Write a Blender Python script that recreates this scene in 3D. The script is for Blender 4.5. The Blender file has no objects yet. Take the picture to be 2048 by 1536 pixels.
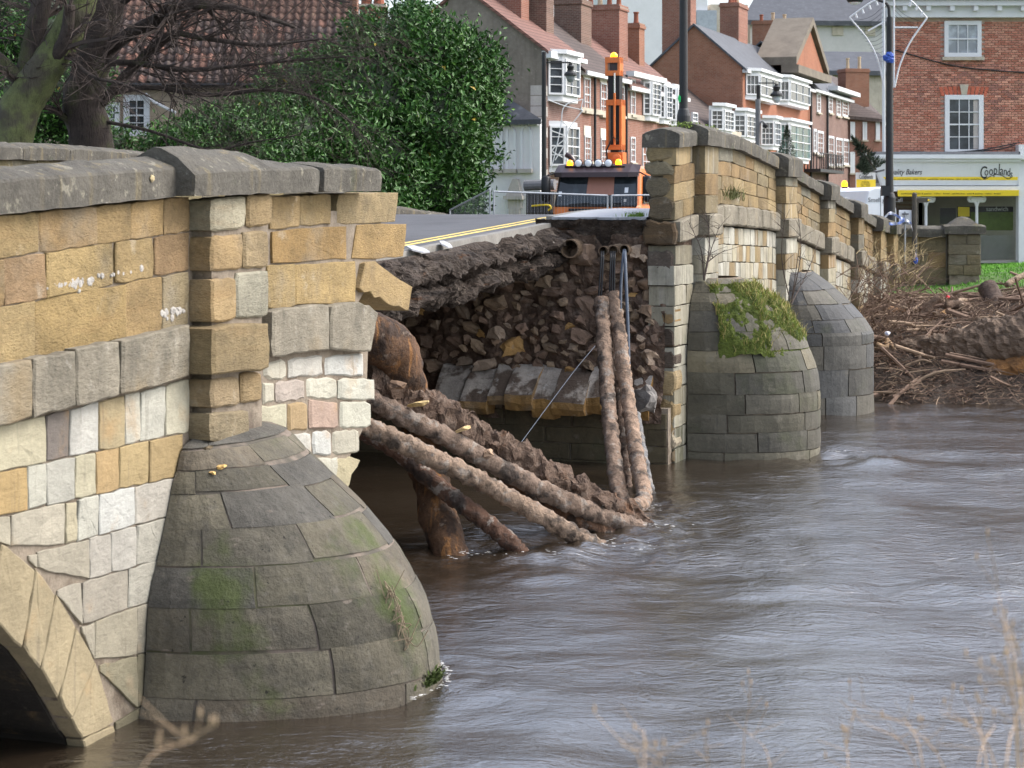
import bpy, math, random
import numpy as np
from mathutils import Vector, Matrix, noise
random.seed(7)
RNG = np.random.default_rng(11)
SC = bpy.context.scene
COL = SC.collection
R = math.radians
# ---------------------------------------------------------------- camera, sky, sun, exposure
FPX, CX, HY, EYE = 4000.0, 1024.0, 420.0, 4.3      # focal length and horizon of the photograph (px), eye height over the water (m)
cd = bpy.data.cameras.new('camera'); CAM = bpy.data.objects.new('camera', cd); COL.objects.link(CAM)
CAM.location = (0, 0, EYE); CAM.rotation_euler = (R(90), 0, 0)
cd.sensor_width = 36; cd.lens = FPX / 2048 * 36; cd.shift_y = -(768 - HY) / 2048
cd.clip_start = 0.2; cd.clip_end = 3000
cd.dof.use_dof = True; cd.dof.focus_distance = 31; cd.dof.aperture_fstop = 4.5
SC.camera = CAM
W = bpy.data.worlds.new('World'); SC.world = W; W.use_nodes = True
wn = W.node_tree; bg = wn.nodes['Background']
sky = wn.nodes.new('ShaderNodeTexSky'); sky.sky_type = 'NISHITA'; sky.sun_disc = False
SUN_EL, SUN_AZ = R(46), R(82)                      # azimuth clockwise from +Y (north)
sky.sun_elevation = SUN_EL; sky.sun_rotation = SUN_AZ
sky.air_density = 1.0; sky.dust_density = 4.0; sky.ozone_density = 2.0
hs = wn.nodes.new('ShaderNodeHueSaturation'); hs.inputs['Saturation'].default_value = 0.6
wn.links.new(sky.outputs[0], hs.inputs['Color']); wn.links.new(hs.outputs[0], bg.inputs[0])
bg.inputs[1].default_value = 0.15
sd = bpy.data.lights.new('sun', 'SUN'); sd.energy = 0.5; sd.angle = R(25); sd.color = (1, .965, .92)
so = bpy.data.objects.new('sun', sd); COL.objects.link(so)
sv = Vector((math.sin(SUN_AZ) * math.cos(SUN_EL), math.cos(SUN_AZ) * math.cos(SUN_EL), math.sin(SUN_EL)))
so.rotation_euler = (-sv).to_track_quat('-Z', 'Y').to_euler(); so.location = sv * 60
vs = SC.view_settings; vs.view_transform = 'Standard'; vs.look = 'None'; vs.gamma = 1; vs.exposure = 1.58; vs.use_curve_mapping = False
SC.render.engine = 'CYCLES'
# ---------------------------------------------------------------- geometry helpers
def lin(r, g, b):
    f = lambda c: c / 12.92 if c <= .04045 else ((c + .055) / 1.055) ** 2.4
    return (f(r / 255), f(g / 255), f(b / 255), 1)
def ray(px, py): return Vector(((px - CX) / FPX, 1, -(py - HY) / FPX))
def P(px, py, Y): return Vector((0, 0, EYE)) + ray(px, py) * Y
def PZ(px, py, z):
    r = ray(px, py); return Vector((0, 0, EYE)) + r * ((z - EYE) / r.z)
class Plane:
    """vertical plane: origin o, horizontal unit u, outward normal n"""
    def __init__(s, o, u, n):
        s.o = Vector((o[0], o[1], 0)); s.u = Vector((u[0], u[1], 0)).normalized(); s.n = Vector((n[0], n[1], 0)).normalized()
    def uz(s, px, py, off=0):
        r = ray(px, py); o = s.o + s.n * off; t = o.dot(s.n) / r.dot(s.n)
        p = r * t; return ((p - o).dot(s.u), EYE + p.z)
    def pt(s, u, z, off=0):
        v = s.o + s.u * u + s.n * off; return Vector((v.x, v.y, z))
    def px(s, px, py, off=0, lift=0):
        u, z = s.uz(px, py, off); return s.pt(u, z, off + lift)
    def up(s, px, off=0): return s.uz(px, 420, off)[0]
TH = math.atan(.349); D = Vector((math.sin(TH), math.cos(TH), 0)); NN = Vector((math.cos(TH), -math.sin(TH), 0))
P1 = Vector((-3.18, 16.9, 0))
FACE = Plane(P1, D, NN)                             # downstream face of the bridge; u = distance along the bridge
def SPL(s): return Plane(P1 + D * s, NN, -D)        # cross plane at s; u = -(distance in from the face)
def B(s, w, z):                                     # bridge coordinates: along, inward, up
    v = P1 + D * s - NN * w; return Vector((v.x, v.y, z))
def interp(x, t):
    if x <= t[0][0]: return t[0][1]
    for (a, b), (c, d) in zip(t, t[1:]):
        if x <= c: return b + (d - b) * (x - a) / (c - a)
    return t[-1][1]
ZR = [(-60, 2.45), (-16, 2.6), (-2, 3.1), (10.5, 3.66), (18, 4.06), (20, 4.17), (22, 4.22), (24, 4.17), (26, 4.05), (29, 3.78), (33, 3.38), (37, 2.98), (40, 2.68), (44, 2.5), (50, 2.42), (300, 2.42)]
zr = lambda s: interp(s, ZR)
class MB:
    def __init__(s): s.v = []; s.f = []
    def add(s, vs, fs):
        b = len(s.v); s.v += [tuple(v) for v in vs]; s.f += [tuple(b + i for i in f) for f in fs]; return s
    def hexa(s, p):                                 # 8 points: bottom 4 then top 4, counter-clockwise
        return s.add(p, [(3, 2, 1, 0), (4, 5, 6, 7), (0, 1, 5, 4), (1, 2, 6, 5), (2, 3, 7, 6), (3, 0, 4, 7)])
    def box(s, pl, u0, u1, z0, z1, o0, o1):
        return s.hexa([pl.pt(u, z, o) for z in (z0, z1) for u, o in ((u0, o1), (u1, o1), (u1, o0), (u0, o0))])
    def tube(s, pts, rad, seg=8, amp=0., cap=True, nsc=6.):
        n = len(pts); pts = [Vector(p) for p in pts]
        rs = rad if isinstance(rad, (list, tuple)) else [rad] * n
        b = len(s.v); pu = None
        for i, p in enumerate(pts):
            t = (pts[min(i + 1, n - 1)] - pts[max(i - 1, 0)])
            t = t.normalized() if t.length > 1e-9 else Vector((0, 0, 1))
            if pu is None: pu = t.orthogonal().normalized()
            pu = (pu - t * pu.dot(t)); pu = pu.normalized() if pu.length > 1e-6 else t.orthogonal().normalized()
            w = t.cross(pu)
            for k in range(seg):
                a = 2 * math.pi * k / seg; dr = pu * math.cos(a) + w * math.sin(a); r = rs[i]
                if amp: r += amp * noise.fractal((p + dr * r) * nsc, 1., 2., 3)
                s.v.append(tuple(p + dr * r))
        for i in range(n - 1):
            for k in range(seg):
                a = b + i * seg + k; c = b + i * seg + (k + 1) % seg
                s.f.append((a, c, c + seg, a + seg))
        if cap: s.f.append(tuple(b + k for k in range(seg))[::-1]); s.f.append(tuple(b + (n - 1) * seg + k for k in range(seg)))
        return s
    def lathe(s, c, prof, seg=16, ax=None):         # prof (r, h) about axis ax through c
        ax = Vector(ax or (0, 0, 1)).normalized(); e = ax.orthogonal().normalized(); w = ax.cross(e); b = len(s.v); c = Vector(c)
        for r, h in prof:
            for k in range(seg):
                a = 2 * math.pi * k / seg; s.v.append(tuple(c + ax * h + (e * math.cos(a) + w * math.sin(a)) * r))
        for i in range(len(prof) - 1):
            for k in range(seg):
                a = b + i * seg + k; q = b + i * seg + (k + 1) % seg; s.f.append((a, q, q + seg, a + seg))
        s.f.append(tuple(b + k for k in range(seg))[::-1]); s.f.append(tuple(b + (len(prof) - 1) * seg + k for k in range(seg)))
        return s
    def prism(s, poly, ext):                        # 3D polygon extruded by vector
        n = len(poly); e = Vector(ext)
        return s.add([Vector(p) for p in poly] + [Vector(p) + e for p in poly], [tuple(range(n))[::-1], tuple(range(n, 2 * n))] + [(i, (i + 1) % n, n + (i + 1) % n, n + i) for i in range(n)])
    def build(s, name, mat, parent=None, smooth=False, color=None, kind=None):
        me = bpy.data.meshes.new(name); me.from_pydata(s.v, [], s.f); me.update()
        if smooth: me.polygons.foreach_set('use_smooth', [True] * len(me.polygons))
        return obj(name, me, mat, parent, color, kind)
def obj(name, me, mat=None, parent=None, color=None, kind=None):
    o = bpy.data.objects.new(name, me); COL.objects.link(o)
    if mat is not None and not me.materials: me.materials.append(mat)
    if parent is not None: o.parent = parent; o.matrix_parent_inverse = WI(parent)
    if color is not None: o.color = color if len(color) == 4 else (*color, 1)
    if kind: o['kind'] = kind
    return o
def WI(p):
    m = Matrix.Identity(4)
    while p is not None:
        m = p.matrix_basis.copy() @ m if p.parent is None else p.matrix_parent_inverse @ p.matrix_basis @ m
        p = p.parent
    return m.inverted()
def thing(name, label, cat, loc, group=None):
    o = bpy.data.objects.new(name, None); COL.objects.link(o); o.location = loc; o.empty_display_size = .3
    return tag(o, label, cat, group)
def tag(o, label, cat, group=None, kind=None):
    o['label'] = label; o['category'] = cat
    if group: o['group'] = group
    if kind: o['kind'] = kind
    return o
def gauss(s): return random.gauss(0, s)
def fr(p, sc=1., o=4): return noise.fractal(Vector(p) * sc, 1., 2., o)
def grid(name, fn, nu, nv, mat, parent=None, smooth=True, kind=None, flip=False):
    v = [tuple(fn(i / nu, j / nv)) for j in range(nv + 1) for i in range(nu + 1)]
    f = []
    for j in range(nv):
        for i in range(nu):
            a = j * (nu + 1) + i; q = (a, a + 1, a + nu + 2, a + nu + 1); f.append(q[::-1] if flip else q)
    m = MB(); m.v = v; m.f = f
    return m.build(name, mat, parent, smooth, kind=kind)
# ---------------------------------------------------------------- procedural materials
MATS = {}
class NT:
    def __init__(s, name):
        s.m = bpy.data.materials.new(name); s.m.use_nodes = True; s.t = s.m.node_tree; s.b = s.t.nodes['Principled BSDF']; MATS[name] = s.m
        s.pos = None
    def n(s, ty, **k):
        x = s.t.nodes.new('ShaderNode' + ty)
        for a, v in k.items():
            if a.startswith('i_'):
                key = a[2:]; key = int(key) if key.isdigit() else key.replace('_', ' ')
                s.set(x.inputs[key], v)
            else: setattr(x, a, v)
        return x
    def set(s, inp, v):
        if isinstance(v, bpy.types.NodeSocket): s.t.links.new(v, inp)
        else: inp.default_value = v
    def vec(s, stretch=(1, 1, 1), rnd=True):
        g = s.n('NewGeometry'); p = g.outputs['Position']
        if rnd:
            o = s.n('ObjectInfo'); p = s.n('VectorMath', operation='MULTIPLY_ADD', i_0=o.outputs['Random'], i_1=(37., 53., 41.), i_2=p).outputs[0]
        if stretch != (1, 1, 1): p = s.n('VectorMath', operation='MULTIPLY', i_0=p, i_1=stretch).outputs[0]
        return p
    def noise(s, scale, stretch=(1, 1, 1), detail=6, rough=.6, rnd=True, dist=0.):
        return s.n('TexNoise', i_Vector=s.vec(stretch, rnd), i_Scale=scale, i_Detail=detail, i_Roughness=rough, i_Distortion=dist).outputs['Fac']
    def ramp(s, f, lo, hi): return s.n('MapRange', interpolation_type='SMOOTHSTEP', i_0=f, i_1=lo, i_2=hi).outputs[0]
    def mix(s, f, a, b, mode='MIX'):
        x = s.n('Mix', data_type='RGBA', blend_type=mode); s.set(x.inputs[0], f); s.set(x.inputs[6], a); s.set(x.inputs[7], b); return x.outputs[2]
    def math(s, op, a, b=0.): return s.n('Math', operation=op, i_0=a, i_1=b).outputs[0]
    def bump(s, h, strength, dist=.02, prev=None):
        x = s.n('Bump', i_Height=h, i_Strength=strength, i_Distance=dist)
        if prev is not None: s.set(x.inputs['Normal'], prev)
        return x.outputs[0]
def mk(name, col=(.5, .5, .5, 1), objc=False, var=.3, scale=3., rough=.85, stains=(), bump=.5, bscale=40., bdist=.012, bst=(1, 1, 1), b2=0., b2scale=8., b2dist=.04, spec=.35, metal=0., rnd=True, voro=0.):
    t = NT(name)
    c = t.n('ObjectInfo').outputs['Color'] if objc else col
    f = t.noise(scale, rnd=rnd); f2 = t.noise(scale * 9, rnd=rnd, detail=4)
    f = t.math('ADD', t.math('MULTIPLY', f, .65), t.math('MULTIPLY', f2, .35))
    k = t.n('MapRange', i_0=f, i_1=.3, i_2=.7, i_3=1 - var, i_4=1 + var).outputs[0]
    c = t.mix(1., c, t.n('CombineXYZ', i_0=k, i_1=k, i_2=k).outputs[0], 'MULTIPLY')
    for (sc, scl, lo, hi, st, amt) in stains:
        g = t.ramp(t.noise(scl, st, rnd=rnd), lo, hi); c = t.mix(t.math('MULTIPLY', g, amt), c, sc)
    t.set(t.b.inputs['Base Color'], c); t.b.inputs['Roughness'].default_value = rough; t.b.inputs['Specular IOR Level'].default_value = spec; t.b.inputs['Metallic'].default_value = metal
    nb = None
    if bump:
        nb = t.bump(t.noise(bscale, bst, 8, .7, rnd=rnd), bump, bdist)
    if b2: nb = t.bump(t.noise(b2scale, bst, 5, .6, rnd=rnd), b2, b2dist, nb)
    if nb is not None: t.set(t.b.inputs['Normal'], nb)
    return t.m
ST = (1, 1, 1); VS = (5., 5., .35); HS = (.5, .5, 4.)
mk('stone', objc=True, var=.42, scale=2.2, rough=.9, bump=1., bscale=26, bdist=.03, bst=(1, 1, 2.2), b2=.5, b2scale=7, b2dist=.03,
   stains=[((.075, .062, .045, 1), 1.6, .56, .78, ST, .55), ((.28, .17, .07, 1), 1.1, .56, .75, HS, .35), ((.22, .20, .16, 1), .9, .52, .72, ST, .5), ((.55, .50, .40, 1), 2.6, .60, .74, ST, .4), ((.03, .026, .02, 1), 14, .66, .74, (1, 1, 2.5), .65)])
mk('stone_pale', objc=True, var=.22, scale=3, rough=.88, bump=.7, bscale=18, bdist=.015, bst=(1, 1, 2), b2=.4, b2scale=6,
   stains=[((.10, .085, .065, 1), 2.2, .58, .78, VS, .55), ((.34, .21, .09, 1), 1.4, .57, .74, ST, .5), ((.03, .026, .02, 1), 17, .68, .75, ST, .6)])
mk('stone_streak', objc=True, var=.22, scale=3, rough=.9, bump=.6, bscale=20, b2=.4, b2scale=6,
   stains=[((.40, .375, .32, 1), 1.5, .50, .68, VS, .55), ((.09, .08, .06, 1), 1.3, .50, .72, (4, 4, .5), .6), ((.10, .09, .07, 1), 1.1, .5, .7, ST, .5), ((.05, .07, .02, 1), 1.2, .60, .75, ST, .5)])
mk('coping', col=(.088, .081, .067, 1), var=.5, scale=2.5, rough=.95, bump=1., bscale=26, bdist=.02, b2=.5, b2scale=7,
   stains=[((.28, .26, .20, 1), 6, .60, .68, ST, .6), ((.20, .16, .085, 1), 1.1, .55, .72, VS, .7), ((.055, .075, .02, 1), 1.3, .60, .72, ST, .55), ((.38, .37, .33, 1), 22, .68, .74, ST, .7)])
mk('string', col=(.20, .178, .135, 1), var=.4, scale=2.5, rough=.95, bump=1., bscale=20, bdist=.02, bst=(1, 1, 2.4), b2=.5, b2scale=6,
   stains=[((.10, .09, .07, 1), 2.2, .48, .70, ST, .6), ((.10, .09, .07, 1), 1.0, .52, .70, VS, .35), ((.33, .31, .26, 1), 5, .58, .72, ST, .5), ((.26, .185, .09, 1), .9, .55, .72, ST, .5), ((.03, .027, .02, 1), 15, .65, .72, ST, .6)])
mk('cut', objc=True, var=.42, scale=2.2, rough=.82, bump=1., bscale=26, bdist=.02, b2=.7, b2scale=5, b2dist=.04, rnd=False,
   stains=[((.040, .038, .032, 1), 6., .50, .72, ST, .5), ((.13, .118, .096, 1), 9., .55, .70, ST, .5), ((.040, .037, .030, 1), 1.1, .50, .70, (1, 1, 1.6), .5), ((.052, .072, .014, 1), .7, .54, .66, ST, .8), ((.17, .14, .115, 1), 3.5, .64, .70, (1, 1, 2.6), .6), ((.06, .055, .044, 1), .8, .5, .66, VS, .4), ((.012, .011, .009, 1), 15, .66, .71, ST, .85)])
mk('pointing', col=(.16, .13, .105, 1), var=.4, scale=5, rough=.95, bump=.8, bscale=30, rnd=False, stains=[((.06, .057, .045, 1), 1.6, .46, .6, ST, .8), ((.05, .065, .015, 1), .75, .53, .63, ST, .6)])
mk('cut_dark', objc=True, var=.38, scale=1.8, rough=.7, bump=.8, bscale=24, bdist=.012, b2=.5, b2scale=5,
   stains=[((.05, .055, .025, 1), .8, .52, .68, ST, .6), ((.16, .145, .11, 1), 3.0, .60, .69, ST, .45), ((.016, .015, .013, 1), 5, .60, .72, VS, .6)])
mk('mortar', col=(.20, .165, .125, 1), var=.4, scale=4, rough=.95, bump=1., bscale=30, stains=[((.07, .05, .035, 1), 3, .5, .65, ST, .7)])
mk('lime', col=(.36, .34, .31, 1), var=.3, scale=6, rough=.95, bump=1., bscale=40, b2=.6, b2scale=12)
mk('soil', col=(.115, .076, .054, 1), var=.55, scale=3, rough=.95, bump=1., bscale=26, bdist=.04, b2=.8, b2scale=7, b2dist=.08,
   stains=[((.20, .15, .115, 1), 6, .52, .66, ST, .75), ((.12, .05, .018, 1), 2, .58, .7, ST, .6), ((.04, .028, .02, 1), 3, .57, .70, ST, .5), ((.30, .25, .2, 1), 20, .68, .73, ST, .7)])
mk('crust', col=(.052, .038, .029, 1), var=.6, scale=3, rough=.9, bump=1., bscale=18, bdist=.05, bst=(1, 1, 2), b2=.9, b2scale=6, b2dist=.1,
   stains=[((.125, .10, .078, 1), 6, .55, .66, (1, 1, 2.), .8), ((.12, .05, .018, 1), 2.2, .60, .7, HS, .7), ((.012, .009, .008, 1), 2.4, .55, .66, HS, .7), ((.3, .27, .23, 1), 17, .69, .74, ST, .8)])
mk('rubble', objc=True, var=.4, scale=4, rough=.9, bump=.9, bscale=22, b2=.6, b2scale=9, stains=[((.10, .066, .046, 1), 2.4, .5, .68, ST, .7), ((.24, .2, .165, 1), 7, .6, .7, ST, .5)])
mk('pipe_mud', objc=True, var=.5, scale=5, rough=.85, bump=1., bscale=24, bdist=.03, b2=.9, b2scale=9, b2dist=.06,
   stains=[((.27, .235, .20, 1), 5.5, .54, .63, ST, .8), ((.022, .018, .016, 1), 3.4, .52, .64, ST, .8), ((.12, .06, .03, 1), 1.9, .58, .7, ST, .4), ((.06, .045, .036, 1), 9, .54, .66, ST, .6)])
mk('pipe_rust', col=(.10, .052, .026, 1), var=.5, scale=4, rough=.85, bump=1., bscale=20, bdist=.04, b2=.9, b2scale=6, b2dist=.07,
   stains=[((.27, .125, .04, 1), 2, .54, .66, VS, .8), ((.025, .016, .012, 1), 2.4, .52, .62, ST, .8), ((.27, .21, .16, 1), 7, .62, .7, ST, .5)])
mk('pipe_rim', col=(.16, .11, .07, 1), var=.4, scale=9, rough=.8, bump=.6, bscale=30)
mk('black', col=(.012, .012, .013, 1), var=.2, rough=.5, bump=0)
mk('cable_blue', col=(.07, .085, .11, 1), var=.3, rough=.5, bump=0)
mk('asphalt', col=(.083, .084, .09, 1), var=.25, scale=.8, rough=.75, bump=.7, bscale=90, bdist=.006, stains=[((.06, .06, .064, 1), .7, .5, .65, ST, .6)])
mk('footway', col=(.33, .335, .35, 1), var=.2, scale=1.5, rough=.45, bump=.4, bscale=60, bdist=.005, stains=[((.16, .16, .165, 1), 1.5, .6, .72, ST, .6)])
mk('kerb', col=(.21, .20, .18, 1), var=.3, scale=3, rough=.85, bump=.6, bscale=50)
mk('yellow_paint', col=(.62, .47, .14, 1), var=.3, scale=5, rough=.7, bump=.3, bscale=70, stains=[((.12, .115, .105, 1), 9, .58, .68, ST, .7)])
mk('moss', col=(.075, .10, .014, 1), var=.5, scale=5, rough=.95, bump=1., bscale=60, bdist=.03, b2=1., b2scale=14, b2dist=.06, stains=[((.035, .055, .008, 1), 5, .5, .65, ST, .8), ((.15, .13, .05, 1), 4, .6, .7, ST, .7)])
mk('grass', objc=True, var=.35, scale=3, rough=.8, bump=0)
mk('mud', col=(.055, .042, .028, 1), var=.4, scale=1.3, rough=.85, bump=.8, bscale=20, b2=.6, b2scale=4)
mk('bark', col=(.055, .042, .036, 1), var=.5, scale=4, rough=.95, bump=1., bscale=9, bdist=.06, bst=(2.2, 2.2, .5), b2=.5, b2scale=30, stains=[((.065, .085, .02, 1), 1.2, .52, .68, ST, .6), ((.015, .011, .01, 1), 3, .55, .68, VS, .6)])
mk('bark_green', col=(.11, .125, .05, 1), var=.5, scale=3, rough=.95, bump=1., bscale=8, bdist=.05, bst=(2, 2, .5), stains=[((.06, .05, .042, 1), 1.0, .48, .62, ST, .85), ((.02, .016, .013, 1), 2.4, .57, .68, VS, .6)])
mk('twig', col=(.060, .045, .038, 1), var=.4, scale=3, rough=.9, bump=0)
mk('driftwood', objc=True, var=.45, scale=5, rough=.9, bump=1., bscale=9, bdist=.12, bst=(.35, 2, 2), b2=.4, b2scale=40, stains=[((.03, .02, .015, 1), 3, .52, .68, ST, .6), ((.20, .155, .11, 1), 4, .6, .72, ST, .5)])
mk('stick', objc=True, var=.5, scale=6, rough=.9, bump=0)
mk('render_grey', col=(.19, .165, .138, 1), var=.35, scale=.8, rough=.95, bump=.6, bscale=12, stains=[((.10, .085, .07, 1), .6, .52, .7, VS, .6), ((.34, .30, .25, 1), 5, .6, .72, ST, .6)], rnd=False)
mk('white', col=(.62, .63, .645, 1), var=.06, scale=2, rough=.55, bump=.15, bscale=20, stains=[((.42, .42, .40, 1), 1.2, .62, .8, VS, .4)])
mk('white_wall', col=(.66, .655, .665, 1), var=.08, scale=1, rough=.7, bump=.3, bscale=15, stains=[((.45, .43, .4, 1), .8, .58, .75, VS, .4)])
mk('cream', col=(.62, .58, .50, 1), var=.08, scale=1, rough=.6, bump=.15, bscale=20)
mk('quoin', col=(.40, .37, .34, 1), var=.25, scale=3, rough=.9, bump=.6, bscale=18)
mk('pale_stone', col=(.42, .375, .30, 1), var=.25, scale=1.5, rough=.9, bump=.5, bscale=18, stains=[((.2, .17, .13, 1), .8, .55, .7, VS, .5)])
mk('slate', col=(.060, .064, .074, 1), var=.3, scale=1.2, rough=.65, bump=.5, bscale=6, bst=(1, 1, 4), rnd=False, stains=[((.15, .155, .165, 1), 2.5, .55, .7, ST, .4)])
mk('lead', col=(.33, .36, .40, 1), var=.2, scale=3, rough=.55, bump=.2, bscale=12)
mk('terracotta', col=(.24, .085, .05, 1), var=.3, scale=3, rough=.85, bump=.4, bscale=20)
mk('buffpot', col=(.42, .33, .22, 1), var=.3, scale=3, rough=.85, bump=.4, bscale=20)
mk('pantile', objc=True, var=.4, scale=3, rough=.9, bump=.6, bscale=22, stains=[((.03, .024, .022, 1), 1.6, .5, .68, ST, .55), ((.12, .12, .06, 1), 5, .62, .7, ST, .4)])
mk('brick_obj', objc=True, var=.3, scale=6, rough=.9, bump=.6, bscale=40)
mk('brick_mortar', col=(.46, .36, .29, 1), var=.25, scale=3, rough=.95, bump=.5, bscale=40)
mk('orange', col=(.60, .165, .035, 1), var=.2, scale=2, rough=.35, bump=0, spec=.5, stains=[((.25, .12, .06, 1), 3, .62, .75, ST, .4)])
mk('maroon', col=(.035, .018, .02, 1), var=.2, scale=2, rough=.3, bump=0, spec=.5)
mk('iron', col=(.018, .019, .021, 1), var=.3, scale=3, rough=.5, bump=.2, bscale=30)
mk('galv', col=(.36, .38, .40, 1), var=.2, scale=6, rough=.4, bump=0, metal=.6)
mk('chrome', col=(.7, .7, .72, 1), var=.05, rough=.15, bump=0, metal=.9)
mk('lens', col=(.82, .84, .86, 1), var=.05, rough=.1, bump=0, spec=.6)
mk('greymetal', col=(.18, .18, .185, 1), var=.25, scale=3, rough=.55, bump=.2, bscale=20)
mk('brown_post', col=(.075, .068, .055, 1), var=.4, scale=4, rough=.9, bump=.7, bscale=20, bst=(2, 2, .4))
mk('yellow', col=(.80, .58, .04, 1), var=.05, rough=.55, bump=0)
mk('ink', col=(.02, .018, .018, 1), var=.1, rough=.6, bump=0)
mk('tape', col=(.72, .74, .80, 1), var=.08, rough=.4, bump=0, stains=[((.10, .2, .6, 1), 4, .5, .56, ST, .8)])
mk('van_white', col=(.78, .80, .82, 1), var=.04, rough=.3, bump=0, spec=.5)
mk('conifer', col=(.022, .035, .018, 1), var=.5, scale=6, rough=.8, bump=0)
mk('blue', col=(.03, .08, .35, 1), var=.1, rough=.5, bump=0)
mk('red', col=(.6, .03, .04, 1), var=.1, rough=.5, bump=0)
mk('green_ad', col=(.10, .13, .03, 1), var=.4, scale=1.3, rough=.3, bump=0)
mk('dark_ad', col=(.035, .03, .032, 1), var=.6, scale=2, rough=.3, bump=0)
mk('interior', col=(.30, .285, .26, 1), var=.15, scale=.7, rough=.7, bump=0)
mk('curtain', col=(.42, .38, .35, 1), var=.2, scale=2, rough=.9, bump=0)
mk('peach', col=(.36, .17, .12, 1), var=.1, rough=.5, bump=0)
mk('cladding', col=(.46, .45, .43, 1), var=.12, scale=.4, rough=.7, bump=.6, bscale=3, bst=(4, 4, .02), rnd=False)
def emit(name, col, s):
    t = NT(name); t.set(t.b.inputs['Base Color'], col); t.set(t.b.inputs['Emission Color'], col); t.b.inputs['Emission Strength'].default_value = s; t.b.inputs['Roughness'].default_value = .2
emit('amber', (1., .33, .01, 1), 1.6)
def glassmat(name, col, rough=.06):
    t = NT(name); t.set(t.b.inputs['Base Color'], t.mix(t.ramp(t.noise(1.3), .4, .65), col, tuple(c * 2.4 for c in col[:3]) + (1,)))
    t.b.inputs['Roughness'].default_value = rough; t.b.inputs['Specular IOR Level'].default_value = .6
    t.set(t.b.inputs['Normal'], t.bump(t.noise(1.2), .05, .05))
glassmat('glass', (.03, .036, .042, 1)); glassmat('glass_net', (.22, .24, .26, 1), .2); glassmat('glass_green', (.03, .065, .06, 1), .15); glassmat('screen', (.02, .026, .03, 1), .05)
def brickmat(name, axis, c1, c2, mort, bw=.23, bh=.078, dark=.3):
    t = NT(name); g = t.n('NewGeometry').outputs['Position']
    u = t.n('VectorMath', operation='DOT_PRODUCT', i_0=g, i_1=tuple(axis)).outputs['Value']; z = t.n('SeparateXYZ', i_0=g).outputs[2]
    br = t.n('TexBrick', i_Vector=t.n('CombineXYZ', i_0=u, i_1=z, i_2=0.).outputs[0], i_Scale=1., i_Color1=c1, i_Color2=c2, i_Mortar=mort, i_Mortar_Size=.009, i_Brick_Width=bw, i_Row_Height=bh, i_Bias=-.1)
    c = t.mix(t.math('MULTIPLY', t.ramp(t.noise(.7, rnd=False), .42, .7), dark), br.outputs[0], (c1[0] * .35, c1[1] * .4, c1[2] * .5, 1))
    c = t.mix(t.math('MULTIPLY', t.ramp(t.noise(5., rnd=False), .5, .7), .35), c, mort)
    t.set(t.b.inputs['Base Color'], c); t.b.inputs['Roughness'].default_value = .92
    t.set(t.b.inputs['Normal'], t.bump(br.outputs[1], -.6, .01))
RB = dict(c1=(.20, .072, .045, 1), c2=(.26, .105, .07, 1), mort=(.26, .19, .15, 1))
brickmat('brick_d', D, **RB); brickmat('brick_n', NN, **RB)
brickmat('brick_orange_d', D, (.27, .085, .04, 1), (.31, .11, .055, 1), (.30, .16, .10, 1)); brickmat('brick_orange_n', NN, (.23, .085, .045, 1), (.28, .12, .07, 1), (.27, .18, .13, 1))
brickmat('brick_dark_d', D, (.13, .06, .046, 1), (.18, .09, .068, 1), (.24, .19, .16, 1)); brickmat('brick_dark_n', NN, (.12, .065, .046, 1), (.18, .095, .068, 1), (.22, .175, .14, 1))
def tilemat(name, axis, c1, c2, w=.25, h=.3):
    t = NT(name); g = t.n('NewGeometry').outputs['Position']
    u = t.n('VectorMath', operation='DOT_PRODUCT', i_0=g, i_1=tuple(axis)).outputs['Value']; z = t.n('SeparateXYZ', i_0=g).outputs[2]
    br = t.n('TexBrick', i_Vector=t.n('CombineXYZ', i_0=u, i_1=z, i_2=0.).outputs[0], i_Scale=1., i_Color1=c1, i_Color2=c2, i_Mortar=tuple(x * .4 for x in c1[:3]) + (1,), i_Mortar_Size=.02, i_Brick_Width=w, i_Row_Height=h * .62, offset=0.)
    c = t.mix(t.math('MULTIPLY', t.ramp(t.noise(.5, rnd=False), .45, .65), .6), br.outputs[0], tuple(x * .5 for x in c1[:3]) + (1,))
    t.set(t.b.inputs['Base Color'], c); t.b.inputs['Roughness'].default_value = .9; t.set(t.b.inputs['Normal'], t.bump(br.outputs[1], -.8, .04))
tilemat('tiles_red', D, (.17, .085, .068, 1), (.21, .105, .08, 1)); tilemat('tiles_brown', D, (.075, .054, .047, 1), (.095, .068, .06, 1)); tilemat('tiles_grey', D, (.10, .085, .08, 1), (.125, .11, .105, 1))
# leaves: per-leaf colour through a face attribute
t = NT('leaf'); at = t.n('Attribute', attribute_name='tint').outputs['Fac']
cr = t.n('ValToRGB'); t.set(cr.inputs[0], at); e = cr.color_ramp.elements
e[0].position = 0; e[0].color = (.018, .052, .010, 1); e[1].position = 1; e[1].color = (.42, .30, .03, 1); x = e.new(.55); x.color = (.050, .135, .022, 1); x = e.new(.97); x.color = (.11, .23, .04, 1)
t.set(t.b.inputs['Base Color'], cr.outputs[0]); t.b.inputs['Roughness'].default_value = .42; t.b.inputs['Specular IOR Level'].default_value = .28
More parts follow.
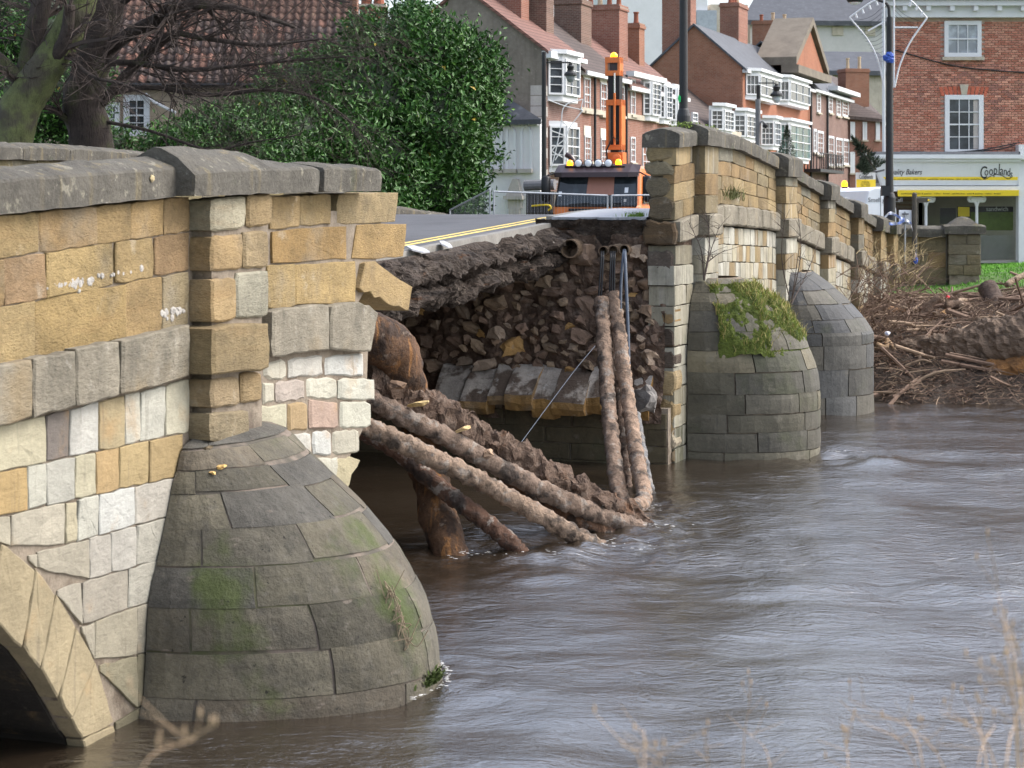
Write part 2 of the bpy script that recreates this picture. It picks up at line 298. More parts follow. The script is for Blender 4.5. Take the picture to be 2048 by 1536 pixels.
# river water
t = NT('water'); g = t.n('NewGeometry').outputs['Position']
fl = t.n('Mapping', i_Vector=g, i_Rotation=(0, 0, R(20)), i_Scale=(.8, 1.6, 1.)).outputs[0]
def wno(sc, det=3, dist=.6): return t.n('TexNoise', i_Vector=fl, i_Scale=sc, i_Detail=det, i_Roughness=.6, i_Distortion=dist).outputs['Fac']
amp = t.n('MapRange', i_0=wno(.16, 3), i_1=.38, i_2=.62, i_3=.25, i_4=1.).outputs[0]
h = t.math('ADD', t.math('MULTIPLY', wno(2.6, 4, 1.2), .62), t.math('MULTIPLY', wno(9., 4), .22)); h = t.math('MULTIPLY', h, amp)
nb = t.bump(h, 1., .075); nb = t.bump(wno(26., 3), .5, .008, nb)
t.set(t.b.inputs['Normal'], nb)
t.set(t.b.inputs['Base Color'], t.mix(t.ramp(wno(.3), .4, .6), (.024, .017, .011, 1), (.030, .022, .015, 1)))
t.b.inputs['Roughness'].default_value = .08; t.b.inputs['IOR'].default_value = 3.3
# ground: grass above, mud near the water
t = NT('ground'); z = t.n('SeparateXYZ', i_0=t.n('NewGeometry').outputs['Position']).outputs[2]
zz = t.math('ADD', z, t.math('MULTIPLY', t.noise(1.5, rnd=False), .9))
gc = t.mix(t.ramp(t.noise(2.5, rnd=False), .4, .65), (.055, .115, .018, 1), (.085, .15, .03, 1))
gc = t.mix(t.ramp(t.noise(.8, rnd=False), .52, .7), gc, (.12, .11, .045, 1))
t.set(t.b.inputs['Base Color'], t.mix(t.ramp(zz, 1.4, 2.3), (.05, .036, .024, 1), gc)); t.b.inputs['Roughness'].default_value = .95
t.set(t.b.inputs['Normal'], t.bump(t.noise(25., rnd=False), .9, .05))
mk('foam', col=(.62, .62, .60, 1), var=.2, rough=.8, bump=0)
mk('old_stone', col=(.165, .14, .11, 1), var=.3, scale=1.2, rough=.9, bump=.5, bscale=14)
M = MATS
# ---------------------------------------------------------------- the setting: ground, river, road
def sm(x, a, b): t = min(1, max(0, (x - a) / (b - a))); return t * t * (3 - 2 * t)
GZ = [(-400, 2.4), (-15, 2.4), (-12.5, 1.7), (-10.3, .4), (-8.5, -.9), (28, -.9), (30.3, -.02), (33, .75), (38, 1.65), (44, 2.3), (48, 2.40), (600, 2.40)]
def gz(s, w):
    z = interp(s, GZ)
    if s > 28: z += .16 * sm(-w, 1, 4) * sm(s, 33, 44) + .10 * fr((s * .3, w * .3, 0)) * sm(s, 29, 36) * (1 - sm(s, 46, 52))
    if 28 < s < 46 and w > 11: z += .8 * sm(w, 11, 14) * sm(s, 30, 40)
    return z
ss = [-400, -200, -80, -40, -25] + [-18 + .7 * i for i in range(20)] + [-3, 5, 15, 24] + [27 + .5 * i for i in range(52)] + [54, 60, 70, 90, 130, 200, 320, 600]
ws = [-500, -250, -120, -70] + [-45 + 1.5 * i for i in range(54)] + [40, 60, 90, 150, 300, 500]
m = MB(); m.v = [tuple(B(s, w, gz(s, w))) for s in ss for w in ws]; nw = len(ws)
m.f = [(i * nw + j, i * nw + j + 1, (i + 1) * nw + j + 1, (i + 1) * nw + j) for i in range(len(ss) - 1) for j in range(nw - 1)]
m.f = [f[::-1] for f in m.f]
m.build('ground', M['ground'], smooth=True, kind='structure')
# river: a rippled sheet, finer near the camera
ys = np.concatenate([[-120, -40, 0], np.geomspace(8, 60, 420), [66, 75, 90, 130, 260]]); xs = np.concatenate([[-260, -100, -50], np.linspace(-22, 26, 480), [40, 70, 120, 260]])
X, Y = np.meshgrid(xs, ys); Z = np.zeros_like(X)
env = .55 + .45 * np.sin(X * .31 + Y * .22 + 1.3) * np.sin(Y * .37 - X * .17)
for k in range(46):
    L = RNG.uniform(.35, 2.6); a = R(-19) + RNG.normal(0, .9); kx, ky = math.cos(a) * 2 * math.pi / L, math.sin(a) * 2 * math.pi / L
    Z += .0026 * L ** .9 * np.sin(kx * X + ky * Y + RNG.uniform(0, 6.28) + .6 * np.sin(X * .5 + k) * np.cos(Y * .4 - k))
for (cx, cy, rr) in ((.9, 25.6, 1.6), (1.7, 27.2, 1.5), (-.6, 24.9, 1.0), (1.9, 29.5, 1.3), (5.4, 35.2, 1.8), (-.6, 18.4, .8)):
    dd = np.hypot(X - cx, (Y - cy) * .7); env += .9 * np.exp(-(dd / rr) ** 2); Z += .012 * np.exp(-(dd / rr) ** 2) * np.sin(dd * 14 + np.sin(X * 3) * 2)
Z *= env
ny, nx = X.shape; idx = np.arange(ny * nx).reshape(ny, nx)
fc = np.stack([idx[:-1, :-1], idx[:-1, 1:], idx[1:, 1:], idx[1:, :-1]], -1).reshape(-1, 4)
me = bpy.data.meshes.new('river'); me.from_pydata(np.stack([X, Y, Z], -1).reshape(-1, 3).tolist(), [], fc.tolist()); me.polygons.foreach_set('use_smooth', [True] * len(me.polygons))
obj('river', me, M['water'], kind='structure')
# ---------------------------------------------------------------- the broken stone bridge
BR = thing('stone_bridge', 'broken yellow stone bridge over the river, its middle span collapsed', 'bridge', (*B(8, 5, 0).xy, 0))
def slab(name, s0, s1, w0, w1, ft, fb, mat, parent, ds=.5, kind=None):
    n = max(1, int(abs(s1 - s0) / ds)); v = []; f = []
    for i in range(n + 1):
        s = s0 + (s1 - s0) * i / n; v += [B(s, w0, ft(s)), B(s, w1, ft(s)), B(s, w1, fb(s)), B(s, w0, fb(s))]
    for i in range(n):
        a = 4 * i
        for k in range(4): f.append((a + k, a + (k + 1) % 4, a + 4 + (k + 1) % 4, a + 4 + k))
    f += [(3, 2, 1, 0), (4 * n, 4 * n + 1, 4 * n + 2, 4 * n + 3)]
    m = MB().add(v, f); return m.build(name, mat, parent, kind=kind)
def pline(x, pts):
    if x <= pts[0][0]: (a, b), (c, d) = pts[0], pts[1]
    elif x >= pts[-1][0]: (a, b), (c, d) = pts[-2], pts[-1]
    else:
        for (a, b), (c, d) in zip(pts, pts[1:]):
            if x <= c: break
    return b + (d - b) * (x - a) / (c - a)
def desat(c, k=.16): l = .3 * c[0] + .55 * c[1] + .15 * c[2]; return tuple((x + (l - x) * k) * m_ for x, m_ in zip(c[:3], (.56, .578, .57))) + (1,)
def stone(pl, uz, off, mat, parent, name='stone', col=None, depth=.25, proud=.010, gap=.0035, rough=.005, seg=.12, cham=.008, tilt=.002):
    col = desat(col) if col is not None else col
    cu = sum(p[0] for p in uz) / len(uz); cz = sum(p[1] for p in uz) / len(uz)
    c4 = [(u + (gap if u < cu else -gap), z + (gap if z < cz else -gap)) for u, z in uz]
    out = []
    for i, (a, b) in enumerate(zip(c4, c4[1:] + c4[:1])):
        L = math.hypot(b[0] - a[0], b[1] - a[1]); k = max(1, min(6, round(L / seg)))
        for j in range(k):
            t = j / k; u = a[0] + (b[0] - a[0]) * t; z = a[1] + (b[1] - a[1]) * t
            q = cham * .7 if j == 0 else 0
            u += gauss(rough) - (q if u > cu else -q); z += gauss(rough) - (q if z > cz else -q); out.append((u, z))
    n = len(out); tu, tz = gauss(tilt), gauss(tilt); v = []
    sz = max(.06, min(max(p[0] for p in out) - min(p[0] for p in out), max(p[1] for p in out) - min(p[1] for p in out)))
    def inset(d): return [(u + (cu - u) * min(.9, 2 * d / sz), z + (cz - z) * min(.9, 2 * d / sz)) for u, z in out]
    hgt = lambda u, z, j: off + proud + tu * (u - cu) * 8 + tz * (z - cz) * 8 + gauss(j)
    for u, z in out: v.append(pl.pt(u, z, off - depth))
    for u, z in out: v.append(pl.pt(u, z, hgt(u, z, .002) - cham))
    for u, z in inset(cham): v.append(pl.pt(u, z, hgt(u, z, .0015)))
    for u, z in inset(sz * .27): v.append(pl.pt(u + gauss(.01), z + gauss(.01), hgt(u, z, .0018) + .002))
    v.append(pl.pt(cu, cz, hgt(cu, cz, .002)))
    f = [(r * n + i, r * n + (i + 1) % n, (r + 1) * n + (i + 1) % n, (r + 1) * n + i) for r in range(3) for i in range(n)]
    f += [(3 * n + i, 3 * n + (i + 1) % n, 4 * n) for i in range(n)] + [tuple(range(n))[::-1]]
    return MB().add(v, f).build(name, mat, parent, color=col)
YEL = [lin(188, 152, 92), lin(196, 160, 100), lin(178, 140, 84), lin(200, 166, 108), lin(184, 156, 104), lin(172, 132, 80)]
PAL = [lin(198, 190, 170), lin(205, 198, 182), lin(190, 178, 152), lin(182, 172, 150), lin(196, 182, 150)]
def pick(p): return random.choice(p)
def vary(c, a=.1): k = 1 + gauss(a); return tuple(max(.01, x * k) for x in c[:3]) + (1,)
EXT = [(-450, 1015), (-300, 1010), (-120, 1040), (0, 1084), (27, 1098), (54, 1122), (80, 1145), (107, 1180), (134, 1221), (156, 1254), (179, 1297), (197, 1337), (219, 1408), (228, 1448), (245, 1560)]
INT = [(-450, 1125), (-300, 1120), (-120, 1170), (0, 1250), (27, 1279), (54, 1305), (80, 1341), (107, 1381), (130, 1422), (152, 1462), (165, 1475), (185, 1545)]
def course(top, bot, joints, cols, off=0., mat='stone', parent=None, name='stone', ext=False, pl=FACE, **k):
    for i, (a, b) in enumerate(zip(joints, joints[1:])):
        q = [(a, pline(a, bot)), (b, pline(b, bot)), (b, pline(b, top)), (a, pline(a, top))]
        if ext:
            q = [(x, min(y, pline(x, EXT) - 1)) for x, y in q]
            if q[0][1] - q[3][1] < 12:
                xs_ = [x for x in range(int(a), int(b)) if pline(x, EXT) - pline(x, top) > 12]
                if not xs_: continue
                a2 = xs_[0]; q[0] = (a2, min(pline(a2, bot), pline(a2, EXT) - 1)); q[3] = (a2, pline(a2, top))
        c = cols[i % len(cols)] if isinstance(cols, list) else cols
        stone(pl, [pl.uz(x, y, off) for x, y in q], off, M[mat], parent, name, vary(c, .05), **k)
# --- near end: fill behind the face, arch soffit, parapet core
def facepoly(pts, off=0): return [FACE.uz(x, y, off) for x, y in pts]
ip = facepoly(INT)
cr_ = ip[0][0]; mir = [(2 * cr_ - u, z) for u, z in ip[1:]][::-1]
poly = [(-13, 2.6), (-13, -.8), (mir[0][0] - .3, -.8)] + mir + ip + [(4.2, -.8), (4.35, 1.6), (4.9, 2.0), (5.0, 3.2), (-6, 2.88)]
m = MB().prism([FACE.pt(u, z, -.012) for u, z in poly], -NN * 10.9)
NEARW = m.build('spandrel_wall', M['mortar'], BR)
poly = [(-6, 2.9), (4.6, 3.25), (5.15, 3.6), (5.35, 4.28), (.7, 4.32), (-6, 4.0)]
NEARP = MB().prism([FACE.pt(u, z, -.012) for u, z in poly], -NN * .40).build('parapet', M['mortar'], BR)
k1 = [(0, 430), (380, 387)]; z1 = lambda *p: [(x / 2.2756, 250 + y / 2.2756) for x, y in p]
cb = z1((0, 410), (865, 325)); r1 = z1((0, 610), (690, 510), (865, 485)); r2 = z1((0, 830), (700, 693), (865, 662)); r3 = z1((0, 1092), (150, 1062), (870, 908)); r4 = z1((0, 1372), (870, 1150))
J = lambda *x: [v / 2.2756 for v in x]
L0 = [-420, -300, -215, -110]
Yc = [lin(181, 148, 92), lin(196, 158, 96), lin(190, 154, 100), lin(178, 150, 104), lin(190, 158, 100), lin(186, 148, 90)]
course(cb, r1, L0 + J(-60, 180, 437, 590, 742, 862), Yc, parent=NEARP)
course(r1, r2, [-400, -260, -120] + J(15, 205, 520, 700, 860), [lin(186, 152, 98), lin(190, 154, 94), lin(180, 144, 88), lin(184, 146, 100), lin(192, 160, 98), lin(186, 154, 96), lin(172, 136, 90)], parent=NEARP)
course(r2, r3, [-420, -280, -140] + J(-40, 160, 567, 735, 858), [lin(186, 152, 98), lin(180, 146, 92), lin(178, 148, 98), lin(186, 156, 100), lin(190, 156, 92), lin(182, 148, 92), lin(184, 160, 116)], parent=NEARP)
course(r3, r4, [-420, -240, -90] + J(150, 345, 545, 872), [(1, 1, 1, 1)], off=.11, mat='string', parent=NEARW, name='string_stone', depth=.3, cham=.014, rough=.006)
r5 = [(0, 943), (357, 868)]; r6 = [(0, 1033), (357, 953)]; r7 = [(45, 1113), (322, 1037)]; r8 = [(107, 1180), (308, 1122)]; r9 = [(156, 1254), (290, 1207)]; r10 = [(192, 1332), (272, 1310)]; r11 = [(228, 1444), (290, 1408)]; r12 = [(228, 1560), (290, 1540)]
course(r4, r5, [-420, -330, -250, -170, -80, 0 - 20, 90, 138, 196, 249, 279, 330, 378], [lin(186, 160, 116), lin(190, 184, 168), lin(176, 150, 108), lin(196, 190, 176), lin(172, 160, 130), lin(192, 180, 148), lin(128, 116, 108), lin(196, 190, 180), lin(186, 164, 120), lin(208, 200, 182), lin(206, 200, 184), lin(200, 190, 164)], mat='stone_pale', parent=NEARW, ext=True)
course(r5, r6, [-420, -340, -220, -110, -20, 54, 92, 149, 190, 237, 297, 366], [lin(186, 160, 116), lin(190, 184, 168), lin(180, 156, 112), lin(180, 150, 96), lin(190, 156, 96), lin(204, 198, 180), lin(188, 182, 168), lin(196, 184, 152), lin(186, 152, 98), lin(190, 162, 108), lin(184, 154, 100)], mat='stone_pale', parent=NEARW, ext=True)
course(r6, r7, [-200, -60, 21, 130, 154, 197, 270, 360], [lin(196, 182, 160), lin(188, 176, 152), lin(190, 178, 156), lin(186, 172, 140), lin(204, 198, 182), lin(206, 202, 194), lin(190, 180, 166)], mat='stone_pale', parent=NEARW, ext=True)
course(r7, r8, [-40, 74, 178, 221, 272, 350], [lin(182, 170, 148), lin(180, 168, 146), lin(188, 178, 164), lin(186, 178, 166), lin(190, 182, 166)], mat='stone_pale', parent=NEARW, ext=True)
course(r8, r9, [60, 163, 257, 340], [lin(184, 172, 152), lin(178, 166, 148), lin(182, 174, 158)], mat='stone_pale', parent=NEARW, ext=True)
course(r9, r10, [110, 190, 272, 330], [lin(178, 166, 144), lin(172, 160, 136)], mat='stone_pale', parent=NEARW, ext=True)
course(r10, r11, [170, 274, 330], [lin(162, 150, 120), lin(150, 138, 108)], mat='stone_pale', parent=NEARW, ext=True)
course(r11, r12, [180, 330], [lin(120, 110, 84)], mat='stone_pale', parent=NEARW, ext=True)
VJ = [((-430, 1014), (-430, 1124)), ((-300, 1010), (-300, 1120)), ((-120, 1040), (-130, 1168)), ((0, 1084), (-20, 1235)), ((70, 1137), (45, 1297)), ((112, 1188), (80, 1341)), ((152, 1250), (117, 1398)), ((190, 1322), (140, 1440)), ((228, 1448), (165, 1478)), ((242, 1540), (182, 1545))]
for (a, b), (c, d_) in zip(VJ, VJ[1:]):
    stone(FACE, [FACE.uz(*b, .02), FACE.uz(*d_, .02), FACE.uz(*c, .02), FACE.uz(*a, .02)], .02, M['stone_pale'], NEARW, 'voussoir', vary(lin(176, 156, 118), .06), depth=.16, gap=.004, cham=.012)
# soffit of the near arch with its courses of stone
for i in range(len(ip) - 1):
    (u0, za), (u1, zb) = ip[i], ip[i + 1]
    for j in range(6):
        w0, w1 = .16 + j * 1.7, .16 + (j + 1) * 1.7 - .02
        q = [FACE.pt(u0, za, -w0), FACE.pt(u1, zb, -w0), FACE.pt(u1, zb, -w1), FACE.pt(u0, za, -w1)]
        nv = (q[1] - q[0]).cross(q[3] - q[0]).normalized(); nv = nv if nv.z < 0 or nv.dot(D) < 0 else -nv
        MB().prism([p + nv * .03 for p in q], -nv * .1).build('soffit_stone', M['stone_pale'], NEARW, color=vary(lin(36, 32, 26), .1)) if i > 2 and j < 3 else None  # wet stone, its colour dropped near black to paint the arch's deep shade
# --- pilaster on the near pier (projects 0.21 m)
PO = .21
PIL = MB().box(FACE, 1.02, 2.02, 1.3, 4.28, -.2, PO - .03).build('pilaster', M['mortar'], BR)
def pil(x0, x1, y0, y1, c, off=PO, mat='stone', u_left=None, name='stone', x0s=None, **k):
    """block with its front face traced and its near side running back to the wall"""
    q = [FACE.uz(x0, y1, off), FACE.uz(x1, y1 - (x1 - x0) * .12, off), FACE.uz(x1, y0 - (x1 - x0) * .08, off), FACE.uz(x0, y0, off)]
    return stone(FACE, q, off, M[mat], PIL, name, vary(c, .05), depth=off + .04, cham=.02, **k)
for a in [(422, 493, 397, 465, lin(206, 192, 160)), (493, 546, 390, 456, lin(188, 156, 104)), (422, 486, 472, 545, lin(196, 160, 104)), (486, 538, 463, 540, lin(186, 158, 112)), (422, 474, 558, 647, lin(192, 158, 104)), (474, 536, 545, 640, lin(196, 186, 160))]: pil(*a)
pil(424, 540, 652, 752, lin(168, 142, 96), off=PO + .10, rough=.012)
for a in [(420, 482, 757, 818, lin(182, 154, 112)), (482, 524, 745, 808, lin(176, 146, 98)), (420, 500, 824, 885, lin(176, 154, 116)), (412, 470, 890, 950, lin(130, 110, 80))]: pil(*a)
# --- right of the pilaster: cracked, leaning end of the wall
zp = lambda pts: [FACE.uz(x / 2.2756, 250 + y / 2.2756) for x, y in pts]
def st1(pts, c, parent, mat='stone', off=0., name='stone', **k): return stone(FACE, [FACE.uz(x / 2.2756, 250 + y / 2.2756, off) for x, y in pts], off, M[mat], parent, name, vary(c, .05), **k)
qd = lambda x0, x1, y0, y1, sl=-.06: [(x0, y1), (x1, y1 + (x1 - x0) * sl), (x1, y0 + (x1 - x0) * sl), (x0, y0)]
for q, c in [(qd(1225, 1365, 328, 475), lin(190, 156, 100)), (qd(1365, 1502, 320, 462), lin(180, 150, 96)), ([(1530, 455), (1792, 442), (1805, 303), (1545, 310)], lin(190, 162, 112)), (qd(1235, 1580, 478, 632), lin(194, 152, 84)), ([(1600, 612), (1836, 600), (1850, 447), (1622, 455)], lin(192, 154, 90)), (qd(1215, 1340, 636, 838), lin(190, 158, 98)), (qd(1340, 1618, 632, 822, -.05), lin(196, 162, 98))]: st1(q, c, NEARP, depth=.36)
# the dislodged stone slipping off the end
st1([(1640, 742), (1770, 812), (1852, 850), (1868, 748), (1705, 616), (1660, 624)], lin(194, 160, 102), NEARP, depth=.42, rough=.012, off=.06)
for q in [qd(1235, 1505, 845, 1058, -.13), [(1502, 1028), (1690, 1032), (1722, 850), (1640, 800), (1512, 822)]]: st1(q, lin(150, 140, 112), NEARW, 'string', off=.11, name='string_stone', depth=.35, cham=.016, rough=.008)
P2 = [lin(202, 192, 172), lin(204, 196, 184), lin(206, 202, 194), lin(200, 190, 168), lin(196, 178, 164), lin(204, 196, 176), lin(206, 200, 182), lin(200, 190, 160), lin(184, 152, 104), lin(190, 158, 138), lin(204, 198, 178)]
bl = [[(1200, 1310), (1310, 1472), (1476, 1655)], [(1195, 1250), (1252, 1393), (1395, 1535), (1537, 1712)], [(1140, 1308), (1310, 1402), (1406, 1545), (1547, 1690)], [(1165, 1230), (1232, 1420), (1422, 1510), (1512, 1636)], [(1300, 1420), (1420, 1540)]]
by = [[(1200, 1072), (1440, 1045), (1655, 1032)], [(1195, 1168), (1440, 1146), (1712, 1150)], [(1140, 1285), (1400, 1250), (1690, 1256)], [(1165, 1420), (1420, 1390), (1640, 1382)], [(1165, 1520), (1420, 1512), (1640, 1498)], [(1165, 1640), (1640, 1600)]]
k = 0
for r, row in enumerate(bl):
    for a, b in row:
        st1([(a, pline(a, by[r + 1]) - 4), (b, pline(b, by[r + 1]) - 4), (b, pline(b, by[r]) + 4), (a, pline(a, by[r]) + 4)], P2[k % 11], NEARW, 'stone_pale', depth=.34, cham=.02, rough=.008); k += 1
st1([(1512, 1640), (1570, 1680), (1600, 1600), (1632, 1520), (1530, 1515)], lin(192, 176, 136), NEARW, 'stone_pale', depth=.3, rough=.015)
# --- coping stones
def coping_stone(u0, u1, zt0, zt1, zb0, zb1, off, depth, r0=.09, r1=.09, parent=None, pl=FACE, mat='coping', name='coping_stone', jit=.008, sgn=1):
    n = max(2, int(abs(u1 - u0) / .14)); v = []; f = []
    sec = [(0, 0, 0), (.012, .02, 0), (0, .5, 0), (0, .92, 0), (.03, 1., .03), (.25, 1., .62), (.45, 1., .95), (.55, 1., .95), (.78, 1., .6), (.97, 1., .03), (1., .9, 0), (1., 0, 0)]
    K = len(sec)
    for i in range(n + 1):
        t = i / n; u = u0 + (u1 - u0) * t; zt = zt0 + (zt1 - zt0) * t; zb = zb0 + (zb1 - zb0) * t; rr = r0 + (r1 - r0) * t
        e = .02 if i in (0, n) else 0
        for (a, b, c) in sec:
            z = zb + (zt - zb) * b + rr * c; o = off - depth * a - (e if a < .1 else 0)
            p = pl.pt(u + gauss(.003), z - (e if b > .9 else 0), o); p += Vector((fr(p, 3), fr(p + Vector((9, 0, 0)), 3), fr(p + Vector((0, 9, 0)), 4))) * jit * 1.6; v.append(p)
    for i in range(n):
        for k in range(K):
            a = i * K + k; b = i * K + (k + 1) % K; f.append((a, a + K, b + K, b))
    f += [tuple(range(K)), tuple(range(n * K, n * K + K))[::-1]]
    return MB().add(v, f).build(name, M[mat], parent)
def cop_px(x0, x1, t0, t1, b0, b1, off, depth, r0=.09, r1=.09, **k):
    u0, zt0 = FACE.uz(x0, t0, off); u1, zt1 = FACE.uz(x1, t1, off); _, zb0 = FACE.uz(x0, b0, off); _, zb1 = FACE.uz(x1, b1, off)
    return coping_stone(u0, u1 - .01, zt0, zt1, zb0, zb1, off, depth, r0, r1, **k)
cop_px(-420, -130, 395, 369, 478, 443, .10, .62, parent=NEARP)
cop_px(-130, 392, 369, 332, 443, 389, .10, .62, .09, .10, parent=NEARP)
cop_px(396, 560, 343, 336, 392, 386, PO + .10, .80, .24, .16, parent=PIL)
cop_px(528, 643, 338, 334, 388, 383, PO + .06, .74, .12, .04, parent=NEARP)
cop_px(652, 767, 335, 338, 384, 381, PO + .06, .70, .07, .05, parent=NEARP, jit=.012)
# small broken chip on the coping and fallen yellow chips by the cutwater
for (x, y, r) in [(305, 357, .035)]:
    p = FACE.px(x, y, .115); m = MB().lathe(p, [(r * .9, -r * .3), (r, 0), (r * .5, r * .35)], 5, NN); tag(m.build('stone_chip', M['stone'], color=lin(210, 190, 146)), 'pale chipped stone fragment on the dark coping', 'stone chip')
# old mortar smears in the parapet joints
for a, b, y0, y1, n in [(93, 170, 572, 566, 34), (178, 290, 562, 538, 14), (322, 372, 630, 616, 26)]:
    m = MB()
    for i in range(n):
        t = random.random(); x = a + (b - a) * t; y = y0 + (y1 - y0) * t + gauss(4); r = random.uniform(.014, .042); p = FACE.px(x, y, .010)
        m.lathe(p, [(r * random.uniform(.8, 1.2), -.01), (r * .8, .005), (r * .4, .009)], 7, NN)
    m.build('mortar_smear', M['lime'], NEARP, kind='stuff')
# --- rounded cutwaters built of courses of blocks
def cutwater(sc, a, b, ka, kb, zs, nper, cols, mat, name, base=.0, z_seed=1, gap=.007, po=.9, amp=.02, cm='mortar', ci=.05):
    random.seed(z_seed)
    def S(phi, z, inn=0.):
        c, q = math.cos(phi), max(0, math.sin(phi)) ** po
        return FACE.pt(sc - (a * interp(z, ka) - inn) * c, z, base + (b * interp(z, kb) - inn) * q)
    zt = zs[-1]
    core = grid('cutwater', lambda u, v: S(math.pi * u, -.8 + (zt + .8) * v, ci), 90, 70, M[cm], BR)
    for r, (z0, z1_) in enumerate(zip(zs, zs[1:])):
        n = nper[r]; cuts = [0] + sorted((i + .5 * (r % 2) + random.uniform(-.2, .2)) / n for i in range(1 - (r % 2), n) if 0 < i + .5 * (r % 2) < n) + [1]
        for c0, c1 in zip(cuts, cuts[1:]):
            if c1 - c0 < .03: continue
            nu, nv = max(3, int((c1 - c0) * 26)), 4; v = []
            zz0, zz1 = z0 + gauss(.008), z1_ + gauss(.008); ed = random.uniform(-.003, .003)
            for j in range(nv + 3):
                for i in range(nu + 3):
                    ii = min(max(i - 1, 0), nu) / nu; jj = min(max(j - 1, 0), nv) / nv
                    phi = math.pi * (c0 + (c1 - c0) * ii); z = zz0 + (zz1 - zz0) * jj
                    g = gap / max(.2, a); phi += (g if ii == 0 else -g if ii == 1 else 0) * 1.5; z += gap if jj == 0 else -gap if jj == 1 else 0
                    border = i in (0, nu + 2) or j in (0, nv + 2); edge = ii in (0, 1) or jj in (0, 1)
                    p = S(phi, z, .07 if border else (.007 if edge else 0) - ed)
                    if not border: p += Vector((fr(p, 2.5), fr(p + Vector((5, 3, 0)), 2.5), fr(p + Vector((0, 7, 2)), 3))) * amp
                    v.append(p)
            w_ = nu + 3; f = [(y * w_ + x, y * w_ + x + 1, (y + 1) * w_ + x + 1, (y + 1) * w_ + x) for y in range(nv + 2) for x in range(nu + 2)]
            MB().add(v, f).build('cutwater_stone', M[mat], core, smooth=False, color=tuple(x * .68 for x in vary(pick(cols), .13)[:3]) + (1,))
    return core, S
KA0 = [(0, 1), (.19, .95), (.95, .91), (1.28, .82), (1.57, .745), (1.91, .66), (2.0, .62), (2.2, .56), (2.27, .45), (2.31, .25)]; KB0 = [(.1, 1), (.4, .98), (.75, .92), (1.2, .79), (1.53, .64), (1.68, .54), (1.87, .42), (2.05, .30), (2.2, .20), (2.27, .10), (2.31, .0)]
CW0, S0 = cutwater(1.72, 1.72, 2.0, KA0, KB0, [-.7, -.25, .17, .55, .92, 1.25, 1.55, 1.83, 2.02, 2.19, 2.31], [3, 4, 4, 5, 5, 5, 5, 4, 3, 2], [lin(108, 102, 88), lin(112, 106, 90), lin(102, 97, 82), lin(110, 101, 86), lin(104, 99, 86), lin(106, 100, 84), lin(98, 95, 88)], 'cut', 'cutwater', base=.02, z_seed=3, cm='pointing', ci=.020, gap=.008, amp=.010, po=1.12)
KA1 = [(0, 1), (1.7, 1.), (2.2, .94), (2.7, .8), (3.1, .55)]; KB1 = [(0, 1), (1.0, 1.), (1.5, .97), (2.02, .87), (2.4, .75), (2.72, .6), (3.08, .33), (3.2, .15)]
CW1, S1 = cutwater(20.2, 1.47, 2.05, KA1, KB1, [-.6, -.2, .12, .45, .77, 1.12, 1.5, 1.86, 2.2, 2.55, 2.85, 3.1], [4, 4, 5, 4, 6, 4, 5, 4, 5, 4, 3], [lin(94, 90, 78), lin(102, 97, 82), lin(86, 83, 74), lin(108, 101, 82), lin(90, 86, 72)], 'cut_dark', 'cutwater', base=.02, z_seed=5, amp=.012)
KA2 = [(0, 1), (1.7, 1.), (2.3, .95), (2.95, .8)]; KB2 = [(0, 1), (1.68, 1.), (2.0, .88), (2.37, .68), (2.7, .46), (2.97, .22)]
CW2, S2 = cutwater(28.0, 1.55, 1.75, KA2, KB2, [-.6, -.15, .38, .95, 1.45, 1.72, 2.0, 2.3, 2.6, 2.97], [4, 4, 4, 4, 5, 5, 5, 4, 3], [lin(84, 84, 82), lin(92, 90, 84), lin(74, 75, 76), lin(100, 96, 86)], 'cut_dark', 'cutwater', base=.02, z_seed=8, amp=.014)
random.seed(21)
# --- far end: fill, face, parapet, pilasters
FARW = slab('spandrel_wall', 18.3, 46, .04, 10.9, lambda s: zr(s) - .3, lambda s: -.9, M['soil'], BR)
TOP = [(18.0, 5.36), (18.8, 5.42), (21.3, 5.48), (22.5, 5.46), (26, 5.18), (29, 4.87), (33, 4.46), (37, 4.05), (40, 3.72), (43, 3.6), (60, 3.6)]      # underside of the coping
STR = [(18, 4.12), (21.4, 4.42), (26, 4.28), (29, 4.0), (31.5, 3.75), (34, 3.5), (37, 3.22), (40, 2.9), (46, 2.6)]
FARP = slab('parapet', 18.1, 42.4, .03, .44, lambda s: interp(s, TOP) - .02, lambda s: interp(s, STR) - .35, M['mortar'], BR)
pils = [(19.35, 20.35), (26.4, 27.7), (31.4, 32.3), (35.6, 36.4), (39.2, 39.9), (41.6, 42.3)]
yc = [lin(176, 146, 94), lin(164, 136, 90), lin(182, 154, 104), lin(158, 138, 100), lin(170, 136, 86)]; gc = [lin(150, 142, 122), lin(138, 130, 112)]
def rowS(s0, s1, f0, f1, n, cols, mat, parent, off=0., name='stone', **k):
    cut = [s0] + [s0 + (s1 - s0) * (i + random.uniform(-.22, .22)) / n for i in range(1, n)] + [s1]
    for a, b in zip(cut, cut[1:]): stone(FACE, [(a, f0(a)), (b, f0(b)), (b, f1(b)), (a, f1(a))], off, M[mat], parent, name, vary(pick(cols), .09), **k)
prev = 18.0
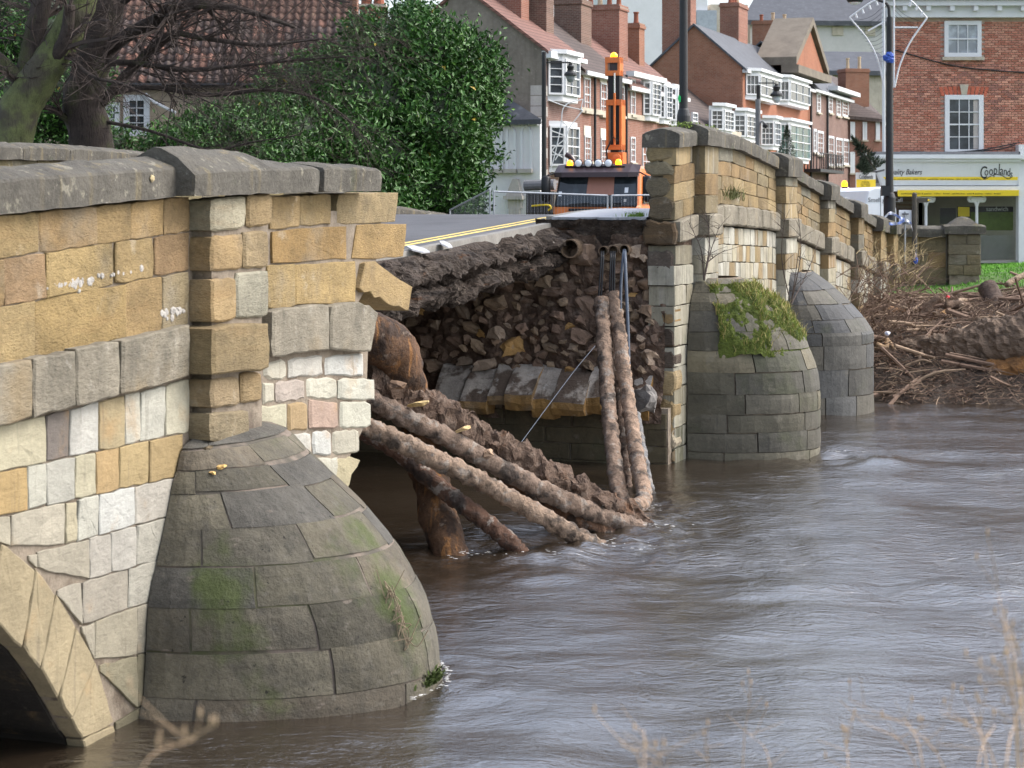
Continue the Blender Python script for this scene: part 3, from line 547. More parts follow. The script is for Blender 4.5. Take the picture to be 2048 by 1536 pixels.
for i, (a, b) in enumerate(pils + [(42.4, 42.5)]):
    n = max(1, round((a - prev) / .85))
    for r in range(4):
        g0 = lambda s, r=r: interp(s, STR) + (interp(s, TOP) - interp(s, STR)) * r / 4; g1 = lambda s, r=r: interp(s, STR) + (interp(s, TOP) - interp(s, STR)) * (r + 1) / 4
        if prev < a: rowS(prev, a, g0, g1, max(1, n - (r % 2)), yc + (gc if r == 3 else []), 'stone_streak' if i < 2 and r > 1 and random.random() < .5 else 'stone', FARP, depth=.2, seg=.3)
    if prev < a:
        rowS(prev, a, lambda s: interp(s, STR) - .40, lambda s: interp(s, STR), max(1, n - 1), [(1, 1, 1, 1)], 'string', FARW, off=.11, name='string_stone', depth=.3, cham=.03, seg=.3)
        zlow = -.4 if i == 0 else 1.2
        hh = [.40 + .0 * q for q in range(12)]; z = -.4
        nr = 11 if i == 0 else 8
        if i > 0:
            for r in range(nr):
                g1 = lambda s, r=r: interp(s, STR) - .42 - .33 * r; g0 = lambda s, r=r: interp(s, STR) - .42 - .33 * (r + 1)
                rowS(prev, a, g0, g1, max(1, int((a - prev) / .42)) + (r % 2), PAL + yc[:2], 'stone_streak', FARW, depth=.2, seg=.25)
    if i < len(pils):
        o = .2
        pc = MB().box(FACE, a + .03, b - .03, -.5, interp(a, TOP) - .02, -.1, o - .03).build('pilaster', M['mortar'], BR)
        top_ = min(interp(a, TOP), interp(b, TOP)); sz = min(interp(a, STR), interp(b, STR)); z = sz
        while z < top_ - .1:
            z2 = min(z + random.uniform(.28, .40), top_); z2 = top_ if top_ - z2 < .15 else z2
            stone(FACE, [(a, z), (b, z), (b, z2), (a, z2)], o, M['stone_streak' if i < 3 and random.random() < .6 else 'stone'], pc, 'stone', vary(pick(yc + gc), .1), depth=.22, seg=.3); z = z2
        stone(FACE, [(a - .03, sz - .40), (b + .03, sz - .40), (b + .03, sz), (a - .03, sz)], o + .1, M['string'], pc, 'string_stone', depth=.3, cham=.03, seg=.3)
        z = sz - .41
        while z > (1.8 if i < 2 else 1.6):
            stone(FACE, [(a, z - .33), (b, z - .33), (b, z), (a, z)], o, M['stone_streak'], pc, 'stone', vary(pick(PAL + yc), .1), depth=.24, seg=.3); z -= .33
        t0, t1 = interp(a, TOP), interp(b, TOP); mt = min(t0, t1)
        coping_stone(a - .12, b + .12, max(t0, t1) + .27, max(t0, t1) + .25, mt + .0, mt + .0, o + .12, .80, .12, .12, parent=pc)
    prev = b
# sliver of spandrel face between the break and the first far pilaster
for r in range(12):
    zz1 = 3.70 - .345 * r; zz0 = zz1 - .34; w1 = 19.32 - .02 * r
    a0 = 17.98 + gauss(.02); mid = a0 + (w1 - a0) * random.uniform(.4, .65)
    for (u0, u1) in ([(a0, mid), (mid, w1)] if r % 3 else [(a0, w1)]):
        stone(FACE, [(u0, zz0), (u1, zz0), (u1, zz1), (u0, zz1)], .0, M['stone_streak'], FARW, 'stone', vary(pick([lin(176, 166, 142), lin(162, 150, 122), lin(184, 176, 156)] if r < 9 else [lin(116, 112, 88)]), .1), depth=.45, seg=.25)
cut = [17.98, 19.2, 20.3, 22.6, 24.6, 26.3, 27.7, 29.6, 31.4, 32.3, 34, 35.6, 36.4, 38, 39.2, 40.7, 42.5]
for a, b in zip(cut, cut[1:]):
    coping_stone(a, b - .012, interp(a, TOP) + .25, interp(b, TOP) + .25, interp(a, TOP), interp(b, TOP), .12, .68, .09, .09, parent=FARP)
# wing wall turning to the right and the capped end pier
WG = Plane(FACE.pt(42.4, 0), (1, -.06), (-.06, -1))
rowz = [2.2, 2.65, 3.1, 3.55]
WGC = MB().box(WG, 0, 1.55, 1.9, 3.55, -.42, -.03).build('wing_wall', M['mortar'], BR)
for r in range(3):
    for (a, b) in ([(0, .55), (.55, 1.05), (1.05, 1.55)] if r % 2 else [(0, .8), (.8, 1.55)]): stone(WG, [(a, rowz[r]), (b, rowz[r]), (b, rowz[r + 1]), (a, rowz[r + 1])], 0, M['stone'], WGC, 'stone', vary(pick(yc), .1), depth=.2, seg=.3)
coping_stone(-.1, 1.55, 3.80, 3.76, 3.55, 3.52, .12, .66, parent=WGC, pl=WG)
EP = MB().box(WG, 1.62, 2.46, 2.0, 3.62, -.6, .14).build('end_pier', M['mortar'], BR)
for r in range(4):
    zz = 2.45 + r * .29
    for (a, b) in ([(1.58, 2.5)] if r == 2 else [(1.58, 2.0 + .1 * (r % 2)), (2.0 + .1 * (r % 2), 2.5)]): stone(WG, [(a, zz), (b, zz), (b, zz + .29), (a, zz + .29)], .17, M['stone'], EP, 'stone', vary(pick([lin(138, 124, 98), lin(126, 112, 90), lin(146, 128, 94)]), .1), depth=.2, seg=.3)
coping_stone(1.46, 2.62, 3.86, 3.86, 3.62, 3.62, .30, 1.02, .04, .04, parent=EP, pl=WG)
m = MB(); cpt = WG.pt(2.04, 3.86, -.2)
m.add([WG.pt(2.04 + x * .42, 3.87, -.2 + y * .36) for x, y in ((-1, -1), (1, -1), (1, 1), (-1, 1))] + [WG.pt(2.04 + x * .16, 4.08, -.2 + y * .14) for x, y in ((-1, -1), (1, -1), (1, 1), (-1, 1))] + [WG.pt(2.04, 4.12, -.2)], [(0, 1, 5, 4), (1, 2, 6, 5), (2, 3, 7, 6), (3, 0, 4, 7), (4, 5, 8), (5, 6, 8), (6, 7, 8), (7, 4, 8)]).build('cap_stone', M['coping'], EP)
# upstream parapet, its inner face seen over the near wall
UP = 10.9
UTOP = [(-8, 4.2), (0, 4.5), (8, 4.92), (14, 5.16), (17.5, 5.20), (21, 5.08), (26, 4.78), (30, 4.3), (33, 4.05), (36, 3.9)]
UPP = slab('parapet', -8, 36, UP, UP + .42, lambda s: interp(s, UTOP), lambda s: zr(s) - .3, M['mortar'], BR)
UF = Plane(P1 - NN * UP, D, NN)
for r in range(3):
    s = 8 + r * .3
    while s < 34:
        L = random.uniform(.6, 1.0); f0 = lambda q: interp(q, UTOP) - .34 * (r + 1); f1 = lambda q: interp(q, UTOP) - .34 * r
        stone(UF, [(s, f0(s)), (s + L, f0(s + L)), (s + L, f1(s + L)), (s, f1(s))], 0, M['stone'], UPP, 'stone', vary(pick([lin(150, 134, 92), lin(138, 126, 96), lin(128, 118, 98), lin(160, 140, 92)]), .1), depth=.15, seg=.3); s += L
s = 6.
while s < 35.5:
    L = random.uniform(1.5, 2.2); coping_stone(s, s + L - .012, interp(s, UTOP) + .22, interp(s + L, UTOP) + .22, interp(s, UTOP), interp(s + L, UTOP), .12, .66, parent=UPP, pl=UF); s += L
# upstream half of the collapsed spans still stands
UPH = slab('pier_wall', 4.3, 18.3, 6.4, 10.8, lambda s: zr(s) - .7, lambda s: -.9, M['soil'], BR)
# --- road, kerb, footway
EW = 2.14
def strip(name, s0, s1, w0, w1, dz, mat, thick=.12, ds=.6, kind='structure', jag=None, parent=None):
    n = int((s1 - s0) / ds); v = []; f = []
    for i in range(n + 1):
        s = s0 + (s1 - s0) * i / n; a = w0 + (jag(s) if jag else 0)
        v += [B(s, a, zr(s) + dz), B(s, w1, zr(s) + dz + .0), B(s, w1, zr(s) + dz - thick), B(s, a, zr(s) + dz - thick)]
    for i in range(n):
        q = 4 * i
        for k in range(4): f.append((q + k, q + (k + 1) % 4, q + 4 + (k + 1) % 4, q + 4 + k))
    f += [(3, 2, 1, 0), (4 * n, 4 * n + 1, 4 * n + 2, 4 * n + 3)]
    return MB().add(v, f).build(name, mat, parent, kind=kind)
jg = lambda s: .10 * fr((s * .9, 3, 0)) + .04 * fr((s * 4, 1, 0))
strip('road', -60, 7.5, EW + .3, 10.75, 0, M['asphalt']); strip('road', 7.5, 18.6, EW + .20, 10.75, 0, M['asphalt'], ds=.2, jag=jg); strip('road', 18.6, 44, EW + .3, 10.75, 0, M['asphalt'])
strip('road', 44, 260, -.5, 10.75, 0, M['asphalt'], ds=8)
strip('kerb', 7.5, 18.4, EW + .02, EW + .19, .02, M['kerb'], thick=.2, ds=.2, jag=lambda s: .6 * jg(s))
strip('kerb', 18.4, 44, EW + .08, EW + .28, .11, M['kerb'], thick=.3)
strip('pavement', 18.45, 44, .5, EW + .07, .115, M['footway'], thick=.05, ds=.3)
m = MB(); n_ = 40
for i in range(n_ + 1):
    w = .5 + (EW - .43) * i / n_; e = 18.02 + .10 * fr((w * 2.2, 5, 0)) + .04 * fr((w * 9, 2, 0))
    for s_, dz in ((18.46, 0), (e, 0), (e + .01, -.045), (18.46, -.05)): m.v.append(tuple(B(s_, w, zr(s_) + .115 + dz)))
for i in range(n_):
    for k in range(4): m.f.append((4 * i + k, 4 * i + (k + 1) % 4, 4 * i + 4 + (k + 1) % 4, 4 * i + 4 + k))
m.build('pavement', M['footway'], kind='structure')
strip('pavement', -60, 4.4, .5, EW + .28, .10, M['footway'], thick=.16)
for s0, s1 in ((8.8, 40.),): strip('yellow_line', s0, s1, EW + .52, EW + .62, .006, M['yellow_paint'], thick=.004, jag=lambda s: .0)
strip('yellow_line', 8.8, 40, EW + .74, EW + .82, .006, M['yellow_paint'], thick=.004)
# broken slabs of footway surfacing lying at the edge
for (s, w, r, a) in [(12.6, 2.06, .12, 2.0), (11.6, 2.1, .19, 1.1)]:
    pts = [B(s + r * 1.6 * math.cos(a + t) * random.uniform(.7, 1.1), w + r * .7 * math.sin(a + t), zr(s) + .01 + .05 * math.sin(t + a)) for t in [i * 1.05 for i in range(6)]]
    o = MB().prism(pts, (0, 0, .022)).build('surfacing_slab', M['footway']); tag(o, {11.6: 'largest broken slab of pale surfacing on the torn road edge', 12.6: 'smallest broken slab of pale surfacing on the torn road edge', 10.6: 'broken slab of pale surfacing nearest the leaning wall end'}[s], 'slab')
# --- torn edge of the road make-up (overhanging crust) and the cavity below
def crust(u, v):
    s = 6.0 + 12.6 * u; top = zr(s) - .05
    prof = [(0, 2.16), (.10, 2.02), (.22, 1.90), (.36, 1.84), (.46, 2.02), (.50, 2.20), (.56, 2.02), (.70, 1.90), (.84, 2.02), (.93, 2.3), (.97, 2.9), (1., 4.6)]
    th = .80 + .16 * fr((s * .8, 7, 0)) - .12 * sm(s, 15, 18.5); w = interp(v, prof) + .10 * math.sin(s * .9)
    d = min(v, .9) / .9 * th; p = B(s, w, top - d + .25 * (max(0, v - .93) / .07))
    k = sm(v, 0, .1); q = p * 1.
    return p + (NN * (fr(q, 2.2) * .16 + fr(q, 7) * .07) + Vector((0, 0, 1)) * (fr(q + Vector((3, 8, 1)), 3) * .10 + .05 * fr(q, 9))) * k
grid('road_fill', crust, 260, 60, M['crust'], BR, smooth=False)
slab('road_base', 6.4, 18.5, 2.5, 10.7, lambda s: zr(s) - .122, lambda s: zr(s) - .45, M['soil'], BR)
# soil face of the far pier
SP = SPL(18.12)
def pierface(u, v):
    w = .15 + 6.4 * u; z = .7 + 3.25 * v
    p = B(18.06 + .12 * (1 - v) - .45 * (1 - v) ** 2 + .5 * sm(w, 3.2, 6), w, z)
    return p + (-D * (fr(p, 1.6) * .14 + fr(p, 6) * .07))
grid('pier_fill', pierface, 130, 70, M['soil'], BR, smooth=False)
# ragged roof of soil under the far footway
def under(u, v):
    w = .45 + 2.0 * u; s = 18.0 + .35 * v - .12; p = B(s + .08 * fr((w * 3, 0, 1)), w, zr(18.2) + .055 - .60 * v)
    return p + (-D * (fr(p, 4) * .08)) + Vector((0, 0, fr(p, 5) * .05))
grid('pavement_fill', under, 40, 12, M['crust'], BR, smooth=False)
def rockmesh(i, fl=.6):
    import bmesh
    random.seed(100 + i); bm = bmesh.new(); bmesh.ops.create_cube(bm, size=1.7); bmesh.ops.subdivide_edges(bm, edges=bm.edges[:], cuts=3, use_grid_fill=True)
    off = Vector((i * 7.1, i * 3.3, 0))
    for x in bm.verts: x.co += Vector((fr(x.co + off, 1.1), fr(x.co + off + Vector((9, 0, 0)), 1.1), fr(x.co + off + Vector((0, 9, 0)), 1.1))) * .34
    for _ in range(6):
        nrm = Vector((gauss(1), gauss(1), gauss(1))).normalized(); h = random.uniform(.62, .95)
        for x in bm.verts:
            d_ = x.co.dot(nrm)
            if d_ > h: x.co -= nrm * (d_ - h)
    for x in bm.verts: x.co = Vector((x.co.x, x.co.y * .85, x.co.z * fl)) + Vector((gauss(.02), gauss(.02), gauss(.02)))
    me = bpy.data.meshes.new('rubble_stone'); bm.to_mesh(me); bm.free(); me.materials.append(M['rubble']); return me
ROCK = [rockmesh(i, .5 + .12 * (i % 4)) for i in range(12)]
random.seed(31)
RUBC = [lin(138, 116, 98), lin(122, 102, 84), lin(146, 126, 104), lin(112, 92, 78), lin(132, 110, 94), lin(150, 132, 114)]
def rock(p, sx, sy, sz, c, rz=None, name='rubble_stone', parent=None, tilt=.25):
    o = obj(name, random.choice(ROCK), None, None, vary(c, .15)); o.location = p; o.scale = (sx, sy, sz); o.rotation_euler = (gauss(tilt), gauss(tilt), -TH + gauss(.3) if rz is None else rz)
    if parent is not None: o.parent = parent; o.matrix_parent_inverse = WI(parent)
    return o
placed = []
for q in range(9000):
    x = random.uniform(792, 1318); y = random.uniform(500, 738)
    if y < pline(x, [(780, 645), (1000, 560), (1110, 505), (1200, 500), (1320, 500)]): continue
    r = random.choice((9, 12, 16, 20, 24)) * random.uniform(.8, 1.15) * (.8 if x > 1210 else 1)
    if q > 6500: r = random.uniform(6, 10)
    if any(((x - a) / 1.45) ** 2 + (y - b) ** 2 < (.86 * (r + c)) ** 2 for a, b, c in placed) or len(placed) > 292: continue
    placed.append((x, y, r)); u_, z_ = SP.uz(x, y); w_ = -u_
    p = Vector(pierface((w_ - .15) / 6.4, (z_ - .7) / 3.25)); k = p.y / FPX
    c = pick(RUBC) if random.random() > .05 else lin(170, 134, 84)
    rock(p + D * .01, r * k * random.uniform(1.2, 1.65), r * k * random.uniform(.9, 1.3), r * k * random.uniform(1.1, 1.6), c, parent=BR, tilt=.16 if r > 12 else .5)
# quoins and broken end faces of parapet and far face
QP = SPL(18.0)
def quoin(x0, x1, y0, y1, c, off=0., mat='stone', d=.4, **k): return stone(QP, [QP.uz(x0, y1, off), QP.uz(x1, y1, off), QP.uz(x1, y0, off), QP.uz(x0, y0, off)], off, M[mat], FARP, 'quoin', vary(c, .05), depth=d, seg=.1, rough=.018, cham=.03, **k)
for a in [(1292, 1347, 284, 322, lin(176, 150, 100)), (1290, 1345, 324, 352, lin(160, 144, 112)), (1292, 1340, 354, 392, lin(146, 130, 102)), (1296, 1346, 394, 438, lin(128, 110, 84))]: quoin(*a)
quoin(1284, 1350, 442, 492, lin(104, 80, 52), off=.12, d=.5)
for a in [(1292, 1346, 500, 545, lin(112, 96, 84)), (1322, 1349, 618, 652, lin(176, 134, 66)), (1314, 1350, 656, 696, lin(104, 86, 72)), (1312, 1350, 700, 738, lin(108, 90, 76)), (1310, 1351, 742, 790, lin(204, 172, 118)), (1318, 1350, 800, 850, lin(190, 158, 104)), (1306, 1348, 838, 880, lin(170, 136, 84)), (1326, 1350, 858, 898, lin(200, 180, 150)), (1330, 1350, 898, 926, lin(150, 120, 76))]: quoin(*a, off=.03)
# broken springers of the lost arch, pale mortar on their backs
def springer(x0, x1, yb, yt, yf, ybot, prot, c, cm):
    a = QP.uz(x0, yb)[0]; b = QP.uz(x1, yb)[0]; zb = QP.uz(x0, yb)[1]; pl = SPL(18.0 - prot); zf = pl.uz(x0, yf)[1]; zo = pl.uz(x0, ybot)[1]
    m = MB(); n = 5; v = []
    prof = [(.25, zb), (-.05, zb - .02), (-prot * .5, (zb + zf) / 2 + .05), (-prot, zf), (-prot - .02, (zf + zo) / 2), (-prot + .05, zo), (.2, zo - .02)]
    K = len(prof)
    for i in range(n + 1):
        w = -(a + (b - a) * i / n)
        for k_, (o, z) in enumerate(prof):
            p = B(18.0 + o, w, z); p += Vector((gauss(.006), fr(p, 3) * .05, fr(p + Vector((4, 4, 4)), 3) * .03)); v.append(p)
    f = [(i * K + k_, i * K + (k_ + 1) % K, (i + 1) * K + (k_ + 1) % K, (i + 1) * K + k_) for i in range(n) for k_ in range(K)] + [tuple(range(K))[::-1], tuple(range(n * K, n * K + K))]
    o = m.add(v, f).build('springer_stone', M['stone'], FARW, color=c)
    o.data.materials.append(M['lime_dirty'])
    for pidx, pg in enumerate(o.data.polygons):
        if pidx < n * K and pidx % K in (0, 1, 2): pg.material_index = 1
    return o
mk('lime_dirty', col=(.36, .325, .285, 1), var=.35, scale=4, rough=.95, bump=1., bscale=22, b2=.7, b2scale=8, stains=[((.075, .05, .035, 1), 1.8, .47, .58, ST, .9), ((.50, .48, .45, 1), 5, .6, .7, ST, .7)])
for a in [(888, 950, 728, 0, 806, 836, .62), (948, 1000, 730, 0, 803, 828, .70), (1000, 1040, 726, 0, 792, 812, .66), (1036, 1090, 726, 0, 790, 822, .72), (1088, 1130, 728, 0, 800, 838, .66), (1128, 1192, 728, 0, 806, 832, .70), (1190, 1222, 728, 0, 796, 830, .6), (1220, 1262, 732, 0, 800, 836, .5), (1262, 1308, 740, 0, 812, 842, .4)]: springer(*a, vary(lin(140, 108, 62), .08), None)
# dark coursed pier face down to the water
PW = SPL(17.75)
PWC = MB().box(PW, -6.6, -.05, -.9, .95, -.6, -.02).build('pier_face', M['mortar'], BR)
for r in range(4):
    z0 = -.25 + r * .28; u = -6.5
    while u < -.1:
        L = min(random.uniform(.7, 1.3), -.06 - u); L = L if (-.06 - u - L) > .3 else -.06 - u
        stone(PW, [(u, z0), (u + L, z0), (u + L, z0 + .28), (u, z0 + .28)], 0, M['cut_dark'], PWC, 'stone', vary(lin(104, 90, 62), .12), depth=.2, seg=.3); u += L
# projecting boulder of concrete haunching beside the pipes
o = rock(PW.px(1290, 800, .35), .30, .26, .42, lin(120, 116, 112), name='haunching_lump', parent=BR)
# ---------------------------------------------------------------- broken pipes, ducts and cables
def cat(pts, n=10):                                  # Catmull-Rom through points
    pts = [Vector(p) for p in pts]; q = [pts[0] * 2 - pts[1]] + pts + [pts[-1] * 2 - pts[-2]]; out = []
    for i in range(1, len(q) - 2):
        a, b, c, d_ = q[i - 1:i + 3]
        for k in range(n):
            t = k / n; out.append(.5 * ((2 * b) + (c - a) * t + (2 * a - 5 * b + 4 * c - d_) * t * t + (3 * b - a - 3 * c + d_) * t ** 3))
    return out + [pts[-1]]
def pipe(label, px, r, mat, col=None, amp=.03, name='utility_pipe', seg=14, n=22, catg='pipe', r1=None):
    pts = cat([P(*p) for p in px], n); L = len(pts); rr = [r + ((r1 or r) - r) * i / L for i in range(L)]
    rr = [q + .012 * math.sin(i * .9) * (i % 3 == 0) for i, q in enumerate(rr)]; o = MB().tube(pts, rr, 20, amp * 1.3, nsc=11).build(name, M[mat], smooth=True, color=col); return tag(o, label, catg)
br_, dk_ = lin(124, 96, 76), lin(96, 80, 70)
pipe('mud caked pipe lowest in front, slanting from the broken wall into the water', [(690, 835, 24.6), (745, 858, 24.7), (850, 908, 24.9), (960, 962, 25.2), (1080, 1030, 25.5), (1190, 1092, 25.7), (1260, 1135, 25.9)], .118, 'pipe_mud', lin(140, 120, 102))
pipe('mud caked pipe with soil heaped along its upper side, reaching furthest into the river', [(700, 770, 25.2), (770, 815, 25.3), (880, 868, 25.6), (990, 930, 26.1), (1110, 993, 26.5), (1200, 1030, 26.9), (1262, 1052, 27.1), (1330, 1085, 27.4)], .125, 'pipe_mud', lin(122, 104, 90), amp=.028)
pipe('dark brown pipe under the others, leaning down in front of the rusty main', [(700, 850, 25.6), (790, 900, 25.5), (880, 975, 25.3), (960, 1035, 25.2), (1020, 1085, 25.1), (1046, 1115, 25.05), (1075, 1160, 25.0)], .112, 'pipe_mud', lin(86, 62, 48), amp=.016)
pipe('half hidden brown pipe between the two long slanting pipes', [(1000, 955, 27.0), (1100, 1010, 26.9), (1180, 1050, 26.9), (1240, 1075, 27.0)], .10, 'pipe_mud', lin(110, 82, 62))
pipe('left hanging pipe of the bundle on the far pier', [(1203, 598, 33.4), (1208, 680, 33.0), (1216, 800, 32.2), (1226, 900, 31.0), (1236, 975, 30.2), (1246, 1020, 29.6)], .122, 'pipe_mud', lin(128, 108, 92), amp=.024)
pipe('right hanging pipe of the bundle, curving back along the water', [(1228, 588, 33.5), (1240, 680, 33.0), (1256, 800, 32.2), (1268, 880, 31.2), (1280, 950, 30.2), (1288, 988, 29.5), (1280, 1010, 29.0), (1245, 1018, 28.4), (1180, 1008, 27.8), (1120, 985, 27.2)], .115, 'pipe_mud', lin(138, 116, 98), amp=.022)
pipe('thin dark pipe squeezed between the two hanging pipes', [(1218, 600, 33.8), (1230, 720, 33.4), (1243, 850, 32.6), (1254, 960, 31.5), (1262, 1010, 30.6)], .07, 'pipe_mud', lin(96, 78, 66))
pipe('bluish grey thin pipe hanging beside the haunching lump', [(1272, 830, 32.6), (1284, 900, 31.6), (1298, 975, 30.6), (1306, 1010, 30.2)], .075, 'pipe_mud', lin(112, 112, 112), amp=.012)
RM = thing('water_main', 'thick rusty iron water main bent down out of the near wall', 'pipe', P(880, 1110, 25.4))
MB().tube(cat([P(*p) for p in [(700, 655, 25.2), (745, 672, 25.4), (782, 700, 25.6), (805, 750, 25.8), (822, 800, 26.0), (838, 850, 26.1)]], 10), [.30] * 10 + [.33] * 10 + [.32] * 10 + [.27] * 10 + [.25] * 11, 20, .05, nsc=4).build('elbow', M['pipe_rust'], RM, smooth=True)
MB().tube(cat([P(*p) for p in [(832, 830, 26.1), (852, 920, 25.9), (878, 1030, 25.5), (902, 1112, 25.2), (920, 1180, 25.0)]], 12), .235, 18, .045, nsc=4).build('down_pipe', M['pipe_rust'], RM, smooth=True)
# soil heaped on the slanting pipe
def heap(u, v):
    c = pline(740 + 560 * u, [(740, 790), (880, 845), (990, 905), (1110, 968), (1200, 1008), (1300, 1050)]); x = 740 + 560 * u
    Yd = 25.4 + 1.8 * u; h = .30 * (1 - u) ** .7 + .05; a = math.pi * (v * 1.15 - .2)
    p = P(x, c, Yd) + Vector((0, .12, .04)) + Vector((.0, -math.cos(a) * (.16 + .35 * (1 - u) * (v)), math.sin(a) * h))
    return p + Vector((fr(p, 5) * .09, fr(p + Vector((2, 1, 5)), 5) * .10, fr(p + Vector((7, 3, 1)), 4) * .14 + fr(p, 14) * .04))
tag(grid('soil_heap', heap, 160, 22, M['soil'], smooth=False), 'brown soil and rubble heaped along the slanting pipes', 'soil', kind='stuff')
random.seed(5)
for i, (x, y, Yd, a, b, c, lab) in enumerate([(838, 808, 25.3, .16, .05, lin(196, 172, 120), 'flat yellow stone fragment on the soil heap by the rusty main'), (925, 858, 25.7, .11, .04, lin(176, 152, 110), 'pale stone fragment halfway along the soil heap'), (975, 905, 25.9, .08, .07, lin(150, 126, 104), 'brown stone fragment at the foot of the soil heap'), (795, 770, 25.3, .10, .08, lin(130, 106, 86), 'brown stone fragment at the top of the soil heap')]):
    tag(rock(P(x, y, Yd), a, .1, b, c, name='stone_fragment', tilt=.15), lab, 'stone fragment')
for ph, z, r, lab in ((.62, 2.04, .05, 'larger yellow stone chip lying on top of the near cutwater'), (.5, 2.0, .03, 'smaller yellow stone chip lying on top of the near cutwater')):
    tag(rock(S0(ph, z, -.02), r, r * .7, r * .8, lin(206, 172, 110), name='stone_chip'), lab, 'stone chip')
# open pipe ends in the far pier
def mouth(label, x, y, r, th, ds, mat='pipe_rim'):
    c = SPL(18.0 - ds).px(x, y); ax = -D; m = MB(); e = Vector((0, 0, 1)); w = ax.cross(e); n = 24
    for rr, h in ((r, -1.2), (r, 0), (r - th, 0), (r - th, -1.1)):
        for k in range(n): q = 2 * math.pi * k / n; m.v.append(tuple(c + ax * h + (e * math.cos(q) + w * math.sin(q)) * rr))
    m.f = [(i * n + k, i * n + (k + 1) % n, (i + 1) * n + (k + 1) % n, (i + 1) * n + k) for i in range(3) for k in range(n)] + [tuple(3 * n + k for k in range(n))]
    return tag(m.build('open_pipe', M[mat], smooth=False), label, 'pipe')
mouth('large open pipe end with a pale rim under the pavement', 1139, 497, .165, .022, .35)
mouth('leftmost of three small open duct ends above the cables', 1206, 502, .085, .012, .22); mouth('middle one of three small open duct ends above the cables', 1226, 501, .09, .013, .24); mouth('rightmost of three small open duct ends, above the blue grey cables', 1248, 500, .092, .013, .28)
def cable(label, px, r, mat='black'):
    o = MB().tube(cat([P(*p) for p in px], 8), r, 8).build('cable', M[mat], smooth=True); return tag(o, label, 'cable')
for i, (x0, x1, yb, mt) in enumerate([(1203, 1196, 610, 'black'), (1207, 1201, 612, 'black'), (1222, 1219, 596, 'black'), (1226, 1224, 594, 'black'), (1230, 1228, 600, 'black')]):
    cable(['thin black cable, first from the left below the ducts', 'thin black cable, second from the left below the ducts', 'thin black cable, left one of three below the middle duct', 'thin black cable, middle one of three below the middle duct', 'thin black cable, right one of three below the middle duct'][i], [(x0, 503, 34.5), (x0, 506, 33.72), (x0 - 1, 530, 33.55), (x1, yb, 33.45)], .016, mt)
cable('blue grey cable hanging from the right duct to the haunching lump', [(1249, 500, 34.4), (1250, 507, 33.6), (1252, 560, 33.3), (1256, 660, 33.1), (1258, 752, 32.9)], .028, 'cable_blue')
cable('short blue grey cable angled left from the right duct', [(1248, 500, 34.4), (1247, 508, 33.6), (1242, 570, 33.4), (1241, 655, 33.2)], .024, 'cable_blue')
cable('taut grey wire slanting from the broken springers down to the soil heap', [(1190, 692, 32.6), (1150, 740, 31.6), (1090, 820, 29.6), (1018, 918, 26.6)], .0055, 'cable_blue')
# foam flecks where the current meets pipes and piers
rnd = random.Random(51); m = MB()
def fleck(x, y, r):
    c = Vector((x, y, .035 + rnd.uniform(0, .012))); a = rnd.gauss(-.33, .3); e = Vector((math.cos(a), math.sin(a), 0)); f_ = Vector((-math.sin(a), math.cos(a), 0)); n = 7
    m.v += [tuple(c + e * math.cos(k * 6.283 / n) * r * rnd.uniform(1.2, 3.2) + f_ * math.sin(k * 6.283 / n) * r * rnd.uniform(.5, 1.)) for k in range(n)]; m.f.append(tuple(range(len(m.v) - n, len(m.v))))
for (px, py, n_, sp) in ((1185, 1090, 26, .35), (1265, 1056, 26, .4), (1046, 1108, 22, .3), (905, 1112, 24, .3), (1290, 1020, 16, .3), (1640, 905, 12, .3), (1100, 1100, 14, .8)):
    c = PZ(px, py, 0)
    for i in range(n_): q = c + NN * abs(rnd.gauss(.05, sp)) + D * rnd.gauss(0, sp * .45); fleck(q.x, q.y, rnd.uniform(.004, .016))
for i in range(70): q = S0(rnd.uniform(1.3, 2.2), .02, -.03 - abs(rnd.gauss(0, .03))); fleck(q.x, q.y, rnd.uniform(.004, .012))
tag(m.build('foam', M['foam']), 'small white foam flecks where the current meets pipes and piers', 'foam', kind='stuff')
# ---------------------------------------------------------------- foliage helpers
def leafmesh(name, pos, nrm, size, mat, parent, tint, up=.3, asp=2.6, kind=None):
    """pos (n,3), nrm (n,3): one folded leaf of four triangles at each point"""
    n = len(pos); nrm = nrm / np.linalg.norm(nrm, axis=1, keepdims=True)
    rd = RNG.normal(size=(n, 3)); rd[:, 2] += up; ax = rd + nrm * .5; ax /= np.linalg.norm(ax, axis=1, keepdims=True)
    sd_ = np.cross(ax, nrm + RNG.normal(size=(n, 3)) * .5); sd_ /= np.linalg.norm(sd_, axis=1, keepdims=True) + 1e-9
    L = (size * RNG.uniform(.6, 1.25, n))[:, None]; fold = np.cross(sd_, ax) * L * .10
    a = pos; b = pos + ax * L * .5 + sd_ * L / asp * .5 + fold; c = pos + ax * L - fold; d_ = pos + ax * L * .5 - sd_ * L / asp * .5 + fold
    v = np.stack([a, b, c, d_], 1).reshape(-1, 3); i0 = np.arange(n) * 4
    f = np.concatenate([np.stack([i0, i0 + 1, i0 + 2], 1), np.stack([i0, i0 + 2, i0 + 3], 1)], 0)
    me = bpy.data.meshes.new(name); me.vertices.add(len(v)); me.vertices.foreach_set('co', v.ravel()); me.loops.add(f.size); me.loops.foreach_set('vertex_index', f.ravel())
    me.polygons.add(len(f)); me.polygons.foreach_set('loop_start', np.arange(len(f)) * 3); me.polygons.foreach_set('loop_total', np.full(len(f), 3)); me.update(calc_edges=True)
    at = me.attributes.new('tint', 'FLOAT', 'FACE'); at.data.foreach_set('value', np.concatenate([tint, tint]).astype(np.float32))
    return obj(name, me, M[mat], parent, kind=kind)
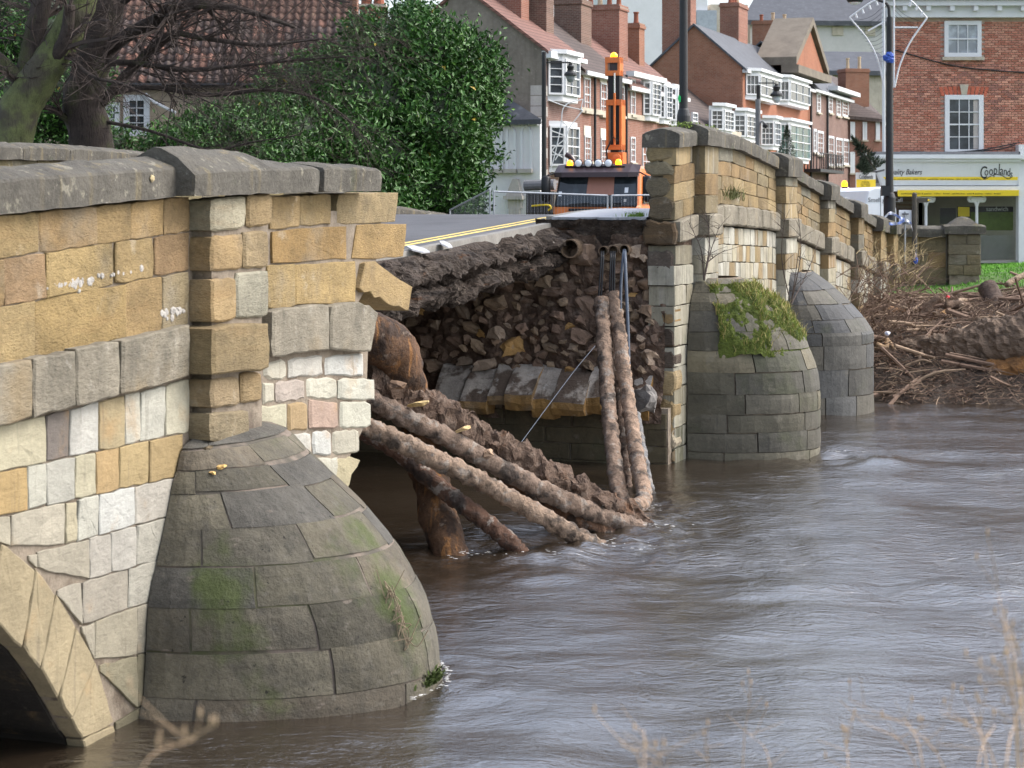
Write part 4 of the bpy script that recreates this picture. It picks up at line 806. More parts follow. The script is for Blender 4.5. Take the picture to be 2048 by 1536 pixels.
# ---------------------------------------------------------------- laurel hedge and its neighbours
def bush(label, blobs, nleaf, size, loc, catg='hedge', name='laurel_hedge', trunk=None):
    """blobs: (px, py, Y, rx_px, ry_px, depth m); leaves gather in sprays over lumpy shells"""
    root = thing(name, label, catg, loc); pos = []; nr = []; tn = []
    area = [b[3] * b[4] for b in blobs]; tot = sum(area)
    m = MB()
    for (x, y, Yd, rx, ry, dp), ar in zip(blobs, area):
        c = np.array(P(x, y, Yd)); k = Yd / FPX; rad = np.array([rx * k, dp, ry * k]); ns = int(nleaf * ar / tot / 22)
        d0 = RNG.normal(size=(ns, 3)); d0[:, 1] -= .35; d0 /= np.linalg.norm(d0, axis=1, keepdims=True)
        lump = np.array([fr(Vector(q) * 2.4 + Vector(c), 1.) for q in d0]) * .30 + RNG.uniform(-.18, .08, ns)
        cen = c + d0 * rad * (1 + lump)[:, None]
        tb = .36 + .5 * lump + RNG.normal(0, .13, ns)
        q = np.repeat(cen, 22, 0); dn = np.repeat(d0, 22, 0)
        off = RNG.normal(size=(len(q), 3)) * size * .95; pos.append(q + off); nr.append(dn + off / size * .5 + np.array([0, 0, .35])); tn.append(np.clip(np.repeat(tb, 22) + RNG.normal(0, .12, len(q)), 0, .95))
        # solid dark core added so that gaps between leaves read as shade, not sky
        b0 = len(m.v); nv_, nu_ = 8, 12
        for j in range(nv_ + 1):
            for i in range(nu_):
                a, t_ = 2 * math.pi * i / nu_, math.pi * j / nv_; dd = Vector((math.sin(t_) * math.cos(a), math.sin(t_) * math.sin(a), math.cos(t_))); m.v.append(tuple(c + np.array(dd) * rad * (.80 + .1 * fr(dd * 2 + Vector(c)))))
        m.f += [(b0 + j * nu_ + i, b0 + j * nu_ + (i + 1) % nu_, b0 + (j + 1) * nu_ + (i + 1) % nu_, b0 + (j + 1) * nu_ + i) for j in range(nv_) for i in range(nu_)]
    tn = np.concatenate(tn); tn[RNG.random(len(tn)) < .002] = 1.
    leafmesh('foliage', np.concatenate(pos), np.concatenate(nr), size, 'leaf', root, tn)
    m.build('shade_core', M['conifer'], root)
    for tr in (trunk or []): MB().tube([P(*p) for p in tr], .12, 8).build('stem', M['bark'], root)
    return root
big = [(820, 120, 61, 120, 105, 1.9), (890, 160, 61.5, 105, 100, 1.8), (940, 215, 61.5, 62, 85, 1.5), (850, 260, 60.5, 130, 140, 2.0), (900, 330, 61, 68, 110, 1.5), (740, 210, 60, 120, 130, 2.0), (700, 320, 59, 150, 110, 2.0), (560, 290, 57.5, 120, 90, 1.8), (620, 200, 60, 90, 90, 1.6), (830, 380, 60, 125, 70, 1.6), (825, 50, 61.5, 30, 50, .8), (745, 85, 61.5, 60, 50, 1.1), (640, 400, 58, 190, 80, 1.8), (960, 170, 61.5, 44, 60, 1.), (925, 120, 61.8, 40, 45, .9), (905, 405, 61, 55, 60, 1.2)]
bush('large glossy green laurel hedge beside the white building', big, 70000, .21, (*P(780, 425, 61).xy, 2.4), trunk=[[(780, 560, 61), (780, 300, 61)], [(860, 560, 61.3), (870, 250, 61.3)], [(640, 560, 59), (630, 330, 59)]])
low = [(450, 275, 55, 110, 58, 1.5), (360, 290, 54, 60, 34, 1.2), (500, 320, 55, 120, 60, 1.5), (215, 290, 54, 46, 30, 1.), (390, 325, 54, 120, 50, 1.4)]
bush('lower laurel bush in front of the white cottage window', low, 15000, .17, (*P(400, 420, 55).xy, 2.4), 'bush', 'laurel_bush')
bush('dark evergreen shrub behind the tree trunks at the left edge', [(40, 60, 58, 110, 120, 1.8), (120, 200, 58, 110, 100, 1.6), (20, 220, 57, 80, 90, 1.5)], 13000, .17, (*P(60, 420, 58).xy, 2.4), 'shrub', 'evergreen_shrub')
# ---------------------------------------------------------------- bare trees on the left bank
def limb(m, tw, p, d_, r, L, lev, rnd, droop=0., spread=1.):
    n = 6 if lev < 2 else 4; pts = [p]; d_ = d_.normalized(); q = p
    for i in range(n):
        d_ = (d_ + Vector((rnd.gauss(0, .16), rnd.gauss(0, .14), rnd.gauss(0, .15) - droop)) * spread).normalized(); q = q + d_ * L / n; pts.append(q)
    rs = [r * (1 - .55 * i / n) for i in range(n + 1)]
    (m if lev < 2 else tw).tube(pts, rs, 7 if lev < 2 else 4 if lev < 3 else 3, cap=False)
    if lev >= 4 or r < .004: return
    k = [5, 5, 6, 5][min(lev, 3)]
    for i in range(k):
        j = rnd.randint(1, n); b = pts[j]; dd = (pts[j] - pts[j - 1]).normalized()
        nd = (dd + Vector((rnd.gauss(0, .7), rnd.gauss(0, .55), rnd.gauss(0, .6)))).normalized()
        limb(m, tw, b, nd, max(.0038, rs[j] * rnd.uniform(.42, .62)), L * rnd.uniform(.5, .75), lev + 1, rnd, droop * .8, spread)
def baretree(label, trunk, tr, mat, limbs, seed, loc):
    rnd = random.Random(seed); root = thing('bare_tree', label, 'tree', loc)
    pts = cat([P(*p) for p in trunk], 8); n = len(pts); MB().tube(pts, [tr[0] + (tr[1] - tr[0]) * i / n for i in range(n)], 16, .05, nsc=3).build('trunk', M[mat], root, smooth=True)
    m, tw = MB(), MB()
    for (path, r0, r1, nsub, Ls) in limbs:
        pts = cat([P(*p) for p in path], 7); n = len(pts); rs = [r0 + (r1 - r0) * i / n for i in range(n)]; m.tube(pts, rs, 9, .012)
        for i in range(int(nsub * .7)):
            j = rnd.randint(n // 6, n - 2); dd = (pts[j + 1] - pts[j]).normalized()
            nd = (dd * .8 + Vector((rnd.gauss(.1, .5), rnd.gauss(0, .5), rnd.gauss(-.05, .6)))).normalized()
            limb(m, tw, pts[j], nd, max(.008, rs[j] * rnd.uniform(.25, .45)), Ls * rnd.uniform(.5, 1.2), 2, rnd, .03)
    m.build('branches', M['bark'], root, smooth=True); tw.build('twigs', M['twig'], root)
    return root
YT = 48
baretree('big dark trunked bare tree whose boughs reach right over the hedge', [(185, 470, YT), (185, 380, YT), (180, 270, YT), (165, 200, YT), (190, 110, YT), (215, 20, YT), (235, -90, YT)], (.62, .34), 'bark', [
    ([(190, 120, YT), (240, 80, YT - .3), (300, 45, YT - .6), (370, 12, YT - 1), (450, 14, YT - 1), (520, 30, YT - 1.2), (590, 55, YT - 1.3)], .20, .035, 34, 2.0),
    ([(200, 210, YT), (270, 130, YT - .5), (340, 70, YT - .8), (400, 75, YT - 1), (520, 90, YT - 1.3), (640, 78, YT - 1.6)], .13, .02, 34, 1.9),
    ([(190, 130, YT), (260, 125, YT - .6), (370, 140, YT - 1), (470, 132, YT - 1.3), (600, 120, YT - 1.5), (700, 112, YT - 1.8)], .09, .012, 40, 1.7),
    ([(200, 190, YT), (300, 175, YT - .6), (420, 190, YT - 1.), (540, 180, YT - 1.2), (640, 200, YT - 1.4), (710, 250, YT - 1.6)], .08, .01, 44, 1.6),
    ([(190, 240, YT), (300, 262, YT - .5), (420, 300, YT - .9), (500, 285, YT - 1), (600, 270, YT - 1.2)], .05, .01, 26, 1.4),
    ([(215, 20, YT), (300, -30, YT - .3), (420, -40, YT - .8), (560, -20, YT - 1.2), (700, 5, YT - 1.6)], .15, .02, 36, 2.0),
    ([(180, 280, YT), (130, 235, YT - .3), (90, 215, YT - .4), (40, 240, YT - .5)], .12, .03, 14, 1.2),
    ([(200, 60, YT), (140, 20, YT + .3), (90, -40, YT + .5)], .14, .05, 14, 1.5)], 3, (*P(185, 470, YT).xy, 2.4))
baretree('green barked leaning bare tree at the left edge', [(5, 470, 46), (15, 330, 46), (35, 230, 46), (75, 160, 46), (120, 90, 46), (160, 10, 46), (185, -80, 46)], (.55, .30), 'bark_green', [
    ([(30, 240, 46), (60, 120, 46.2), (75, 40, 46.3), (100, -60, 46.4)], .30, .2, 12, 1.5), ([(90, 140, 46), (130, 80, 45.6), (140, 10, 45.4)], .2, .12, 10, 1.4), ([(60, 180, 46), (0, 120, 46), (-60, 60, 46)], .2, .1, 8, 1.4),
    ([(120, 90, 46), (180, 150, 45.4), (250, 170, 45), (330, 210, 44.8)], .06, .012, 22, 1.3)], 9, (*P(5, 470, 46).xy, 2.4))
# ---------------------------------------------------------------- moss and plants on the masonry
def blades(name, pts, h, mat, col, parent=None, kind='stuff', lean=.35, w=.008, seg=2):
    m = MB()
    for p in pts:
        a = random.uniform(0, 6.28); L = h * random.uniform(.5, 1.3); l = Vector((math.cos(a), math.sin(a), 0)) * lean * random.uniform(.3, 1.6) * L; s_ = Vector((-math.sin(a), math.cos(a), 0)) * w
        p = Vector(p); q = p + l * .35 + Vector((0, 0, L * .6)); t_ = p + l + Vector((0, 0, L * random.uniform(.75, 1.)))
        m.add([p - s_, p + s_, q + s_ * .7, q - s_ * .7, t_], [(0, 1, 2, 3), (3, 2, 4)])
    return m.build(name, M[mat], parent, color=col, kind=kind)
random.seed(12)
def mossf(u, v):
    phi = .28 + 1.55 * u; z = 1.78 + 1.22 * v; p = S1(phi, z, -.02); k = fr(p, 2.0) + .25 * fr(p, 7) + .10 - 1.2 * max(0, .42 - v - .25 * math.sin(u * 9)) - .9 * max(0, abs(u - .45) - .36)
    return p + (NN * .5 - D * .1 + Vector((0, 0, .6))) * (.065 * max(-.9, min(1, k * 2.4)) + .03 * fr(p, 12)) 
MOSS = tag(grid('moss_mat', mossf, 110, 60, M['moss'], smooth=False), 'bright green moss and turf growing over the dome of the middle cutwater', 'moss', kind='stuff')
def mp():
    while True:
        u, v = random.random(), random.random() ** .8; p = Vector(mossf(u, v))
        if fr(p, 2.0) > -.05: return p - Vector((0, 0, .02))
blades('moss_grass', [mp() for _ in range(1200)], .10, 'grass', lin(118, 130, 52), lean=.9, w=.006); tag(bpy.data.objects['moss_grass'], 'fine green grass sprouting from the moss on the cutwater', 'grass', kind='stuff')
blades('dry_moss_grass', [mp() for _ in range(600)], .16, 'grass', lin(160, 148, 96), lean=1.1, w=.006); tag(bpy.data.objects['dry_moss_grass'], 'straw coloured dry grass among the moss on the cutwater', 'grass', kind='stuff')
# turf on top of the far parapet end and at the broken pavement
pts = [FACE.px(random.uniform(1360, 1436), random.uniform(262, 270), -.15 + gauss(.1), 0) for _ in range(420)]
pts = [FACE.pt(random.uniform(18.9, 21.1), 5.72 + .10 * random.random(), random.uniform(-.35, .05)) for _ in range(500)]
tag(blades('coping_moss', pts, .05, 'grass', lin(104, 124, 48), lean=.8, w=.012), 'low green moss on the highest coping stones by the lamp post', 'moss', kind='stuff')
pts = [B(18.15 + abs(gauss(.15)), .62 + abs(gauss(.18)), zr(18.2) + .11) for _ in range(160)]
tag(blades('pavement_grass', pts, .10, 'grass', lin(110, 140, 50), lean=.8, w=.006), 'tuft of grass at the broken edge of the pavement', 'grass', kind='stuff')
pts = [FACE.px(1468 + gauss(10), 396 + gauss(3), .06) for _ in range(90)]
tag(blades('wall_fern', pts, .22, 'grass', lin(96, 100, 60), lean=.9, w=.009), 'small fern growing on the string course of the far parapet', 'fern', kind='stuff')
pts = [S0(1.6 + gauss(.08), .06 + abs(gauss(.05)), -.01) for _ in range(150)]
tag(blades('waterline_moss', pts, .05, 'grass', lin(60, 74, 26), lean=1.2, w=.012), 'dark moss at the waterline of the near cutwater', 'moss', kind='stuff')
m = MB(); rnd = random.Random(4)
for i in range(26):
    p = S0(1.36 + rnd.gauss(0, .02), .98 - .02 * i, -.01); m.tube(cat([p, p + Vector((rnd.gauss(.0, .05), -.05, rnd.uniform(-.1, .12))), p + Vector((rnd.gauss(0, .09), -.06 + rnd.gauss(0, .03), rnd.uniform(-.22, .3)))], 3), .005, 4)
tag(m.build('root_tuft', M['stick'], color=lin(130, 116, 96)), 'dry root tuft hanging on the near cutwater face', 'roots')
random.seed(14)
def sapling(label, base, tops, seed, name='bare_sapling'):
    rnd = random.Random(seed); m = MB()
    for tpt in tops:
        pts = cat([base, (Vector(base) + Vector(tpt)) / 2 + Vector((rnd.gauss(0, .06), 0, .05)), tpt], 6); m.tube(pts, [.014 * (1 - .8 * i / len(pts)) for i in range(len(pts))], 5)
        for k in range(10):
            q = pts[rnd.randint(3, len(pts) - 1)]; dv = Vector((rnd.gauss(0, .22), rnd.gauss(0, .12), rnd.uniform(.02, .3))); m.tube([q, q + dv * .5 + Vector((0, 0, .02)), q + dv], [.006, .004, .002], 4)
    return tag(m.build(name, M['twig']), label, 'sapling')
sapling('bare reddish sapling growing from the mossy middle cutwater', FACE.px(1408, 560, .5), [FACE.px(1412, 425, .5), FACE.px(1440, 450, .6), FACE.px(1380, 450, .5), FACE.px(1450, 500, .7)], 1)
sapling('taller bare sapling between the two far cutwaters', FACE.px(1582, 610, .4), [FACE.px(1594, 410, .5), FACE.px(1570, 430, .5), FACE.px(1640, 470, .6), FACE.px(1600, 480, .5)], 2)
# ---------------------------------------------------------------- flood debris on the far bank
def deb(x, y):                                        # top of the mound
    c = Vector(B(36, -8.5, 0)); 
    h = .8 * math.exp(-((x - 14.9) / 2.6) ** 2 - ((y - 51.5) / 2.4) ** 2) + .75 * math.exp(-((y - 46.2) / 2.2) ** 2) * sm(x, 7.6, 9) + 1.0 * math.exp(-((x - 10.2) / 2.4) ** 2 - ((y - 50) / 3.4) ** 2) + .9 * math.exp(-((x - 16) / 4) ** 2 - ((y - 49) / 2.6) ** 2)
    return h
def mound(u, v):
    x = 7.2 + 13 * u; y = 44.0 + 17 * v; q = Vector((x, y, 0)) - P1; s, w = q.dot(D), -q.dot(NN)
    g = gz(s, w); h = deb(x, y); z = g - .16 + .5 * h + .14 * fr((x * .8, y * .8, 0)) * min(1, h * 2)
    return Vector((x, y, z + .08 * fr((x * 3, y * 3, 2))))
DB = tag(grid('flood_debris', mound, 110, 130, M['stick_floor'] if 'stick_floor' in M else mk('stick_floor', col=(.075, .055, .042, 1), var=.6, scale=6, rough=.95, bump=1., bscale=30, bdist=.06, b2=1., b2scale=9, b2dist=.12, stains=[((.17, .13, .1, 1), 14, .56, .66, (1, 3, 1), .8), ((.018, .013, .01, 1), 6, .55, .66, ST, .8)]), smooth=False), 'matted brown mound of flood debris on the river bank', 'debris', kind='stuff')
rnd = random.Random(77); m1, m2 = MB(), MB()
def onm(x, y): return mound((x - 7.2) / 13, (y - 44.0) / 17).z
k = 0
while k < 12000:
    x = rnd.uniform(7.6, 19.6); y = rnd.uniform(44.2, 59); q = Vector((x, y, 0)) - P1; g = gz(q.dot(D), -q.dot(NN)); z = onm(x, y)
    if z < g - .05 and rnd.random() > .03: k += .05; continue
    L = rnd.uniform(.10, .5) * (2.0 if rnd.random() < .08 else 1); a = rnd.gauss(.0, .9); e = rnd.gauss(0, .33); d_ = Vector((math.cos(a) * math.cos(e), math.sin(a) * math.cos(e), math.sin(e))) * L / 2; c = Vector((x, y, z + rnd.uniform(-.02, .14)))
    r = rnd.uniform(.005, .013) * (1.5 if L > .6 else 1); mm = m1 if rnd.random() < .72 else m2
    bend = Vector((rnd.gauss(0, .04), rnd.gauss(0, .04), rnd.gauss(0, .04))); mm.tube([c - d_, c + bend, c + d_], [r, r, r * .5], 4, cap=False); k += 1
for i in range(330):
    x = rnd.uniform(8.2, 19); y = rnd.uniform(44.8, 55); q = Vector((x, y, 0)) - P1
    if onm(x, y) < gz(q.dot(D), -q.dot(NN)) - .05: continue
    L = rnd.uniform(.5, 2.1); a = rnd.gauss(0, .8); d_ = Vector((math.cos(a), math.sin(a), rnd.gauss(.0, .25))) * L / 2; c = Vector((x, y, onm(x, y) + rnd.uniform(.02, .12))); r = rnd.choice((.02, .03, .045, .07)) * rnd.uniform(.7, 1.1)
    (m1 if i % 3 else m2).tube(cat([c - d_, c + Vector((rnd.gauss(0, .06), 0, rnd.gauss(.02, .05))), c + d_], 3), [r, r * .95, r * .9, r * .85, r * .8, r * .7, r * .5], 6)
tag(m1.build('debris_sticks', M['stick'], color=lin(112, 92, 78)), 'dark brown sticks and reeds matted over the debris mound', 'sticks', kind='stuff')
tag(m2.build('pale_debris_sticks', M['stick'], color=lin(140, 120, 100)), 'paler straw coloured sticks scattered over the debris mound', 'sticks', kind='stuff')
def log(label, px, r0, r1, col, mat='driftwood', seg=12, amp=.03, name='driftwood_log', broken=False, n=8):
    r0 *= 1.35; r1 *= 1.35; col = tuple(x * 1.3 for x in col[:3]) + (1,); pts = cat([P(*p) for p in px], n); N_ = len(pts); o = MB().tube(pts, [r0 + (r1 - r0) * i / N_ for i in range(N_)], seg, amp, nsc=5).build(name, M[mat], smooth=True, color=col)
    return tag(o, label, 'log')
root = thing('fallen_trunk', 'huge fallen tree trunk lying across the front of the debris', 'log', P(1930, 760, 47.5))
pts = cat([P(*p) for p in [(1800, 690, 47.0), (1850, 700, 46.9), (1910, 704, 46.6), (1975, 698, 46.3), (2030, 688, 46.0), (2090, 670, 45.8), (2160, 658, 45.5)]], 9)
MB().tube(pts, [.12 + .55 * min(1, i / 26) for i in range(len(pts))], 44, .11, nsc=5).build('trunk', M['driftwood'], root, smooth=False, color=lin(122, 104, 88))
pts = cat([P(*p) for p in [(1960, 738, 45.8), (1995, 744, 45.6), (2030, 737, 45.5), (2056, 725, 45.5)]], 6)
MB().tube(pts, [.10, .2, .27, .3, .3, .3, .3, .3, .3, .3, .3, .3, .3, .3, .3, .3, .3, .28, .2], 14, .10, nsc=4).build('torn_wood', M['driftwood'], root, smooth=False, color=lin(150, 108, 66))
log('dark upright stump leaning in the debris', [(1975, 575, 52), (1988, 600, 51.6), (2000, 640, 51), (2004, 655, 50.8)], .19, .22, lin(84, 70, 62))
log('curved dark log ending in the upright stump', [(1995, 655, 50.6), (2040, 650, 50.4), (2100, 640, 50.2)], .16, .14, lin(76, 64, 58))
log('forked grey log standing up in the middle of the debris', [(1830, 645, 50), (1848, 630, 50), (1862, 608, 50), (1880, 596, 50)], .10, .07, lin(104, 86, 72))
log('pale orange ended log lying in the middle of the debris', [(1776, 622, 51), (1800, 626, 50.8), (1818, 628, 50.6)], .11, .10, lin(136, 104, 76))
log('light brown split log sloping down to the left', [(1900, 622, 50), (1870, 640, 49.8), (1826, 660, 49.4)], .07, .09, lin(160, 124, 84))
log('curved brown bough across the debris below the stump', [(1890, 611, 50.6), (1930, 612, 50.6), (1950, 635, 50.2), (1972, 645, 50)], .08, .10, lin(112, 92, 76))
log('long thin bough at the foot of the debris, left end in the water', [(1745, 778, 46), (1790, 770, 46), (1830, 755, 46.2), (1880, 756, 46.1), (1920, 760, 46), (1962, 752, 46)], .08, .07, lin(96, 78, 66))
log('thin branch rising to the right over the long bough', [(1822, 735, 46.6), (1862, 755, 46.2), (1915, 732, 46)], .05, .035, lin(112, 90, 74))
log('smooth dark branch at the right edge of the waterline', [(1990, 785, 45.4), (2020, 778, 45.4), (2060, 768, 45.4)], .06, .07, lin(104, 94, 88))
log('pale leaning pole at the right end of the debris', [(2012, 570, 53), (2050, 548, 53.4), (2080, 530, 53.6)], .06, .05, lin(142, 124, 104))
log('twisted pale root below the cutwater end', [(1752, 690, 47), (1772, 695, 47), (1775, 680, 47.1), (1790, 700, 47)], .06, .03, lin(168, 140, 110))
log('second thin bough crossing low in front', [(1750, 760, 46), (1800, 742, 46.4), (1850, 722, 46.8)], .05, .035, lin(100, 80, 68))
log('short dark chunk near the forked log', [(1880, 636, 50), (1905, 655, 49.6), (1925, 640, 49.8)], .06, .05, lin(92, 74, 60))
PLk = Plane(P(1825, 600, 53), (1, .05), (.05, -1))
o = MB().hexa([P(1770, 603, 53), P(1884, 602, 52.4), P(1884, 602, 53.0), P(1770, 603, 53.6), P(1770, 592, 53), P(1884, 591, 52.4), P(1884, 591, 53.0), P(1770, 592, 53.6)]).build('wooden_plank', M['driftwood'], color=lin(170, 142, 112)); tag(o, 'pale wooden plank lying level on the debris', 'plank')
for x, y, Yd, r, mt, nm, lab in [(1896, 594, 52.4, .05, 'red', 'litter', 'small red scrap of litter beside the plank'), (1898, 669, 48.8, .05, 'white', 'plastic_bottle', 'white plastic bottle lying on the debris'), (1775, 667, 47.4, .07, 'tape', 'litter', 'pale blue plastic scrap near the cutwater'), (1826, 745, 46.2, .07, 'lens', 'plastic_bottle', 'clear plastic bottle under the fallen trunk'), (1810, 732, 46.4, .07, 'lens', 'litter', 'crumpled clear plastic above the clear bottle')]:
    p = P(x, y, Yd); m = MB().lathe(p, [(r * .4, -r * 1.6), (r * .7, -r * 1.4), (r * .7, r), (r * .3, r * 1.6), (r * .25, r * 2)], 8, (1, .2, .25)) if 'bottle' in nm else MB().lathe(p, [(r * .5, -r), (r, -r * .3), (r * .6, r * .5), (r * .3, r)], 7, (1, .3, .2)); tag(m.build(nm, M[mt]), lab, 'litter')
# brambles and dry reeds by the wall and bank
rnd = random.Random(8); m = MB()
for i in range(360):
    t_ = rnd.random(); x = 1700 + 130 * t_ + rnd.gauss(0, 16); yb = 600 + rnd.uniform(-60, 90); Yd = 46 + 6 * rnd.random(); L = rnd.uniform(.3, 1.1)
    p = P(x, yb, Yd); d_ = Vector((rnd.gauss(.1, .5), rnd.gauss(0, .3), rnd.uniform(.1, .8))).normalized() * L; m.tube([p - d_ * .2, p + d_ * .5 + Vector((0, 0, .06)), p + d_ + Vector((rnd.gauss(0, .1), 0, -.12 * L))], [.009, .007, .003], 4, cap=False)
tag(m.build('bramble_stems', M['stick'], color=lin(112, 92, 78)), 'tangle of dry bramble stems between the cutwater and the grass bank', 'brambles', kind='stuff')
m = MB()
for i in range(150):
    x = rnd.uniform(1690, 1850); p = P(x, 535 + rnd.gauss(0, 22), rnd.uniform(50, 55)); d_ = Vector((rnd.gauss(.15, .5), rnd.gauss(0, .3), rnd.uniform(.3, 1.))).normalized() * rnd.uniform(.2, .75); m.tube([p, p + d_ * .6, p + d_ + Vector((.1, 0, -.05))], [.008, .006, .003], 4, cap=False)
tag(m.build('dry_reeds', M['stick'], color=lin(186, 166, 124)), 'pale dry reeds leaning beside the end of the far wall', 'reeds', kind='stuff')
pts = []
while len(pts) < 26000:
    x = random.uniform(8.5, 24); y = random.uniform(53, 69.5); q = Vector((x, y, 0)) - P1; s, w = q.dot(D), -q.dot(NN)
    if w > -.6 or s < 40.0: continue
    pts.append((x, y, gz(s, w) - .01))
tag(blades('lawn_grass', pts[:20000], .085, 'grass', lin(96, 150, 48), w=.012, lean=.5), 'bright green grass on the bank in front of the bakery', 'grass', kind='stuff')
# foreground dead stems on the camera's own bank, out of focus
rnd = random.Random(6); m = MB(); FG = []
def stem(x0, y0, x1, y1, Yd, heads=4):
    a = P(x0, y0 + 260, Yd); b = P(x1, y1, Yd + rnd.gauss(0, .3)); pts = cat([a, P((x0 * 2 + x1) / 3, (y0 * 2 + y1) / 3, Yd), b], 6); m.tube(pts, [(.0016 + .0008 * rnd.random()) * (1 - .6 * i / len(pts)) for i in range(len(pts))], 5)
    for k in range(heads):
        q = pts[rnd.randint(len(pts) // 2, len(pts) - 1)]; d_ = Vector((rnd.gauss(0, .05), 0, rnd.uniform(.0, .09))); m.tube([q, q + d_], [.0012, .0008], 4)
        if rnd.random() < .55: m.lathe(q + d_, [(.001, 0), (.0035, .008), (.001, .02)], 5)
for a in [(2046, 1536, 1990, 1140, 4.6), (2060, 1500, 2010, 1230, 4.4), (2040, 1560, 2030, 1300, 4.2), (1960, 1560, 1700, 1400, 5.2), (1880, 1560, 1720, 1440, 5.6), (2030, 1540, 1880, 1420, 4.8), (1480, 1560, 1500, 1400, 6), (1560, 1560, 1500, 1470, 5.5), (1300, 1570, 1250, 1490, 4.5), (1290, 1570, 1288, 1460, 4.3), (1420, 1570, 1410, 1490, 5), (1860, 1560, 1810, 1440, 5), (1990, 1560, 1930, 1400, 5), (2048, 1500, 2000, 1330, 4.6), (2050, 1420, 2036, 1290, 4.6), (230, 1570, 390, 1478, 3.2), (1330, 1580, 1310, 1500, 4.1), (1700, 1570, 1690, 1480, 5.5), (1940, 1570, 1990, 1450, 4.6), (2000, 1570, 2040, 1420, 4.4)]: stem(*a, heads=rnd.randint(3, 8))
tag(m.build('dead_stems', M['stick'], color=lin(176, 150, 122)), 'dead brown stems in the foreground on the near bank', 'dead stems', kind='stuff')
# ---------------------------------------------------------------- buildings
random.seed(40)
def window(pl, u0, u1, z0, z1, parent, cols=2, rows=4, off=.0, fr_=.065, pane='glass', sill=True, bar=.028, name='window', mat='white'):
    m = MB(); o1 = off + .06
    m.box(pl, u0, u0 + fr_, z0, z1, off - .05, o1); m.box(pl, u1 - fr_, u1, z0, z1, off - .05, o1); m.box(pl, u0 + fr_, u1 - fr_, z0, z0 + fr_, off - .05, o1); m.box(pl, u0 + fr_, u1 - fr_, z1 - fr_, z1, off - .05, o1)
    a, b, c, d_ = u0 + fr_, u1 - fr_, z0 + fr_, z1 - fr_
    for i in range(1, cols): x = a + (b - a) * i / cols; m.box(pl, x - bar / 2, x + bar / 2, c, d_, off - .03, o1 - .025)
    for i in range(1, rows):
        z = c + (d_ - c) * i / rows; h = bar * (1.8 if rows % 2 == 0 and i == rows // 2 else 1) / 2; m.box(pl, a, b, z - h, z + h, off - .028, o1 - .02)
    o = m.build(name, M[mat], parent)
    MB().box(pl, a - .01, b + .01, c - .01, d_ + .01, off - .06, off - .005).build('pane', M[pane], o)
    if sill: MB().box(pl, u0 - .08, u1 + .08, z0 - .12, z0 - .005, off - .05, off + .16).build('sill', M['pale_stone'], o)
    return o
def winpx(pl, x0, x1, y0, y1, parent, **k):
    u0, z1 = pl.uz(x0, y0); u1, _ = pl.uz(x1, y0); _, z0 = pl.uz((x0 + x1) / 2, y1); _, z1 = pl.uz((x0 + x1) / 2, y0); return window(pl, u0, u1, z0, z1, parent, **k)
def wall(pl, poly, parent, mat, off=0., th=.3, name='wall'):
    return MB().prism([pl.pt(u, z, off) for u, z in poly], -pl.n * th).build(name, M[mat], parent)
def chimney(pl, u, z0, z1, wd, dp, parent, mat, pots=3, o=-3.4, potm='terracotta', poth=.5):
    m = MB(); m.box(pl, u - wd / 2, u + wd / 2, z0, z1, o - dp / 2, o + dp / 2); m.box(pl, u - wd / 2 - .06, u + wd / 2 + .06, z1, z1 + .16, o - dp / 2 - .06, o + dp / 2 + .06); m.box(pl, u - wd / 2 - .02, u + wd / 2 + .02, z1 + .16, z1 + .26, o - dp / 2 - .02, o + dp / 2 + .02)
    c = m.build('chimney', M[mat], parent)
    for i in range(pots):
        t = (i + .5) / pots - .5; p = pl.pt(u + (wd * t if wd > dp else 0), z1 + .26, o + (0 if wd > dp else dp * t)); q = random.uniform(.8, 1.25) * poth
        MB().lathe(p, [(.15, 0), (.12, q * .3), (.115, q * .85), (.15, q * .9), (.14, q)], 10).build('chimney_pot', M[potm if random.random() < .8 else 'buffpot'], c)
    return c
TF = Plane((1.22, 80), D, NN)                          # street front of the terrace
TB = 1.6                                               # hidden base
def house(label, x0, x1, eave, name='terraced_house', wallm='brick_d', roofm='tiles_brown', rise=2.7, dep=6.8, ridge=True, gable=None, gmat='brick_n', u1=None, ov=.15):
    u0 = TF.up(x0); u1 = TF.up(x1) if u1 is None else u1
    h = thing(name, label, 'house', TF.pt((u0 + u1) / 2, TB, -dep / 2))
    wall(TF, [(u0, TB), (u1, TB), (u1, eave), (u0, eave)], h, wallm)
    r = MB(); q = lambda u, o, z: TF.pt(u, z, o)
    for (a, b) in (((.28, eave - .08), (-dep / 2, eave + rise)), ((-dep - .2, eave - .08), (-dep / 2, eave + rise))):
        v = [q(u0 - ov, a[0], a[1]), q(u1 + .0, a[0], a[1]), q(u1, b[0], b[1]), q(u0 - ov, b[0], b[1])]; r.add(v + [x - Vector((0, 0, .14)) for x in v], [(0, 1, 2, 3), (7, 6, 5, 4), (0, 4, 5, 1), (1, 5, 6, 2), (2, 6, 7, 3), (3, 7, 4, 0)])
    rf = r.build('roof', M[roofm], h)
    MB().box(TF, u0, u1, TB, eave - .1, -dep, -dep + .3).build('back_wall', M[wallm], h)
    if gable is not None:
        gp = Plane(TF.pt(u0, 0), -NN, -D)
        wall(gp, [(0, TB), (dep, TB), (dep, eave), (dep / 2, eave + rise - .05), (0, eave)], h, gmat, off=.01, name='gable_wall')
    MB().box(TF, u0, u1, eave - .28, eave - .10, .02, .34).build('gutter', M['white'], h)
    return h, u0, u1, rf
def tz(y, px): return TF.uz(px, y)[1]
